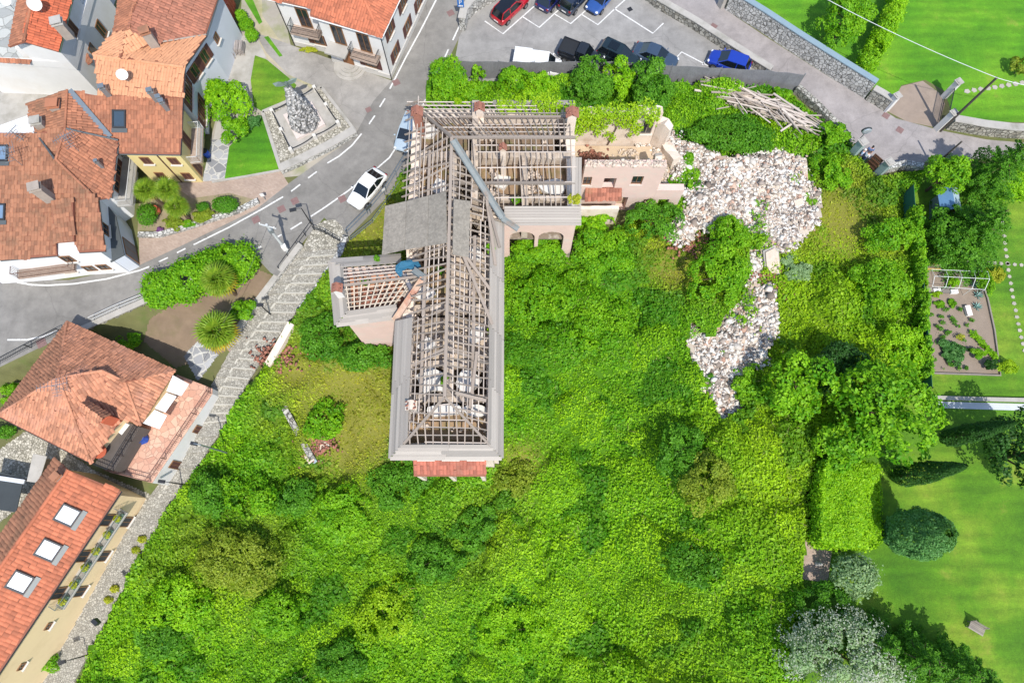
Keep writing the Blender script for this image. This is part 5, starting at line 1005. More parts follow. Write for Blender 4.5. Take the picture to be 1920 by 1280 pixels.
def dryness(X, Y):
    d = np.zeros(len(X))
    for px, py, r, kd, wt in KIND:
        if kd == 'dryol': p = G(px, py); d = np.maximum(d, np.exp(-((X-p.x)**2+(Y-p.y)**2)/((r/22.5)**2)))
    return d
# a bumpy continuous bed under the leaves
cell = .4; gx = np.arange(-42, 42, cell); gy = np.arange(-19, 46, cell); GX, GY = np.meshgrid(gx, gy); ins = pip(WW, GX[:-1, :-1]+.2, GY[:-1, :-1]+.2) & ~pip(RUIN, GX[:-1, :-1]+.2, GY[:-1, :-1]+.2) & ~pip(WING, GX[:-1, :-1]+.2, GY[:-1, :-1]+.2)
for h in HOLES: ins &= ~pip(h, GX[:-1, :-1]+.2, GY[:-1, :-1]+.2)
dr = dryness(GX.ravel(), GY.ravel()).reshape(GX.shape)
j, i = np.nonzero(ins); nxx = len(gx); a = j*nxx+i; Fq = np.c_[a, a+1, a+nxx+1, a+nxx]; u, inv = np.unique(Fq, return_inverse=True)
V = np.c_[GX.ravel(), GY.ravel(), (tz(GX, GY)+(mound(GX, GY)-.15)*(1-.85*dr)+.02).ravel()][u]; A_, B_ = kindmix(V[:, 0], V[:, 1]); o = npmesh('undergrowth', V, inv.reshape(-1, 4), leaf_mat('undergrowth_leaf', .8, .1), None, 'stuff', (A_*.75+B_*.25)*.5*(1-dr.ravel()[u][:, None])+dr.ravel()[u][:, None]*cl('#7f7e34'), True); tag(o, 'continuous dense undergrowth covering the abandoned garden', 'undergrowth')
X, Y = scatter(800000); dr = dryness(X, Y); k = rng.random(len(X)) > dr*(.2+.55*fbm(X, Y, 1.6, 19)); X, Y, dr = X[k], Y[k], dr[k]
A_, B_ = kindmix(X, Y); q = np.clip(.45+.3*gsamp(CG, X, Y)+rng.normal(0, .22, len(X)), 0, 1)[:, None]; cg = gsamp(CG, X, Y); dk = (np.clip((-.45-cg)*3, 0, .55)*(1-dr))[:, None]; lm = (np.clip((cg-.6)*2.2, 0, .6)*(1-dr))[:, None]; q = np.clip(q+rng.normal(0, .12, (len(X), 1)), 0, 1); da, db = pal2('deep'); la, lb = pal2('bright'); cols = ((A_*(1-q)+B_*q)*(1-dk)+(da*(1-q)+db*q)*.85*dk)*(1-lm)+(la*(1-q)+lb*q)*lm; cols = cols*(1+cg[:, None]*np.array([.12, .04, -.2])); hM = mound(X, Y)*(1-.85*dr)
e = .25; nx_ = -(mound(X+e, Y)-mound(X-e, Y))/(2*e); ny_ = -(mound(X, Y+e)-mound(X, Y-e))/(2*e); N = np.c_[nx_, ny_-.1, np.ones(len(X))]
o = leaves('ground_cover', np.c_[X, Y, tz(X, Y)+hM+(rng.uniform(-.3, .12, len(X))+(rng.random(len(X)) < .08)*rng.uniform(0, .4, len(X)))*(1-.6*dr)], N, np.where(rng.random(len(X)) < .2, .3, .18)*(.72+.5*fbm(X, Y, 4, 81))*(1+.35*np.clip(-cg, -.4, 1)), cols, LF, aspect=.65, jit=.6); tag(o, 'leafy vines and brambles spreading over the abandoned garden', 'brambles')
Xs, Ys = scatter(5000); ks = fbm(Xs, Ys, 3, 47) > .52; Xs, Ys = Xs[ks], Ys[ks]; o = leaves('dry_stalks', np.c_[Xs, Ys, tz(Xs, Ys)+mound(Xs, Ys)*(1-.85*dryness(Xs, Ys))+.15], np.c_[rng.normal(0, .5, (len(Xs), 2)), np.ones(len(Xs))], .6, np.tile(cl('#9a9360'), (len(Xs), 1)), leaf_mat('stalk', .9, .1), aspect=.035, jit=.4); tag(o, 'pale dry stalks poking out of the undergrowth', 'stalks')
# --- trees and shrubs
def mpp(px, py, z): return (P(px+1, py, z)-P(px, py, z)).length
def crown(name, parent, lobes, n, size, colA, colB, m=LF, up=.5, jit=.65, shell=(.72, 1.0), cvar=.25, aspect=.65, kind=None):
    """leaves on the outer part of overlapping lobes (centre, radii)"""
    Lc = np.array([tuple(c) for c, r in lobes]); Lr = np.array([tuple(r) for c, r in lobes]); ar = (Lr[:, 0]*Lr[:, 1]+Lr[:, 0]*Lr[:, 2])**1.0; ar /= ar.sum(); idx = rng.choice(len(lobes), n, p=ar)
    d = unit(rng.normal(0, 1, (n, 3))); d[:, 2] = np.where(d[:, 2] < -.35, -d[:, 2], d[:, 2]); rr = rng.uniform(shell[0], shell[1], n)**.7*np.where(rng.random(n) < .12, rng.uniform(1, 1.28, n), 1); nb = .88+.24*vnoise(d[:, 0]*3+idx*7.1, d[:, 1]*3+d[:, 2]*2.3, 5); Pn = Lc[idx]+d*Lr[idx]*(rr*nb)[:, None]
    keep = np.ones(n, bool)
    for j in range(len(lobes)): q = np.sum(((Pn-Lc[j])/Lr[j])**2, 1); keep &= ~((q < .45) & (idx != j))
    if len(lobes) > 7: keep &= (vnoise(Pn[:, 0]*1.5+Pn[:, 2]*.9, Pn[:, 1]*1.5-Pn[:, 2]*.9, 77) > .24)
    Pn, d, idx = Pn[keep], d[keep], idx[keep]; lc = rng.uniform(-cvar, cvar, len(lobes))[idx]; t = np.clip(.45+lc+rng.normal(0, .22, len(Pn)), 0, 1)[:, None]
    return leaves(name, Pn, d+np.array([0, 0, up]), size, colA*(1-t)+colB*t, m, parent, kind, aspect, jit)
def lobeset(c, rad, n, seed, spread=.62, lr=(.38, .6), top=.2):
    r = random.Random(seed)
    if spread < .5: lr = (.5, .66)
    else: n = int(n*2.1); spread = spread*1.28; lr = (.2, .42)
    out = [(c, tuple(x*(.92 if spread < .5 else .58) for x in rad))]; sx, sy = r.uniform(.85, 1.1), r.uniform(.85, 1.1); ph0 = r.uniform(0, 6.28)
    for k in range(n):
        a = k*2.399+r.uniform(-.5, .5); ph = r.uniform(-.35, .9); rr = math.sqrt(max(0, 1-ph*ph*.85))*spread*r.uniform(.6, 1.12)*(1+.18*math.sin(2*a+ph0)); q = r.uniform(*lr); qz = q*r.uniform(.75, 1.05)
        out.append((Vector((c[0]+math.cos(a)*rr*rad[0]*sx, c[1]+math.sin(a)*rr*rad[1]*sy, c[2]+ph*spread*.8*rad[2])), (rad[0]*q, rad[1]*q, rad[2]*qz)))
    return out
def plant(name, label, cat, cx, cy, rx, ry, h, kind, n=None, leaf=.2, lobes=9, seed=None, low=.0, trunk=True, group=None, spread=.62, jit=.65, dens=190, up=.5, m=LF, cvar=.25, ground=None):
    """a tree or shrub whose crown centre shows at pixel (cx, cy)"""
    g = G(cx, cy); z0 = ground if ground is not None else g.z
    for _ in range(3):                                             # base straight below the crown centre
        c = P(cx, cy, z0+h*.55); z0 = ground if ground is not None else TZ(c.x, c.y)
    k = mpp(cx, cy, c.z); rad = (rx*k, ry*k*.97, h*(.5 if low == 0 else .5)); cz = z0+h*.5+low; o = thing(name, label, cat, Vector((c.x, c.y, z0)), group); cc = Vector((c.x, c.y, cz)); sd = seed or int(cx*7+cy)
    L = lobeset(cc, rad, lobes, sd, spread); a, b = pal2(kind); area = 4*math.pi*((rad[0]*rad[1])**1.6/3+2*(rad[0]*rad[2])**1.6/3)**(1/1.6)
    n = n or int(min(30000, area*dens*(.2/leaf)**2*.8)); 
    if trunk:
        t = MB(); r = max(.05, .05*h*.6); t.tube([(c.x, c.y, z0-.3), (c.x+.03*h*.2, c.y, z0+h*.3), (c.x, c.y+.02*h, z0+h*.62)], [r, r*.75, r*.35], 7)
        rn = random.Random(sd+1)
        for q in range(5): an = rn.uniform(0, 6.28); t.tube([(c.x, c.y, z0+h*(.18+.08*q)), (c.x+math.cos(an)*rad[0]*.5, c.y+math.sin(an)*rad[1]*.5, z0+h*(.4+.08*q))], [r*.5, r*.15], 5)
        t.build('trunk', m_bark, o)
    crown('crown', o, L, n, leaf, a, b, m, up, jit, cvar=cvar); return o
def hedge(name, label, px, rpx, h, kind, leaf=.2, dens=190, cat='hedge', step=1.0, seed=1, box=0, cvar=.15, group=None):
    r = random.Random(seed); pts = []
    for p in px:
        z0 = G(*p).z
        for _ in range(4): c = P(p[0], p[1], z0+h*.55); z0 = TZ(c.x, c.y)
        pts.append(Vector((c.x, c.y, z0)))
    o = thing(name, label, cat, pts[len(pts)//2], group); L = []; st = MB()
    for i in range(len(pts)-1):
        a, b = pts[i], pts[i+1]; n = max(1, int((b-a).length/step))
        for q in range(n+1):
            p = a.lerp(b, q/n); k = mpp(*px[i], p.z); rr = rpx*k*r.uniform(.88, 1.1); sq = r.uniform(.9, 1.08)
            L.append((Vector((p.x, p.y, p.z+h*.5)), (rr, rr, h*.52*sq))); st.tube([(p.x, p.y, p.z-.2), (p.x, p.y, p.z+h*.6)], [.05, .02], 5)
    st.build('stems', m_bark, o); ar = sum(4*math.pi*l[1][0]*l[1][2] for l in L)*.6; a, b = pal2(kind); crown('foliage', o, L, int(min(32000, ar*dens*(.2/leaf)**2)), leaf, a, b, LF, cvar=cvar); return o
# left, village side
hedge('laurel_hedge', 'big glossy laurel hedge below the road beside the fan palm', [(312, 548), (350, 530), (400, 508), (442, 490)], 40, 2.8, 'mid', .22, 240, seed=3)
plant('garden_tree', 'leafy bright green tree in the yard of the yellow house', 'tree', 422, 185, 48, 45, 4.2, 'bright', leaf=.22, seed=4); plant('garden_tree', 'narrow green shrub at the corner of the crazy paving', 'shrub', 440, 240, 26, 32, 2.6, 'mid', leaf=.18)
hedge('clipped_hedge', 'small bush row beside the gravel track', [(452, 30), (462, 46), (472, 66)], 12, 1.2, 'mid', .15, 260)
plant('round_bush', 'dark round bush next to the terracotta urn', 'bush', 275, 402, 21, 25, 1.7, 'deep', leaf=.13, lobes=6, spread=.35); plant('round_bush', 'oval clipped green bush at the tip of the flower bed', 'bush', 421, 384, 28, 19, 1.5, 'deep', leaf=.13, lobes=6, spread=.35); plant('round_bush', 'small clipped bush beside the oval one', 'bush', 380, 388, 13, 11, 1.0, 'deep', leaf=.12, lobes=5, spread=.35); plant('round_bush', 'olive green low bush in the middle of the flower bed', 'bush', 379, 404, 24, 14, .9, 'olive', leaf=.13, lobes=6)
plant('round_bush', 'yellow green spreading bush below the urn', 'bush', 326, 417, 22, 16, .8, 'olive', leaf=.12); plant('flower_clump', 'small purple flower clump at the bed kerb', 'flowers', 301, 431, 9, 8, .45, 'dark', leaf=.1, trunk=False, lobes=4)
bpy.data.objects['flower_clump'].children[0].data.color_attributes['tint'].data.foreach_set('color', np.tile([.22, .09, .26, 1.], len(bpy.data.objects['flower_clump'].children[0].data.vertices)).astype(np.float32))
plant('low_shrub', 'low green shrub on the bed edge by the kerb', 'shrub', 352, 420, 15, 9, .6, 'mid', leaf=.11, trunk=False); plant('creeper', 'yellow flowering creeper beside the white row house', 'creeper', 402, 125, 16, 30, 1.6, 'olive', leaf=.15, trunk=False, lobes=7); plant('creeper', 'green creeper along the planter wall of the row house', 'creeper', 385, 215, 10, 45, 1.4, 'mid', leaf=.15, trunk=False, lobes=7)
plant('garden_shrub', 'bluish green shrub beside the monument lawn', 'shrub', 474, 228, 18, 18, 1.1, 'blue', leaf=.13); plant('wayside_shrub', 'dark green shrub beside the lower fan palm and stair path', 'shrub', 458, 585, 22, 26, 2.0, 'mid', leaf=.16); plant('wayside_shrub', 'ivy shrub at the end of the laurel hedge', 'shrub', 470, 498, 14, 13, 1.6, 'mid', leaf=.15)
plant('flower_row', 'row of yellow flowering plants in front of the white piazza house', 'flowers', 577, 93, 18, 6, .7, 'yellow', leaf=.11, trunk=False, lobes=6); plant('alley_shrub', 'dark shrub in the shady corner west of the terrace house', 'shrub', 12, 740, 20, 25, 1.8, 'mid', leaf=.16); plant('alley_shrub', 'round shrub in the yard behind the skylight house', 'shrub', 10, 810, 22, 18, 1.6, 'deep', leaf=.16); plant('wayside_shrub', 'small shrub between road railing and terrace roof', 'shrub', 240, 640, 26, 14, 1.2, 'mid', leaf=.16); plant('bramble', 'straggly bramble at the foot of the cream wall', 'shrub', 75, 1240, 40, 22, 1.6, 'mid', leaf=.16, lobes=12)
# fan palms
def frond_mesh(tone):
    nm = 'frond_'+tone
    if nm in bpy.data.meshes: return bpy.data.meshes[nm]
    v = []; f = []; cols = []; n = 15; a, b = {'green': (cl('#62881c'), cl('#a8b83c')), 'yellow': (cl('#a08f1c'), cl('#cbb13c'))}[tone]
    v += [(-.55, -.02, 0), (-.55, .02, 0), (0, .02, .0), (0, -.02, .0)]; f.append((0, 1, 2, 3)); cols += [a]*4
    for i in range(n):
        t = R(-115+230*i/(n-1)); L = .62*(1-.15*abs(i-(n-1)/2)/(n/2)); d = Vector((math.cos(t), math.sin(t), 0)); p = Vector((-d.y, d.x, 0)); k = len(v); c = a*(.5+.5*random.random())+b*.4*random.random()
        v += [tuple(p*-.012), tuple(d*L*.55+p*-.042+Vector((0, 0, .05))), tuple(d*L+Vector((0, 0, -.12))), tuple(d*L*.55+p*.042+Vector((0, 0, .05))), tuple(p*.012)]; f.append((k, k+1, k+2, k+3, k+4)); cols += [c]*5
    me = bpy.data.meshes.new(nm); me.from_pydata(v, [], f); at = me.color_attributes.new('tint', 'FLOAT_COLOR', 'POINT'); at.data.foreach_set('color', np.c_[np.array(cols), np.ones(len(cols))].astype(np.float32).ravel()); me.materials.append(LF); return me
def fan_palm(label, px, py, h, rpx, n=34, yel=.15, seed=1):
    r = random.Random(seed); g = G(px, py); z0 = g.z
    for _ in range(3): c = P(px, py, z0+h); z0 = TZ(c.x, c.y)
    o = thing('fan_palm', label, 'palm', Vector((c.x, c.y, z0)), 'fan palms by the road'); R_ = rpx*mpp(px, py, c.z); MB().tube([(c.x, c.y, z0-.2), (c.x, c.y, z0+h*.6), (c.x, c.y, z0+h)], [.17, .15, .12], 8).build('trunk', m_bark, o)
    for k in range(n):
        az = k*2.399+r.uniform(-.2, .2); el = 1.15-1.75*(k/n); tone = 'yellow' if k/n > 1-yel else 'green'; q = bpy.data.objects.new('frond', frond_mesh(tone)); C.objects.link(q); q.parent = o; s = R_*.95*r.uniform(.85, 1.1)
        d = Vector((math.cos(az)*math.cos(el), math.sin(az)*math.cos(el), math.sin(el))); M = d.to_track_quat('X', 'Z').to_matrix().to_4x4(); M.translation = Vector((0, 0, h))+d*R_*.5*(.75+.25*r.random()); q.matrix_basis = M @ Matrix.Diagonal((s/.62*.62, s, s, 1))
fan_palm('fan palm rising out of the laurel hedge with yellowing lower fronds', 410, 524, 3.6, 36, yel=.25, seed=2); fan_palm('large fan palm with yellow skirt beside the stair path', 408, 622, 3.2, 42, 44, .35, 3); fan_palm('fan palm at the balcony side of the flower bed', 275, 356, 3.2, 26, seed=4); fan_palm('fan palm nearest the yellow house wall', 314, 356, 3.2, 26, seed=5); fan_palm('short fan palm above the terracotta urn', 332, 388, 2.4, 25, seed=6)
# behind the ruin, along the screen fence
for a in (('bushy leafy tree at the road end of the screen fence', 838, 150, 38, 45, 4.0, 'mid'), ('small slender shrub against the screen fence', 896, 140, 13, 16, 2.4, 'mid'), ('dense shrub behind the middle chimney of the palazzo', 965, 150, 34, 28, 3.2, 'mid'), ('light green shrub leaning on the screen fence', 1012, 158, 28, 26, 2.8, 'bright'), ('broad tree overhanging the parked dark cars', 1112, 155, 46, 44, 4.6, 'deep'), ('tall shrub between broad tree and ivy tree at the fence', 1160, 148, 34, 34, 3.8, 'bright'), ('ivy clad tree at the east end of the ivy wall', 1222, 162, 42, 46, 4.4, 'deep'), ('low rough shrub under the fence by the road', 880, 172, 50, 16, 1.8, 'mid')):
    plant('fence_tree', a[0], 'tree', *a[1:], leaf=.2, lobes=11)
# ivy on the broken wall and eaves
def ivy(label, x0, x1, y, z0, z1, n, depth=.5, kind='olive', seed=1, obj='ivy'):
    X = rng.uniform(x0, x1, n); Z = rng.uniform(z0, z1, n); k = (fbm(X, Z, 1.2, seed)+.25*(Z-z0)/(z1-z0) > .5) & (Z > z0+(z1-z0)*(1.5*fbm(X, X*0, 2.2, seed+5)-.3)); X, Z = X[k], Z[k]; top = rng.random(len(X)) < .45; ed = fbm(X, X*0+3, 1.4, seed+9); Yp = np.where(top, y+rng.uniform(-1.0, .3, len(X))*(.4+1.0*ed)+rng.uniform(0, 1.6, len(X))*(ed-.35), y-.35-rng.random(len(X))*depth*.9); Z = np.where(top, z1+rng.uniform(-.25, .35, len(X))+.5*(ed-.5), Z); N = np.where(top[:, None], [[0, -.3, 1.]], [[0, -1., .5]]); a, b = pal2(kind); q = np.clip(rng.normal(.5, .3, len(X)), 0, 1)[:, None]
    o = thing(obj, label, 'ivy', Vector(((x0+x1)/2, y, z0))); leaves('leaves', np.c_[X, Yp, Z], N, .2, a*(1-q)+b*q, LF, o, None); MB().tube([((x0+x1)/2, y-.4, z0-.5), ((x0+x1)/2+.4, y-.4, (z0+z1)/2), ((x0+x1)/2, y-.3, z1)], [.06, .05, .03], 5).build('stem', m_bark, o)
ivy('yellow green ivy curtain hanging over the broken north wall', 4.8, 12.3, 34.0, 1.6, 5.8, 7000, kind='lime', seed=3); ivy('ivy creeping over the north eave of the palazzo', -1.2, 5.0, YN-.35, 7.7, 8.35, 4200, kind='lime', seed=6)
for lab, px, py, z, rx, ry, h, kd in (('fern tuft growing on the east eave of the palazzo', 918, 466, 8.4, 11, 12, .8, 'mid'), ('yellow green tuft at the south east corner of the top wing', 1078, 372, 8.8, 12, 13, .9, 'yellow'), ('small tuft on the wall top of the top wing', 968, 376, 8.0, 8, 9, .7, 'mid'), ('lime tuft on the north eave', 858, 192, 8.2, 8, 10, .6, 'lime'), ('weeds in the hollow of the hip roof', 836, 714, 7.3, 12, 14, .8, 'mid'), ('small lime weed on the lower east eave', 920, 620, 8.3, 7, 7, .5, 'lime'), ('weeds growing among the west wing vaults', 688, 530, 6.0, 13, 8, .7, 'deep'), ('green weed on the west wing north eave', 707, 485, 7.4, 7, 8, .5, 'deep'), ('weed tuft beside the main ridge', 824, 510, 7.0, 7, 12, .7, 'deep')): plant('roof_weed', lab, 'weeds', px, py, rx, ry, h, kd, leaf=.14, lobes=6, trunk=False, ground=z-h*.5, dens=260)
# shrubs inside the abandoned garden
GAR = [('wide dark green shrub below the timber heap', 1372, 250, 78, 46, 2.6, 'deep'), ('rounded dark shrub in front of the pink wall', 1228, 412, 50, 44, 3.2, 'deep'), ('upright green shrub at the lower rubble edge', 1368, 440, 38, 40, 3.0, 'mid'), ('large bushy tree between the two rubble fields', 1348, 512, 66, 56, 3.8, 'mid'), ('sprawling shrub south of the arcade', 1130, 470, 62, 50, 3.4, 'mid'), ('tall thicket shrub against the east wall of the palazzo', 1010, 560, 62, 60, 2.8, 'mid'), ('leafy shrub growing up in front of the arcade', 1005, 468, 48, 26, 3.4, 'mid'), ('shrub at the corner of the pink lean-to', 1110, 418, 34, 26, 2.4, 'bright'), ('dense shrub in the middle of the green slope', 1120, 610, 70, 60, 2.6, 'mid'), ('tree with dark crown on the open green slope', 1275, 845, 46, 55, 4.0, 'deep'), ('yellowish olive tree on the open green slope', 1322, 905, 50, 55, 4.0, 'olive'), ('small dark bush on the lime slope', 1388, 838, 26, 28, 1.6, 'mid'), ('shrub spilling over the stone tongue', 1410, 715, 40, 30, 2.0, 'mid'), ('green shrub on the slope under the pink west wing', 600, 630, 48, 50, 2.6, 'deep'), ('dark sapling on the path edge above the olive tree', 400, 930, 40, 44, 3.4, 'deep'), ('dense sapling between the olive tree and the lowest stair path', 300, 1190, 44, 50, 3.2, 'deep'), ('tall nettle thicket south of the collapsed garden wall', 555, 935, 46, 40, 2.6, 'deep'), ('leafy sapling downhill of the olive tree', 520, 1150, 50, 44, 3.2, 'mid'), ('dark elder bush downhill of the porch roof', 890, 985, 46, 36, 2.4, 'deep'), ('rough bramble mound downhill of the yellowish olive tree', 1300, 1060, 56, 40, 2.0, 'deep'), ('sapling at the bottom of the slope below the lime shrub', 640, 1235, 54, 40, 2.8, 'deep'), ('low bramble mound beside the white blossoming tree', 1420, 1180, 54, 44, 2.0, 'mid'), ('dark shrub at the foot of the pink west wing wall', 682, 668, 54, 34, 2.6, 'deep'), ('bush near the collapsed garden wall', 608, 790, 40, 38, 2.0, 'mid'), ('dark shrub south west of the porch roof', 752, 905, 66, 50, 2.4, 'deep'), ('shrub by the south east corner of the porch', 960, 900, 40, 34, 1.6, 'olive'), ('broad leaved tree low on the green slope', 818, 1050, 50, 46, 3.0, 'deep'), ('olive tree on the slope beside the stair path', 440, 1050, 76, 66, 4.2, 'olive'), ('green tree next to the stair path lamp', 470, 925, 56, 50, 3.2, 'mid'), ('overgrown shrub against the stair path at the bottom', 330, 1130, 60, 70, 3.0, 'bright'), ('bushy tree at the lower slope', 640, 960, 60, 50, 3.0, 'mid'), ('lime shrub on the lower slope', 720, 1150, 56, 60, 2.6, 'lime'), ('large shrub near the lowest slope', 960, 1180, 70, 60, 2.4, 'bright'), ('grey green shrub at the right thicket by the net fence', 1655, 535, 60, 56, 3.0, 'mid'), ('leafy shrub under the net fence corner', 1670, 440, 44, 40, 2.8, 'mid'), ('bright shrub at the net fence beside the vegetable beds', 1690, 650, 42, 56, 2.6, 'bright'), ('young tree by the wooden gate', 1560, 320, 34, 40, 2.4, 'mid'), ('bush at the lane wall above the gate pillar', 1558, 250, 34, 30, 2.2, 'mid'), ('small shrub at the lane end of the screen fence', 1465, 180, 24, 16, 1.6, 'mid'), ('weed bush on the upper rubble', 1290, 320, 24, 36, 1.6, 'mid'), ('green weed bush on the far rubble', 1488, 335, 22, 18, 1.2, 'mid'), ('tiny bush in the middle of the rubble field', 1375, 350, 15, 15, 1.0, 'mid'), ('small weed cluster on the rubble slope', 1425, 382, 16, 13, .9, 'mid'), ('weed at the eastern rubble rim', 1516, 375, 14, 18, 1.0, 'mid'), ('weed clump near the tilted slab', 1420, 452, 22, 20, 1.1, 'mid'), ('small weed on the stone tongue', 1368, 612, 20, 14, .8, 'deep'), ('tiny weed low on the stone tongue', 1330, 712, 13, 13, .8, 'deep'), ('dry grey bush beside the tilted slab', 1492, 505, 34, 28, 1.2, 'grey')]
for a in GAR: plant('garden_shrub' if a[5] < 3 else 'garden_tree', a[0], 'shrub' if a[5] < 3 else 'tree', *a[1:], leaf=.2 if a[3] > 20 else .15, lobes=13 if a[3] > 35 else 7)
# right hand gardens
plant('maple_tree', 'big leafy maple standing at the corner of the lower lawn', 'tree', 1655, 765, 100, 92, 7.5, 'mid', leaf=.3, lobes=18, spread=.72, cvar=.35, dens=170); plant('maple_tree', 'smaller maple crown on the lime slope side', 'tree', 1500, 722, 56, 62, 6.0, 'mid', leaf=.27, lobes=13, spread=.7, cvar=.35, dens=170); plant('holly_tree', 'dark leaved tree between the two maples', 'tree', 1565, 690, 60, 44, 5.0, 'dark', leaf=.22, lobes=13)
plant('rear_tree', 'dense tree behind the lower maple beside the hedge block', 'tree', 1590, 830, 60, 45, 5.5, 'mid', leaf=.27, lobes=13, cvar=.35)
def block_hedge():
    h = 2.7; q = [P(x, y, h) for x, y in ((1540, 1012), (1552, 1024), (1645, 1026), (1655, 1010), (1650, 870), (1552, 862), (1542, 900))]; q = [(p.x, p.y) for p in q]; o = thing('block_hedge', 'thick yellow green block hedge beside the brick path', 'hedge', Vector((sum(p[0] for p in q)/7, sum(p[1] for p in q)/7, 0))); n = 26000
    x0, x1, y0, y1 = min(p[0] for p in q), max(p[0] for p in q), min(p[1] for p in q), max(p[1] for p in q); X = rng.uniform(x0, x1, n); Y = rng.uniform(y0, y1, n); k = pip(q, X, Y); X, Y = X[k], Y[k]; top = np.c_[X, Y, h-.5+.75*fbm(X, Y, 1.4, 13)+rng.uniform(-.15, .05, len(X))]; N1 = np.tile([0, -.1, 1.], (len(X), 1)); S = []; NS = []
    for i in range(7):
        a, b = np.array(q[i]), np.array(q[(i+1) % 7]); L = np.linalg.norm(b-a); m = int(L*420); t = rng.random(m)[:, None]; e = a+(b-a)*t; nn = np.array([(b-a)[1], -(b-a)[0]])/L; c = np.array([(x0+x1)/2, (y0+y1)/2]); nn = nn if np.dot((a+b)/2-c, nn) > 0 else -nn; S.append(np.c_[e+nn*rng.normal(0, .12, (m, 1)), rng.uniform(.05, h-.05, m)]); NS.append(np.tile([nn[0], nn[1], .5], (m, 1)))
    Pn = np.concatenate([top]+S); N = np.concatenate([N1]+NS); a, b = pal2('bright'); t = np.clip(rng.normal(.55, .3, len(Pn))+.6*(fbm(Pn[:, 0], Pn[:, 1], 1.5, 3)-.5), 0, 1)[:, None]; leaves('foliage', Pn, N, .2, a*(1-t)+b*t, LF, o, None, .65, .55); MB().prism(inset(q, .5), -.1, h-.7).build('stems', mat('hedge_stems', '#33421c', .3, 3), o)
block_hedge()
plant('conical_conifer', 'broad feathery green conifer lying over the mown lawn', 'conifer', 1732, 990, 46, 46, 6.0, 'blue', leaf=.2, lobes=8, spread=.3, aspect=None) if 0 else None
def conifer(label, bx, by, h, r, kind, leaf=.16, n=9000, name='cypress', point=1.0, cat='cypress'):
    b = G(bx, by); o = thing(name, label, cat, b); t = rng.random(n)**.8; R_ = r*np.where(point > .5, np.clip((1-t)*1.6, 0, 1)**.6*np.clip(t*8+.55, 0, 1), np.sqrt(np.clip(1-(2*t-1)**2*.96, 0, 1)))
    a = rng.uniform(0, 2*math.pi, n); bumps = .82+.3*vnoise(a*3.2, t*h*1.4, 3); rr = R_*bumps*rng.uniform(.72, 1, n)**.6; Pn = np.c_[b.x+np.cos(a)*rr, b.y+np.sin(a)*rr, b.z+.1+t*h]; N = np.c_[np.cos(a), np.sin(a), np.full(n, .6)]; ca, cb = pal2(kind); q = np.clip(rng.normal(.45, .28, n)+.5*(bumps-.95), 0, 1)[:, None]
    leaves('crown', Pn, N, leaf, ca*(1-q)+cb*q, LF, o, None, .5, .4); MB().tube([b-Vector((0, 0, .3)), b+Vector((0, 0, h*.85))], [.16, .04], 7).build('trunk', m_bark, o)
def fir(label, bx, by, h, r, kind='deep', n=15):
    b = G(bx, by); o = thing('fir_tree', label, 'fir', b); Pn = []; N = []; rs = random.Random(int(bx)); t = MB().tube([b-Vector((0, 0, .3)), b+Vector((0, 0, h))], [.2, .03], 7)
    for w in range(n):
        z = .08+.92*w/n; L = r*(1-z)**.8*1.25+.15; nb = 8 if z < .6 else 5
        for k in range(nb):
            a = 2*math.pi*(k+rs.random()*.7)/nb+w*.9; l = L*rs.uniform(.6, 1.15); m = int(70*l)+8; u = rng.random(m)**.7; wd = .13*l*(1-u*.7)*rng.normal(0, 1, m); Pn.append(np.c_[b.x+np.cos(a)*l*u-np.sin(a)*wd, b.y+np.sin(a)*l*u+np.cos(a)*wd, b.z+z*h-.28*l*u+.1*u*u*l+rng.normal(0, .04, m)]); N.append(np.c_[np.full(m, .15*math.cos(a)), np.full(m, .15*math.sin(a)), np.ones(m)])
        t.tube([b+Vector((0, 0, z*h)), b+Vector((math.cos(w), math.sin(w), 0))*L*.8+Vector((0, 0, z*h-.2*L))], [.04, .01], 4)
    Pn = np.concatenate(Pn); N = np.concatenate(N); ca, cb = pal2(kind); q = np.clip(rng.normal(.4, .3, len(Pn)), 0, 1)[:, None]; leaves('crown', Pn, N, .2, ca*(1-q)+cb*q, LF, o, None, .4, .5); t.build('trunk', m_bark, o)
conifer('slender dark cypress next to the white garden path', 1772, 822, 8.0, .75, 'dark'); conifer('slender dark cypress beside the big maple', 1682, 893, 8.6, .85, 'dark'); conifer('broad feathery blue green conifer on the mown lawn', 1664, 1000, 7.6, 1.75, 'blue', .2, 16000, 'thuja', .0, 'conifer')
plant('ball_bush', 'round pale green ball bush beside the brick path', 'bush', 1602, 1078, 47, 47, 3.4, 'grey', leaf=.2, lobes=5, spread=.15, cvar=.08); bb_ = 0
plant('path_shrub', 'dark shrub south of the brick path', 'shrub', 1545, 1130, 52, 40, 2.6, 'deep', leaf=.18); plant('dark_tree', 'big dark tree at the right edge of the lawn', 'tree', 1925, 850, 58, 85, 7.0, 'dark', leaf=.24, lobes=14)
w_ = plant('flowering_tree', 'white blossoming tree beside the lower lawn', 'tree', 1575, 1228, 92, 72, 5.0, 'grey', leaf=.2, lobes=16); p0 = w_.location
X_ = lobeset(Vector((p0.x, p0.y, p0.z+2.6)), (4.0, 3.1, 2.5), 16, int(1575*7+1228), .66); cw = crown('blossom', w_, X_, 9000, .13, cl('#93a088'), cl('#c9ccc0'), cvar=.35, shell=(.85, 1.08))
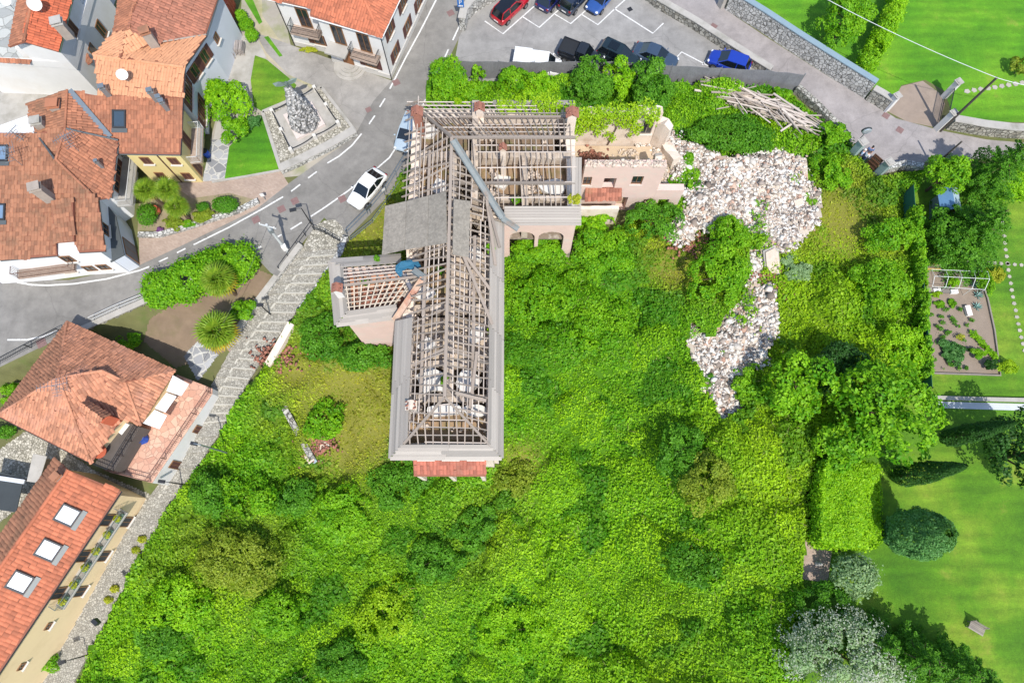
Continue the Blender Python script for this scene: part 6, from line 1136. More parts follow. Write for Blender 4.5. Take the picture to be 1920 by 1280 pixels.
for a in (('dark spiky fir in front of the bottom lawn', 1700, 1215, 6.5, 2.3), ('dark fir with ragged branches at the lawn bottom', 1775, 1235, 6.0, 2.4), ('low dark fir right of the blossoming tree', 1640, 1190, 5.5, 1.9), ('small fir at the lower lawn edge', 1850, 1275, 3.5, 1.6)): fir(a[0], a[1]-30, a[2]+5, a[3], a[4])
fir('tall windswept cedar shading the blue garden shed', 1786, 462, 7.0, 3.6, 'deep', 20); plant('cedar_tree', 'leafy lower crown under the windswept cedar', 'tree', 1800, 440, 58, 46, 4.0, 'deep', leaf=.22, lobes=14); fir('dark feathery tree leaning over the lane', 1812, 362, 8.5, 2.9, 'deep', 18); plant('cedar_tree', 'rounded tree beside the second lane pole', 'tree', 1770, 330, 44, 36, 4.8, 'mid', leaf=.22, lobes=12)
hedge('tall_hedge', 'bright clipped hedge along the lane side of the lower garden', [(1885, 345), (1930, 340), (1980, 335)], 32, 2.6, 'bright', .18, 220, seed=8); hedge('tall_hedge', 'long clipped hedge on the upper lawn beside the round tree', [(1690, -20), (1672, 30), (1650, 75), (1628, 118)], 19, 2.4, 'bright', .18, 240, seed=9)
plant('lawn_tree', 'round green tree on the upper lawn above the lane wall', 'tree', 1588, 36, 52, 52, 4.5, 'mid', leaf=.2, lobes=14); plant('lawn_bush', 'yellowish round bush on the right of the upper lawn', 'bush', 1915, 125, 16, 22, 1.8, 'olive', leaf=.15); hedge('net_hedge', 'thin ivy hedge along the green net fence', [(1712, 400), (1722, 500), (1728, 600), (1734, 700)], 10, 2.2, 'mid', .18, 240, seed=5, step=.55, cvar=.3)
# ================================================================ VEHICLES
m_tyre = mat('tyre_rubber', '#1b1b1c', .1, 5, .9, .1); m_rim = glossy('alloy', '#9a9c9f', .3, .8); m_cglass = glossy('car_glass', '#10161b', .06, 0, 0, .9); m_trim = mat('black_trim', '#202123', .1, 5, .6, 0); m_lampw = glossy('headlamp', '#d9dde0', .1, 0, .5); m_lampr = glossy('tail_lamp', '#8c1515', .15, 0, .5); m_plate = mat('number_plate', '#e3e3df', .02, 3, .6, 0)
CARS = {'hatch': dict(L=4.0, W=1.72, H=1.48, belt=.93, cab=(-.46, .27), roof=(-.36, .06), hood=.80), 'suv': dict(L=4.15, W=1.76, H=1.62, belt=1.03, cab=(-.48, .24), roof=(-.40, .04), hood=.93), 'sedan': dict(L=4.3, W=1.74, H=1.45, belt=.93, cab=(-.37, .24), roof=(-.2, .04), hood=.84), 'beetle': dict(L=4.1, W=1.78, H=1.48, belt=.92, cab=(-.42, .25), roof=(-.22, .05), hood=.80), 'van': dict(L=4.5, W=1.85, H=1.85, belt=1.15, cab=(-.49, .36), roof=(-.48, .22), hood=1.05), 'pickup': dict(L=4.3, W=1.76, H=1.75, belt=1.1, cab=(-.1, .22), roof=(-.08, .1), hood=1.02)}
def car(label, kind, col, nose, tail, group='parked cars', roofcol=None, sunroof=False, ztop=0):
    k = CARS[kind]; L, W, H, belt, hood = k['L'], k['W']/2, k['H'], k['belt'], k['hood']; a, b = P(*nose), P(*tail); c = (a+b)/2; d = (a-b); yaw = math.atan2(d.y, d.x); o = thing('parked_car' if kind not in ('van', 'pickup') else {'van': 'parked_van', 'pickup': 'parked_pickup'}[kind], label, {'van': 'van', 'pickup': 'pickup'}.get(kind, 'car'), Vector((c.x, c.y, .014)), group); o.rotation_euler = (0, 0, yaw)
    paint = glossy('paint_'+col.strip('#'), col, .3, .15, .8); 
    def bld(mb, name, m, par=None, smooth=False):
        q = mb.build(name, m, None, smooth=smooth); q.parent = par or o; return q
    tb = belt*.97
    st = [(-.5, .42, .66, .80), (-.485, .3, tb*.88, .90), (-.43, .24, tb*.98, .96), (-.3, .2, belt, 1), (0, .2, belt, 1), (.24, .2, belt*.99, .99), (.36, .22, hood, .97), (.45, .25, hood*.93, .9), (.485, .3, hood*.82, .8), (.5, .36, hood*.66, .66)]
    v = []; n = 0; f = []
    for x, zb, zt, w in st:
        w *= W; sec = [(0, zb), (w*.88, zb), (w, zb+.3*(zt-zb)), (w*.99, zb+.7*(zt-zb)), (w*.9, zt-.02), (w*.55, zt+.015), (0, zt+.03)]; sec = sec+[(-y, z) for y, z in sec[-2:0:-1]]; n = len(sec); v += [(x*L, y, z) for y, z in sec]
    for i in range(len(st)-1):
        for j in range(n): f.append((i*n+j, i*n+(j+1) % n, (i+1)*n+(j+1) % n, (i+1)*n+j))
    f += [tuple(range(n-1, -1, -1)), tuple(range((len(st)-1)*n, len(st)*n))]
    mb = MB().add(v, f); body = bld(mb, 'body', paint, smooth=True); sm = body.modifiers.new('soft', 'SUBSURF'); sm.levels = sm.render_levels = 1
    x0, x1 = k['cab'][0]*L, k['cab'][1]*L; r0, r1 = k['roof'][0]*L, k['roof'][1]*L; bz = belt-.06; tw = W*.70; bw = W*.9; xm = (r0+r1)/2
    sec = [(x0, bw*.86, bz), (r0, tw*.94, H-.05), (xm, tw, H), (r1, tw*.97, H-.03), (x1, bw*.9, bz)]
    lo = [(x0, bw*.86), (r0, bw), (xm, bw), (r1, bw), (x1, bw*.9)]; v = []
    for (x, y, z), (xb, yb) in zip(sec, lo): v += [(xb, -yb, bz), (x, -y, z), (x, y, z), (xb, yb, bz)]
    f = []
    for i in range(4): q = 4*i; f += [(q+1, q+5, q+6, q+2), (q, q+4, q+5, q+1), (q+2, q+6, q+7, q+3)]
    bld(MB().add(v, f), 'window_glass', m_cglass)
    rp = glossy('paint_'+roofcol.strip('#'), roofcol, .3, .15, .8) if roofcol else paint; R_ = []
    for x, y, z in ((r0-.04, tw*.95, H-.045), (xm, tw*1.02, H+.012), (r1+.04, tw*.98, H-.028)): R_ += [(x, -y, z+.0), (x, -y*.5, z+.025), (x, 0, z+.035), (x, y*.5, z+.025), (x, y, z)]
    bld(MB().add(R_, [(i*5+j, i*5+5+j, i*5+6+j, i*5+1+j) for i in range(2) for j in range(4)]), 'roof', rp, smooth=True)
    if sunroof: bld(MB().box((xm+.05, 0, H+.05), (.9, .85, .02)), 'sunroof', m_cglass)
    for s in (-1, 1):
        pl = MB()
        for p, q in (((x0+.02, s*bw*.87, bz), (r0, s*tw*.95, H-.03)), ((x1-.02, s*bw*.91, bz), (r1, s*tw*.98, H-.02)), ((xm-.1, s*bw*1.005, bz), (xm-.1, s*tw*1.02, H)), ((r0, s*tw*.96, H-.03), (r1, s*tw*.99, H-.02))): pl.bar(p, q, .07, .06)
        bld(pl, 'side_pillars', paint)
        if kind == 'van': bld(MB().box(((x0+xm)/2, s*(bw+tw)/2*1.01, (bz+H)/2), (xm-x0, .12, (H-bz)*.96)), 'side_panel', paint)
        for xx in (x1-.35, xm-.1, r0+.1): bld(MB().box((xx, s*W*1.0, belt*.62), (.015, .012, belt*.5)), 'door_seam', m_trim)
        bld(MB().box((xm+.15, s*(W+.005), belt*.85), (.16, .03, .03)), 'door_handle', m_trim)
    if kind == 'van': bld(MB().box((x0+.08, 0, (bz+H)/2), (.1, tw*1.7, H-bz)), 'rear_panel', paint)
    if kind == 'pickup':
        bed = MB()
        for s in (-1, 1): bed.box((-.3*L, s*W*.9, belt+.1), (.38*L, .08, .3))
        bed.box((-.485*L, 0, belt+.1), (.08, W*1.7, .3)); bld(bed, 'bed_sides', paint); bld(MB().box((-.3*L, 0, belt+.16), (.37*L, W*1.7, .06)), 'bed_cover', m_trim)
    for s in (-1, 1):
        for x in (-.31, .31):
            t = bld(MB().tube([(x*L, s*(W-.19), .31), (x*L, s*(W+.01), .31)], .31, 18), 'wheel', m_tyre); bld(MB().tube([(x*L, s*(W-.0), .31), (x*L, s*(W+.025), .31)], .2, 14), 'rim', m_rim, t)
        bld(MB().ball((.462*L, s*W*.66, hood*.78), (.14, .17, .09), 8, 6), 'headlight', m_lampw); bld(MB().box((-.488*L, s*W*.72, tb*.8), (.07, .22, .16)), 'tail_light', m_lampr); bld(MB().ball((x1-.25, s*(W+.08), belt+.05), (.08, .1, .07), 8, 6), 'mirror', paint)
    bld(MB().box((-.502*L, 0, .55), (.02, .5, .11)), 'number_plate', m_plate); bld(MB().box((.497*L, 0, .42), (.05, .9*W, .14)), 'grille', m_trim); bld(MB().box((x1-.12, .18, bz+.07), (.5, .02, .015), .9), 'wiper', m_trim)
    return o
car('white rounded car with dark windscreen parked against the guard rail', 'beetle', '#e9e9e7', (667, 388), (714, 331)); car('silver blue car half hidden under the palazzo battens', 'hatch', '#a9b8c2', (754, 288), (780, 222)); car('red car with black roof in the first parking bay', 'suv', '#b01824', (984, -2), (930, 48), roofcol='#15171c')
car('navy compact car in the second parking bay', 'hatch', '#1d2358', (1056, -25), (1016, 24)); car('dark slate estate car in the third parking bay', 'suv', '#2b3444', (1102, -20), (1058, 28)); car('mid blue hatchback facing out of its bay', 'hatch', '#2b4f8f', (1106, 30), (1150, -22))
car('white van mostly hidden behind the screen fence', 'van', '#e6e6e4', (1046, 136), (968, 126)); car('black pickup with covered bed behind the screen fence', 'pickup', '#23262b', (1122, 126), (1056, 101)); car('dark green black car with glass sunroof beside the pickup', 'suv', '#1c2a30', (1188, 128), (1130, 100), sunroof=True); car('slate blue saloon at the end of the fence row', 'sedan', '#3a4a5e', (1260, 127), (1194, 101)); car('bright blue hatchback parked alone by the lane wall', 'hatch', '#1c3aa0', (1332, 114), (1396, 136))
# ================================================================ MONUMENT
def monument():
    o = thing('rock_monument', 'tall rock cone war monument with bronze eagle on a granite frame', 'monument', P(572, 230)); base = [P(494, 213), P(604, 167), P(668, 250), P(528, 320)]
    MB().prism([(p.x, p.y) for p in base], -.2, .22).build('platform', m_cobble, o); f2 = [P(513, 214, .22), P(592, 171, .22), P(636, 236, .22), P(548, 286, .22)]
    for i in range(4): MB().bar(base[i]+Vector((0, 0, .26)), base[(i+1) % 4]+Vector((0, 0, .26)), .3, .12).build('kerb_stone', m_conc, o)
    for i in range(4):
        a, b = f2[i], f2[(i+1) % 4]
        for t in (0, .5): p = a.lerp(b, t); MB().box(p+Vector((0, 0, .35)), (.3, .3, .7), .5).build('chain_post', m_sill, o)
        for t in (0, .5):
            p, q = a.lerp(b, t), a.lerp(b, t+.5); MB().tube([p.lerp(q, u)+Vector((0, 0, .6-.8*u*(1-u))) for u in (0, .2, .4, .6, .8, 1)], .05, 5).build('chain', m_iron, o)
    MB().prism([(p.x, p.y) for p in f2], .22, .3).build('inner_floor', m_conc, o); f3 = [P(533, 219, .3), P(586, 194, .3), P(611, 236, .3), P(558, 264, .3)]; MB().prism([(p.x, p.y) for p in f3], .3, .62).build('granite_frame', mat('pink_granite', '#c9bdb6', .08, 3, .7, .1), o)
    c = P(572, 228, .6); H_ = 4.9; MB().tube([c+Vector((0, 0, H_*t)) for t in (0, .3, .6, .85, 1)], [1.2, .93, .58, .3, .15], 12).build('rock_core', mat('rock_dark', '#5a5a58', .3, 3, .95, .6), o)
    n = 900; t = rng.random(n)**1.3; a = rng.uniform(0, 2*math.pi, n); rr = np.interp(t, [0, .3, .6, .85, 1], [1.25, .97, .6, .32, .16]); ms = mat('monument_rock', '#a6a7a6', .2, 3, .95, .5, 15, island=.6); stones('rock_pile', c.x+np.cos(a)*rr, c.y+np.sin(a)*rr, c.z+t*H_, .1+.11*rng.random(n), ms, o, flat=.9)
    tp = c+Vector((0, 0, H_+.1)); e = MB(); e.tube([tp, tp+Vector((0, 0, .5)), tp+Vector((.1, -.1, .75)), tp+Vector((.25, -.2, .8))], [.12, .17, .09, .03], 8)
    for s in (-1, 1):
        d = Vector((s*.9, .25*s, .25)); e.slab([tp+Vector((0, 0, .55)), tp+d*.6+Vector((0, .08, .6)), tp+d*1.1+Vector((0, 0, .5)), tp+d*.9+Vector((0, -.15, .3)), tp+d*.4+Vector((0, -.1, .2)), tp+Vector((0, 0, .2))], .05)
    e.build('bronze_eagle', mat('bronze', '#6d7c74', .15, 4, .5, .1, metal=.4), o)
monument()
# ================================================================ LAMPS, POLES, SIGNS
def lamp(label, base, top, h, arm=.0, adir=(1, 0), m=m_iron, head='box', r=.05, name='street_lamp'):
    b = G(*base); o = thing(name, label, 'street lamp', b); t = b+Vector((0, 0, h)); MB().tube([b-Vector((0, 0, .3)), b+Vector((0, 0, h*.4)), t], [r*1.4, r*1.1, r*.8], 8).build('pole', m, o); d = Vector((adir[0], adir[1], 0)).normalized()*arm
    if arm: MB().tube([t, t+d*.5+Vector((0, 0, .12)), t+d+Vector((0, 0, .1))], r*.6, 6).build('arm', m, o)
    p = t+d; MB().box(p+Vector((0, 0, .06)), (.55, .28, .12), math.atan2(adir[1], adir[0])).build('lamp_head', m_shutd, o); MB().box(p-Vector((0, 0, .02)), (.4, .2, .04), math.atan2(adir[1], adir[0])).build('diffuser', m_lampw, o)
lamp('dark street lamp on the corner of the stair landing', (584, 420), 0, 3.0, .7, (-1, -.25)); lamp('dark lamp on the terrace beside the stair path', (508, 590), 0, 2.6, .0, (1, 0)); lamp('tall grey street lamp beside the terrace house wall', (428, 849), 0, 5.4, .5, (-1, .2), m_steel, r=.07); lamp('low black lamp at the alley corner of the stair path', (345, 908), 0, 2.6, .6, (-1, .1)); lamp('low black lamp by the cream wall at the path bottom', (168, 1226), 0, 2.6, .6, (-1, -.3))
def pole(label, base, h, m, r=.12, cross=False):
    b = G(*base); o = thing('utility_pole', label, 'pole', b); MB().tube([b-Vector((0, 0, .5)), b+Vector((0, 0, h))], [r, r*.75], 10).build('shaft', m, o)
    if cross:
        MB().bar(b+Vector((-.7, .2, h-.3)), b+Vector((.7, -.2, h-.3)), .09, .09).build('crossarm', m, o); MB().box(b+Vector((0, 0, h-1.1)), (.35, .3, .5), .4).build('junction_box', m_steel, o); MB().box(b+Vector((0.1, -.1, 1.4)), (.4, .35, .7), .4).build('meter_box', m_white, o)
        for s in (-.6, 0, .6): MB().tube([b+Vector((s, -s*.3, h-.25)), b+Vector((s, -s*.3, h-.05))], .05, 6).build('insulator', m_white, o)
    return b+Vector((0, 0, h))
m_pole = mat('pole_concrete', '#b9bcbb', .1, 2, .8, .1); m_polew = mat('pole_wood', '#4c463f', .2, 3, .9, .3)
tA = pole('pale concrete utility pole with fittings beside the road dashes', (541, 474), 5.6, m_pole, .14, True); tB = pole('long dark wooden utility pole by the iron gate', (1763, 246), 7.6, m_polew, .13); tC = pole('short dark wooden pole rising from the trees by the lane', (1748, 314), 4.2, m_polew, .1)
def wire(label, a, b, sag=.5, r=.022, m=None):
    n = 16; o = MB().tube([a.lerp(b, i/n)-Vector((0, 0, 4*sag*(i/n)*(1-i/n))) for i in range(n+1)], r, 5).build('overhead_wire', m or mat('wire_pale', '#cfd3d4', .05, 3, .5, 0)); tag(o, label, 'cable')
wire('pale overhead cable crossing the upper lawn to the wooden pole', tB, P(1530, -12, 8.2), .3); wire('pale overhead cable leaving the wooden pole over the low stone wall', tB, P(2000, 172, 7.4), .2); wire('dark overhead cable above the terrace and stair path', tA-Vector((0, 0, .3)), G(420, 700, 4.2), .4, .015, m_iron)
def sign(label, base, h, w, hh, m, yaw=0, name='road_sign', draw=None):
    b = G(*base); o = thing(name, label, 'sign', b); MB().tube([b-Vector((0, 0, .2)), b+Vector((0, 0, h+hh))], .035, 8).build('post', m_steel, o); d = Vector((math.cos(yaw), math.sin(yaw), 0)); n = Vector((d.y, -d.x, 0)); c = b+Vector((0, 0, h+hh/2))+n*.06; MB().box(c, (w, .03, hh), yaw).build('panel', m, o)
    if draw: draw(o, c+n*.02, d, n)
    return o
def letterP(o, c, d, n):
    mb = MB(); rz = math.atan2(d.y, d.x); q = lambda x, z, w, h: mb.box(c+d*x+Vector((0, 0, z)), (w, .012, h), rz)
    q(-.1, .13, .07, .5); q(.01, .35, .16, .06); q(.01, .14, .16, .06); q(.1, .245, .06, .16); q(0, -.32, .42, .14); mb.build('letter_p', m_paint, o)
m_blue = mat('sign_blue', '#1d62a8', .05, 3, .5, 0); sign('blue parking sign with white letter P at the car park entrance', (867, 40), 1.9, .62, .95, m_blue, -.05, 'parking_sign', letterP)
sign('grey sign panel on the guard rail by the white car bonnet', (695, 400), 1.0, .6, .45, m_gut, .8); sign('small white sign on the guard rail behind the white car', (722, 366), .9, .35, .3, m_white, .8); sign('small white post sign at the tip of the flower bed', (498, 374), .7, .35, .45, m_white, .2)
b = G(1597, 278); o = thing('traffic_mirror', 'round traffic mirror on a post beside the wooden gate', 'mirror', b); MB().tube([b, b+Vector((0, 0, 2.5))], .04, 8).build('post', m_steel, o); MB().ball(b+Vector((0, -.05, 2.75)), (.4, .12, .4), 14, 9).build('mirror_dish', glossy('mirror_face', '#b9c0c4', .15, .5), o); MB().tube([b+Vector((0, .08, 2.75)), b+Vector((0, .12, 2.75))], .44, 18).build('mirror_back', m_gut, o)
# ================================================================ GATES
def pillar(label, base, h, s=.5, m=m_white):
    b = G(*base); o = thing('gate_pillar', label, 'pillar', b); MB().box(b+Vector((0, 0, h/2-.15)), (s, s, h+.3), .5).build('shaft', m, o); MB().box(b+Vector((0, 0, h+.05)), (s+.14, s+.14, .1), .5).build('cap', m_conc, o); MB().box(b+Vector((0, 0, h+.13)), (s-.1, s-.1, .06), .5).build('cap_top', m_conc, o); return b
m_pg = mat('pillar_grey', '#8fa09e', .15, 2, .9, .2, stain='#6f7a70')
pillar('white gate pillar at the end of the dark lane wall', (1660, 206), 2.1); g2 = pillar('white gate pillar beside the wooden utility pole', (1757, 242), 2.5); g3 = pillar('white gate pillar at the upper end of the iron gate', (1770, 182), 2.2); w1 = pillar('grey mossy pillar on the left of the wooden gate', (1592, 296), 2.6, .6, m_pg); w2 = pillar('grey pillar on the right of the wooden gate', (1646, 326), 2.0, .6, m_pg); pillar('stout grey gate pier at the top of the lane wall', (1352, 12), 2.3, .6, m_conc)
def bar_gate(label, a, b, h, m, name, solid=False):
    o = thing(name, label, 'gate', (a+b)/2); 
    for z in (.15, h): MB().bar(a+Vector((0, 0, z)), b+Vector((0, 0, z)), .06, .06).build('gate_rail', m, o)
    k = int((b-a).length/.16)
    for i in range(k+1): p = a.lerp(b, i/k); MB().bar(p+Vector((0, 0, .1)), p+Vector((0, 0, h)), .03, .03).build('gate_bar', m, o)
bar_gate('dark iron bar gate between the white pillars', g2.lerp(g3, .1), g2.lerp(g3, .9), 1.7, m_iron, 'iron_gate')
def plank_gate(a, b, h):
    o = thing('wooden_gate', 'brown wooden gate leaf standing open beside the people', 'gate', (a+b)/2); n = 7
    for i in range(n): p, q = a.lerp(b, i/n), a.lerp(b, (i+.93)/n); MB().bar((p+q)/2+Vector((0, 0, .08)), (p+q)/2+Vector((0, 0, h)), (q-p).length, .04, (b-a)).build('plank', m_wood_d, o) if 0 else MB().box((p+q)/2+Vector((0, 0, .08+h/2)), ((q-p).length, .045, h), math.atan2((b-a).y, (b-a).x)).build('plank', m_wood_d, o)
    nn = Vector(((b-a).y, -(b-a).x, 0)).normalized()*.04
    for s in (-1, 1):
        for z in (.25, .7, 1.15, 1.6): MB().bar(a+nn*s+Vector((0, 0, z)), b+nn*s+Vector((0, 0, z)), .05, .12).build('ledge', m_wood_d, o)
ga = w2+Vector((-.4, .25, 0)); gb = G(1622, 308); plank_gate(ga, gb, 1.75)
# ================================================================ PEOPLE
def person(label, px, py, h, shirt, trou, skin, hair, yaw, pose=0):
    b = P(px, py); o = thing('person', label, 'person', b); o.rotation_euler = (0, 0, yaw); s = h/1.75
    def skinned(name, V, E, Rd, m):
        me = bpy.data.meshes.new(name); me.from_pydata([tuple(Vector(v)*s) for v in V], E, []); me.materials.append(m); q = bpy.data.objects.new(name, me); C.objects.link(q); q.parent = o; md = q.modifiers.new('skin', 'SKIN'); sv = me.skin_vertices[0].data
        for i, r in enumerate(Rd): sv[i].radius = (r[0]*s, r[1]*s) if isinstance(r, tuple) else (r*s, r*s); sv[i].use_root = (i == 0)
        sb = q.modifiers.new('sub', 'SUBSURF'); sb.levels = sb.render_levels = 1; return q
    ar = .12+.2*pose; V = [(0, 0, .95), (0, 0, 1.15), (0, 0, 1.38), (0, 0, 1.5), (.02, 0, 1.6), (.02, 0, 1.72), (0, .2, 1.4), (.05, .26, 1.14), (ar, .22, .92), (ar+.05, .2, .83), (0, -.2, 1.4), (.02, -.27, 1.14), (ar*.6, -.24, .92), (ar*.6+.04, -.22, .83), (0, .1, .9), (.06, .11, .5), (.0, .11, .09), (.14, .12, .05), (0, -.1, .9), (-.03, -.11, .5), (-.08, -.11, .09), (.06, -.12, .05)]
    E = [(0, 1), (1, 2), (2, 3), (3, 4), (4, 5), (2, 6), (6, 7), (7, 8), (8, 9), (2, 10), (10, 11), (11, 12), (12, 13), (0, 14), (14, 15), (15, 16), (16, 17), (0, 18), (18, 19), (19, 20), (20, 21)]
    Rd = [.12, .11, .13, .055, .085, .09, .06, .045, .035, .03, .06, .045, .035, .03, .085, .06, .045, .04, .085, .06, .045, .04]; m_s = mat('skin_tone', skin, .05, 4, .6, 0); skinned('body', V, E, Rd, m_s)
    skinned('shirt', [V[0], V[1], V[2], (0, 0, 1.44), V[6], V[7], V[10], V[11]], [(0, 1), (1, 2), (2, 3), (2, 4), (4, 5), (2, 6), (6, 7)], [(.14, .17), (.13, .165), (.14, .19), .09, .08, .06, .08, .06], mat('cloth_'+shirt.strip('#'), shirt, .15, 6, .9, .2))
    skinned('trousers', [(0, 0, .97), V[14], V[15], (0, .11, .14), V[18], V[19], (-.07, -.11, .14)], [(0, 1), (1, 2), (2, 3), (0, 4), (4, 5), (5, 6)], [(.13, .16), .1, .075, .065, .1, .075, .065], mat('cloth_'+trou.strip('#'), trou, .15, 6, .9, .2))
    q = MB().ball((0, 0, 1.68*s), (.115*s, .1*s, .1*s), 10, 7).build('hair', mat('hair_'+hair.strip('#'), hair, .2, 8, .8, .2), None, smooth=True); q.parent = o
    fm = MB()
    for y in (-.035, .035): fm.ball((.105*s, y*s, 1.63*s), (.012*s, .014*s, .01*s), 6, 4)
    fm.box((.115*s, 0, 1.6*s), (.03*s, .022*s, .045*s)); fm.box((.1*s, 0, 1.56*s), (.02*s, .05*s, .012*s)); q = fm.build('face', mat('face_detail', '#6d4236', .1, 5, .7, 0), None); q.parent = o
person('person with white hair in a pale blue shirt at the open gate', 1606, 299, 1.7, '#9fb3d0', '#40506e', '#c89a80', '#dcdcda', 2.6); person('person in a white top and blue trousers beside the gate leaf', 1614, 303, 1.68, '#dfe3ea', '#2c3c66', '#c89a80', '#4a3a30', .4, 1); person('dark haired person in a blue striped shirt at the lane edge', 1620, 294, 1.75, '#5a6f98', '#23262e', '#b98a70', '#1c1a1a', -1.9)
# ================================================================ RIGHT GARDEN
def shed():
    o = thing('garden_shed', 'small blue grey garden shed under the cedar', 'shed', P(1755, 400)); q = [P(1742, 412), P(1772, 412), P(1772, 378), P(1742, 378)]; q = [(p.x, p.y) for p in q]; MB().prism(q, -.1, 2.0).build('wall', mat('shed_board', '#6d7a78', .15, 4, .8, .2), o); x0, x1, y0, y1 = q[0][0]-.2, q[1][0]+.2, q[0][1]-.2, q[2][1]+.2; xm = (x0+x1)/2
    m = mat('shed_roof_blue', '#5d83a6', .1, 3, .6, .1); MB().slab([Vector((x0, y0, 2.0)), Vector((xm, y0, 2.6)), Vector((xm, y1, 2.6)), Vector((x0, y1, 2.0))], .06).build('roof_panel', m, o); MB().slab([Vector((xm+.002, y0, 2.6)), Vector((x1, y0, 2.0)), Vector((x1, y1, 2.0)), Vector((xm+.002, y1, 2.6))], .06).build('roof_panel', mat('shed_roof_pale', '#9ab0bb', .1, 3, .6, .1), o); win(o, q[0], q[1], .5, .05, .9, 1.8, cen=(xm, (y0+y1)/2), closed=True, shut=m_gut, sill=False, name='door')
shed()
def net_fence():
    px = [(1690, 366), (1694, 420), (1701, 478), (1707, 534), (1713, 612), (1719, 690), (1722, 736)]; pts = [G(*p) for p in px]; o = thing('net_fence', 'dark green net fence beside the vegetable garden', 'fence', pts[0]); m = slat_screen('green_net', '#24604c')
    for a, b in zip(pts, pts[1:]): MB().bar((a+b)/2-(b-a)/2+Vector((0, 0, 1.0)), b+Vector((0, 0, 1.0)), .03, 1.9).build('net_panel', m, o)
    for p in pts: MB().tube([p-Vector((0, 0, .3)), p+Vector((0, 0, 2.1))], .04, 6).build('post', m_iron, o)
net_fence()
bed = sheet('vegetable_bed', [(1712, 506), (1832, 514), (1848, 560), (1862, 620), (1872, 702), (1722, 698)], .016, m_earth)
run_wall('bed_edging', 'wooden edging along the vegetable garden beside the lawn', [(1832, 512), (1850, 560), (1863, 620), (1874, 704), (1748, 700)], .12, .18, m_wood, cat='edging', dz=-.05)
def tunnel():
    o = thing('tunnel_frame', 'white hoop tunnel frame over the first vegetable row', 'frame', P(1780, 535)); m = mat('frame_white', '#d8dad8', .05, 3, .5, 0); hoops = []
    for i in range(5):
        a, b = P(1733+24*i, 549+1.5*i), P(1731+26*i, 512+1.0*i); mid = (a+b)/2; pts = [a, a.lerp(mid, .15)+Vector((0, 0, 1.2)), mid+Vector((0, 0, 1.6)), b.lerp(mid, .15)+Vector((0, 0, 1.2)), b]; MB().tube(pts, .02, 6).build('hoop', m, o); hoops.append(pts)
    for k in (1, 2, 3): MB().tube([h[k] for h in hoops], .018, 6).build('ridge_tube', m, o)
tunnel()
MB().box(P(1812, 584)+Vector((0, 0, .2)), (.35, .8, .4), .1); 
o = thing('white_box', 'white polystyrene box standing on the garden soil', 'box', P(1812, 584)); MB().box(P(1812, 584)+Vector((0, 0, .15)), (.4, .85, .3), .1).build('tub', m_white, o); MB().box(P(1812, 584)+Vector((0, 0, .325)), (.44, .9, .05), .1).build('lid', mat('lid_pinkish', '#dccfca', .05, 3), o)
o = thing('raised_bed', 'pale plank raised bed across the hoop tunnel', 'raised bed', P(1755, 545)); 
for i in range(4): p = P(1738+16*i, 545+i); MB().box(p+Vector((0, 0, .14)), (.65, .35, .28), .03).build('plank', m_white if i % 2 else m_wood, o)
o = thing('planter_box', 'yellowish framed planter box above the hoop tunnel', 'planter', P(1748, 502)); q = P(1748, 501); MB().box(q+Vector((0, .22, .12)), (1.2, .06, .24)).box(q+Vector((0, -.22, .12)), (1.2, .06, .24)).build('long_side', mat('yellow_wood', '#b8a04a', .1, 3), o); MB().box(q+Vector((.57, 0, .12)), (.06, .376, .24)).box(q+Vector((-.57, 0, .12)), (.06, .376, .24)).build('short_side', m_white, o); MB().box(q+Vector((0, 0, .08)), (1.06, .36, .14)).build('soil', m_earth, o)
def veg(label, px, py, r, h, kd, leaf=.14, name='vegetable_plant', grp='vegetables in the soil bed', n=None): plant(name, label, 'plant', px, py, r, r, h, kd, leaf=leaf, trunk=False, lobes=5, group=grp, dens=300, n=n)
for k, (x, y) in enumerate([(1765, 593), (1768, 605), (1758, 612), (1765, 616), (1776, 624), (1757, 627), (1768, 632), (1785, 596), (1790, 604), (1782, 613), (1779, 622), (1796, 612), (1768, 688), (1798, 690), (1812, 690), (1783, 684), (1745, 590), (1750, 640), (1742, 660), (1752, 675), (1815, 610), (1808, 640), (1818, 655), (1822, 600), (1775, 580), (1800, 580)]): veg('small green seedling in the bare garden soil', x, y, 5, .4, 'deep', .1, n=160)
for x, y, r in ((1772, 645, 13), (1790, 652, 14), (1780, 668, 14), (1797, 672, 13), (1800, 655, 12)): veg('large leaved blue green cabbage plant in the vegetable bed', x, y, r, .5, 'blue', .26, 'cabbage_plant', 'cabbages', n=420)
for k in range(9): veg('bright lettuce in the diagonal row beside the edging', 1824+5.2*k, 624+5.6*k, 8, .35, 'bright', .12, 'lettuce', 'lettuce row', n=220)
veg('yellow flowering row between cabbages and seedlings', 1800, 632, 9, .5, 'yellow', .1, n=400); veg('dark bronze leaved plant at the bed corner', 1858, 685, 12, .8, 'dark', .14); veg('tall green tomato plant under the hoop tunnel', 1790, 530, 9, 1.0, 'bright', .14); veg('lime plant beside the raised bed', 1757, 552, 8, .5, 'lime', .12); veg('green bean bush at the outer bed edge', 1836, 660, 16, .8, 'mid', .13); veg('low leafy strip below the raised bed', 1762, 570, 10, .3, 'mid', .12); veg('leafy strip end beside the tunnel path', 1786, 569, 10, .3, 'mid', .12)
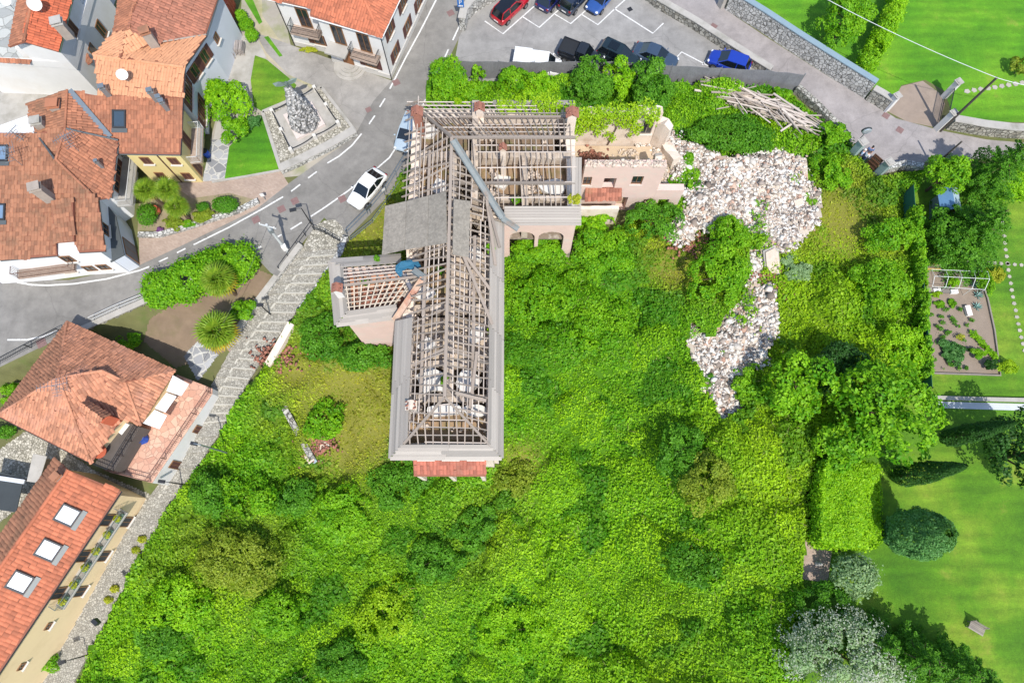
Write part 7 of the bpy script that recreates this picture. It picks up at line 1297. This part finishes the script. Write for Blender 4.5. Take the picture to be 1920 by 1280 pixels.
plant('yellow_shrub', 'yellow flowering shrub beside the stepping stones', 'shrub', 1862, 513, 18, 18, 1.2, 'yellow', leaf=.13); plant('dark_shrub', 'dark green shrub at the tunnel end by the lawn', 'shrub', 1848, 535, 14, 34, 1.4, 'mid', leaf=.14); plant('yellow_shrub', 'lime shrub at the lower corner of the vegetable bed', 'shrub', 1890, 688, 18, 17, 1.0, 'lime', leaf=.13)
def agave(px, py, r):
    p = P(px, py); o = thing('agave_plant', 'grey blue agave rosette along the edge of the vegetable bed', 'agave', p, 'agaves'); m = mat('agave_leaf', '#7fa39a', .15, 4, .6, .1)
    for k in range(16):
        a = k*2.4; el = .35+.06*k; d = Vector((math.cos(a)*math.cos(el), math.sin(a)*math.cos(el), math.sin(el)))*r; s = Vector((-math.sin(a), math.cos(a), 0))*.06; MB().add([p-s*.5, p+s*.5, p+d*.5+s, p+d, p+d*.5-s, p+d*.5-Vector((0, 0, .04))], [(0, 5, 4), (0, 1, 5), (1, 2, 5), (5, 2, 3), (4, 5, 3)]).build('leaf', m, o)
for x, y in ((1826, 536), (1832, 555), (1830, 576)): agave(x, y, .55)
m_flag = mat('flag_stone', '#a39e93', .12, 2, .9, .2, obj=.12)
sp = thing('stepping_path', 'path of pale stepping stones crossing the lawn', 'path', P(1892, 492)); sp['kind'] = 'structure'; del sp['category']
def flag(px, py, s, rz):
    p = P(px, py); k = 5; MB().prism([(p.x+math.cos(2*math.pi*i/k+rz)*s*random.uniform(.85, 1.1), p.y+math.sin(2*math.pi*i/k+rz)*s*random.uniform(.75, 1)) for i in range(k)], -.05, .05).build('stepping_stone', m_flag, sp)
for i in range(12): flag(1802+12.5*i, 489+.9*i, .2, i)
for i in range(21): flag(1880+i*1.1+.055*i*i, 418+12.6*i, .2, i*.7)
for i in range(13): flag(1800+13*i, 174-2.0*i, .3, i) if i else None
sheet('garden_walk', [(1744, 752), (1920, 757), (1990, 758), (1990, 772), (1744, 764)], .02, mat('walk_slabs', '#b9bfc2', .1, 1.5, .9, .2)); run_wall('garden_edging', 'low stone edging above the white garden walk', [(1750, 746), (1850, 749), (1990, 752)], .3, .3, m_conc, cat='edging')
sheet('brick_patio', [(1512, 1000), (1545, 1010), (1560, 1030), (1552, 1092), (1505, 1085), (1508, 1030)], .013, m_brickpave)
o = thing('garden_statue', 'small stone figure on the brick patio', 'statue', P(1531, 1056)); p = P(1531, 1056); MB().tube([p, p+Vector((0, 0, .25)), p+Vector((0, 0, .28)), p+Vector((0, 0, .6)), p+Vector((0, 0, .8))], [.22, .2, .12, .16, .08], 10).build('torso', m_conc, o, smooth=True); MB().ball(p+Vector((0, -.02, .9)), .1, 8, 6).build('head', m_conc, o)
def bench():
    a, b = P(1811, 1168), P(1838, 1184); d = (b-a).normalized(); n = Vector((-d.y, d.x, 0)); o = thing('garden_bench', 'weathered slatted wooden bench standing on the lawn', 'bench', (a+b)/2)
    for i in range(5): q = n*(-.24+.12*i)+Vector((0, 0, .44)); MB().bar(a+q, b+q, .1, .03).build('slat', m_wood, o)
    for t in (.06, .94):
        p = a.lerp(b, t)
        for s in (-1, 1): MB().box(p+n*s*.2+Vector((0, 0, .21)), (.07, .07, .43), math.atan2(d.y, d.x)).build('leg', m_wood, o)
    for i in range(3): q = n*(.3+.03*i)+Vector((0, 0, .56+.13*i)); MB().bar(a+q, b+q, .03, .1).build('back_slat', m_wood, o)
    for t in (.06, .94): p = a.lerp(b, t); MB().bar(p+n*.27+Vector((0, 0, .4)), p+n*.38+Vector((0, 0, .9)), .05, .06).build('back_post', m_wood, o)
bench()
# ================================================================ SMALL THINGS, VILLAGE SIDE
p = P(298, 400); o = thing('terracotta_urn', 'round terracotta urn in the palm flower bed', 'urn', p); prof = [(.18, 0), (.3, .15), (.4, .4), (.38, .6), (.26, .75), (.33, .85), (.26, .84), (.2, .6)]; v = []; f = []
for r_, z in prof:
    for i in range(14): t = 2*math.pi*i/14; v.append(p+Vector((r_*math.cos(t), r_*math.sin(t), z+.1)))
for j in range(len(prof)-1):
    for i in range(14): f.append((j*14+i, j*14+(i+1) % 14, (j+1)*14+(i+1) % 14, (j+1)*14+i))
MB().add(v, f).build('pot', m_tc, o, smooth=True); MB().tube([p+Vector((0, 0, .6)), p+Vector((0, 0, .68))], .25, 12).build('soil', m_earth, o)
sheet('flower_bed', [(258, 440), (262, 350), (330, 352), (360, 372), (430, 362), (485, 376), (445, 396), (400, 410), (345, 428), (300, 440)], .022, mat('bed_soil', '#8d8168', .25, 1.5, .95, .5, stain='#6c7440'))
o = thing('rain_barrel', 'blue plastic barrel on the crazy paving', 'barrel', P(390, 292)); p = P(390, 292); MB().tube([p, p+Vector((0, 0, .4)), p+Vector((0, 0, .8))], [.27, .3, .27], 14).build('drum', mat('barrel_blue', '#1f4fb0', .08, 3, .5), o, smooth=True); MB().tube([p+Vector((0, 0, .8)), p+Vector((0, 0, .84))], .28, 14).build('lid', m_shutd, o)
for lab, px, py, n in (('wrapped grey firewood pallet in the yard beside the outside stair', 432, 102, 3), ('second wrapped firewood pallet next to the wheel track', 450, 96, 3)):
    p = P(px, py); o = thing('firewood_pallet', lab, 'pallet', p)
    for i in range(3): MB().box(p+Vector((-.4+.4*i, 0, .06)), (.1, 1.1, .12), .2).build('runner', m_wood, o)
    mb = MB()
    for i in range(7):
        for j in range(5): mb.tube([p+Vector((-.5+.16*i+random.uniform(-.03, .03), -.5, .2+.16*j)), p+Vector((-.5+.16*i, .5, .2+.16*j))], .075, 6)
    mb.build('logs', mat('log_grey', '#9a938f', .2, 3, .9, .3, island=.3), o, 'stuff')
o = thing('water_trough', 'dark rectangular container in the yard of the row house', 'container', P(418, 120)); p = P(418, 120); MB().box(p+Vector((0, 0, .35)), (.7, 1.4, .7), .25).build('tank', m_shutd, o); MB().box(p+Vector((0, 0, .72)), (.75, 1.45, .05), .25).build('lid', m_greygut, o)
run_wall('garden_wall', 'collapsed old garden wall running down from the stair path', [(500, 712), (530, 752), (556, 800), (590, 862)], .5, .8, m_stone_g, dz=-.6); run_wall('stair_wall', 'broken white plaster wall with brick pieces beside the stair path', [(552, 612), (528, 655), (508, 690)], .6, 1.0, m_plast, dz=-.6)
for lab, px, m in (('fallen white wall fragment near the collapsed garden wall', [(588, 822), (606, 815), (622, 838), (600, 850)], m_white_r), ('bluish fallen sheet at the lower end of the garden wall', [(556, 838), (572, 832), (598, 866), (584, 876)], mat('sheet_bluegrey', '#8fa0a8', .15, 2))): slab_obj(lab, px, .5, .15, m)
for lab, c_, n, s in (('scattered red bricks beside the broken stair wall', (522, 672), 220, 1.0), ('brick scatter around the fallen white fragment', (600, 836), 160, .9), ('brick debris below the tilted slab', (1437, 532), 180, .8), ('terracotta debris patch at the foot of the white rubble', (1296, 452), 260, 1.1)):
    p = G(*c_); X = rng.normal(p.x, s, n); Y = rng.normal(p.y, s*.7, n); o = stones('brick_debris', X, Y, tz(X, Y)+mound(X, Y)*.35+.25, rng.uniform(.08, .2, n), m_brickr); tag(o, lab, 'bricks')
# balcony plants of the skylight house
a, b, bc, bd, bn, cc = LH
for k in range(6): p = bc+bd*(-3.5+1.4*k)+bn*.55; o = thing('balcony_plant', 'yellow green plant in a planter on the skylight house balcony', 'plant', Vector((p.x, p.y, -1.15)), 'balcony plants'); crown('foliage', o, [(Vector((p.x, p.y, -.95)), (.3, .3, .28))], 160, .14, *pal2('yellow'))
for k in range(4): p = Vector((bc.x, bc.y, 0))+bd*(-2.2+1.0*k+ (2.5 if k > 1 else 0))+bn*1.5; z = TZ(p.x, p.y); o = thing('wall_foot_plant', 'yellow green plant at the foot of the cream wall on the stair path', 'plant', Vector((p.x, p.y, z)), 'plants along the cream wall'); crown('foliage', o, [(Vector((p.x, p.y, z+.25)), (.4, .3, .35))], 260, .14, *pal2('yellow'))
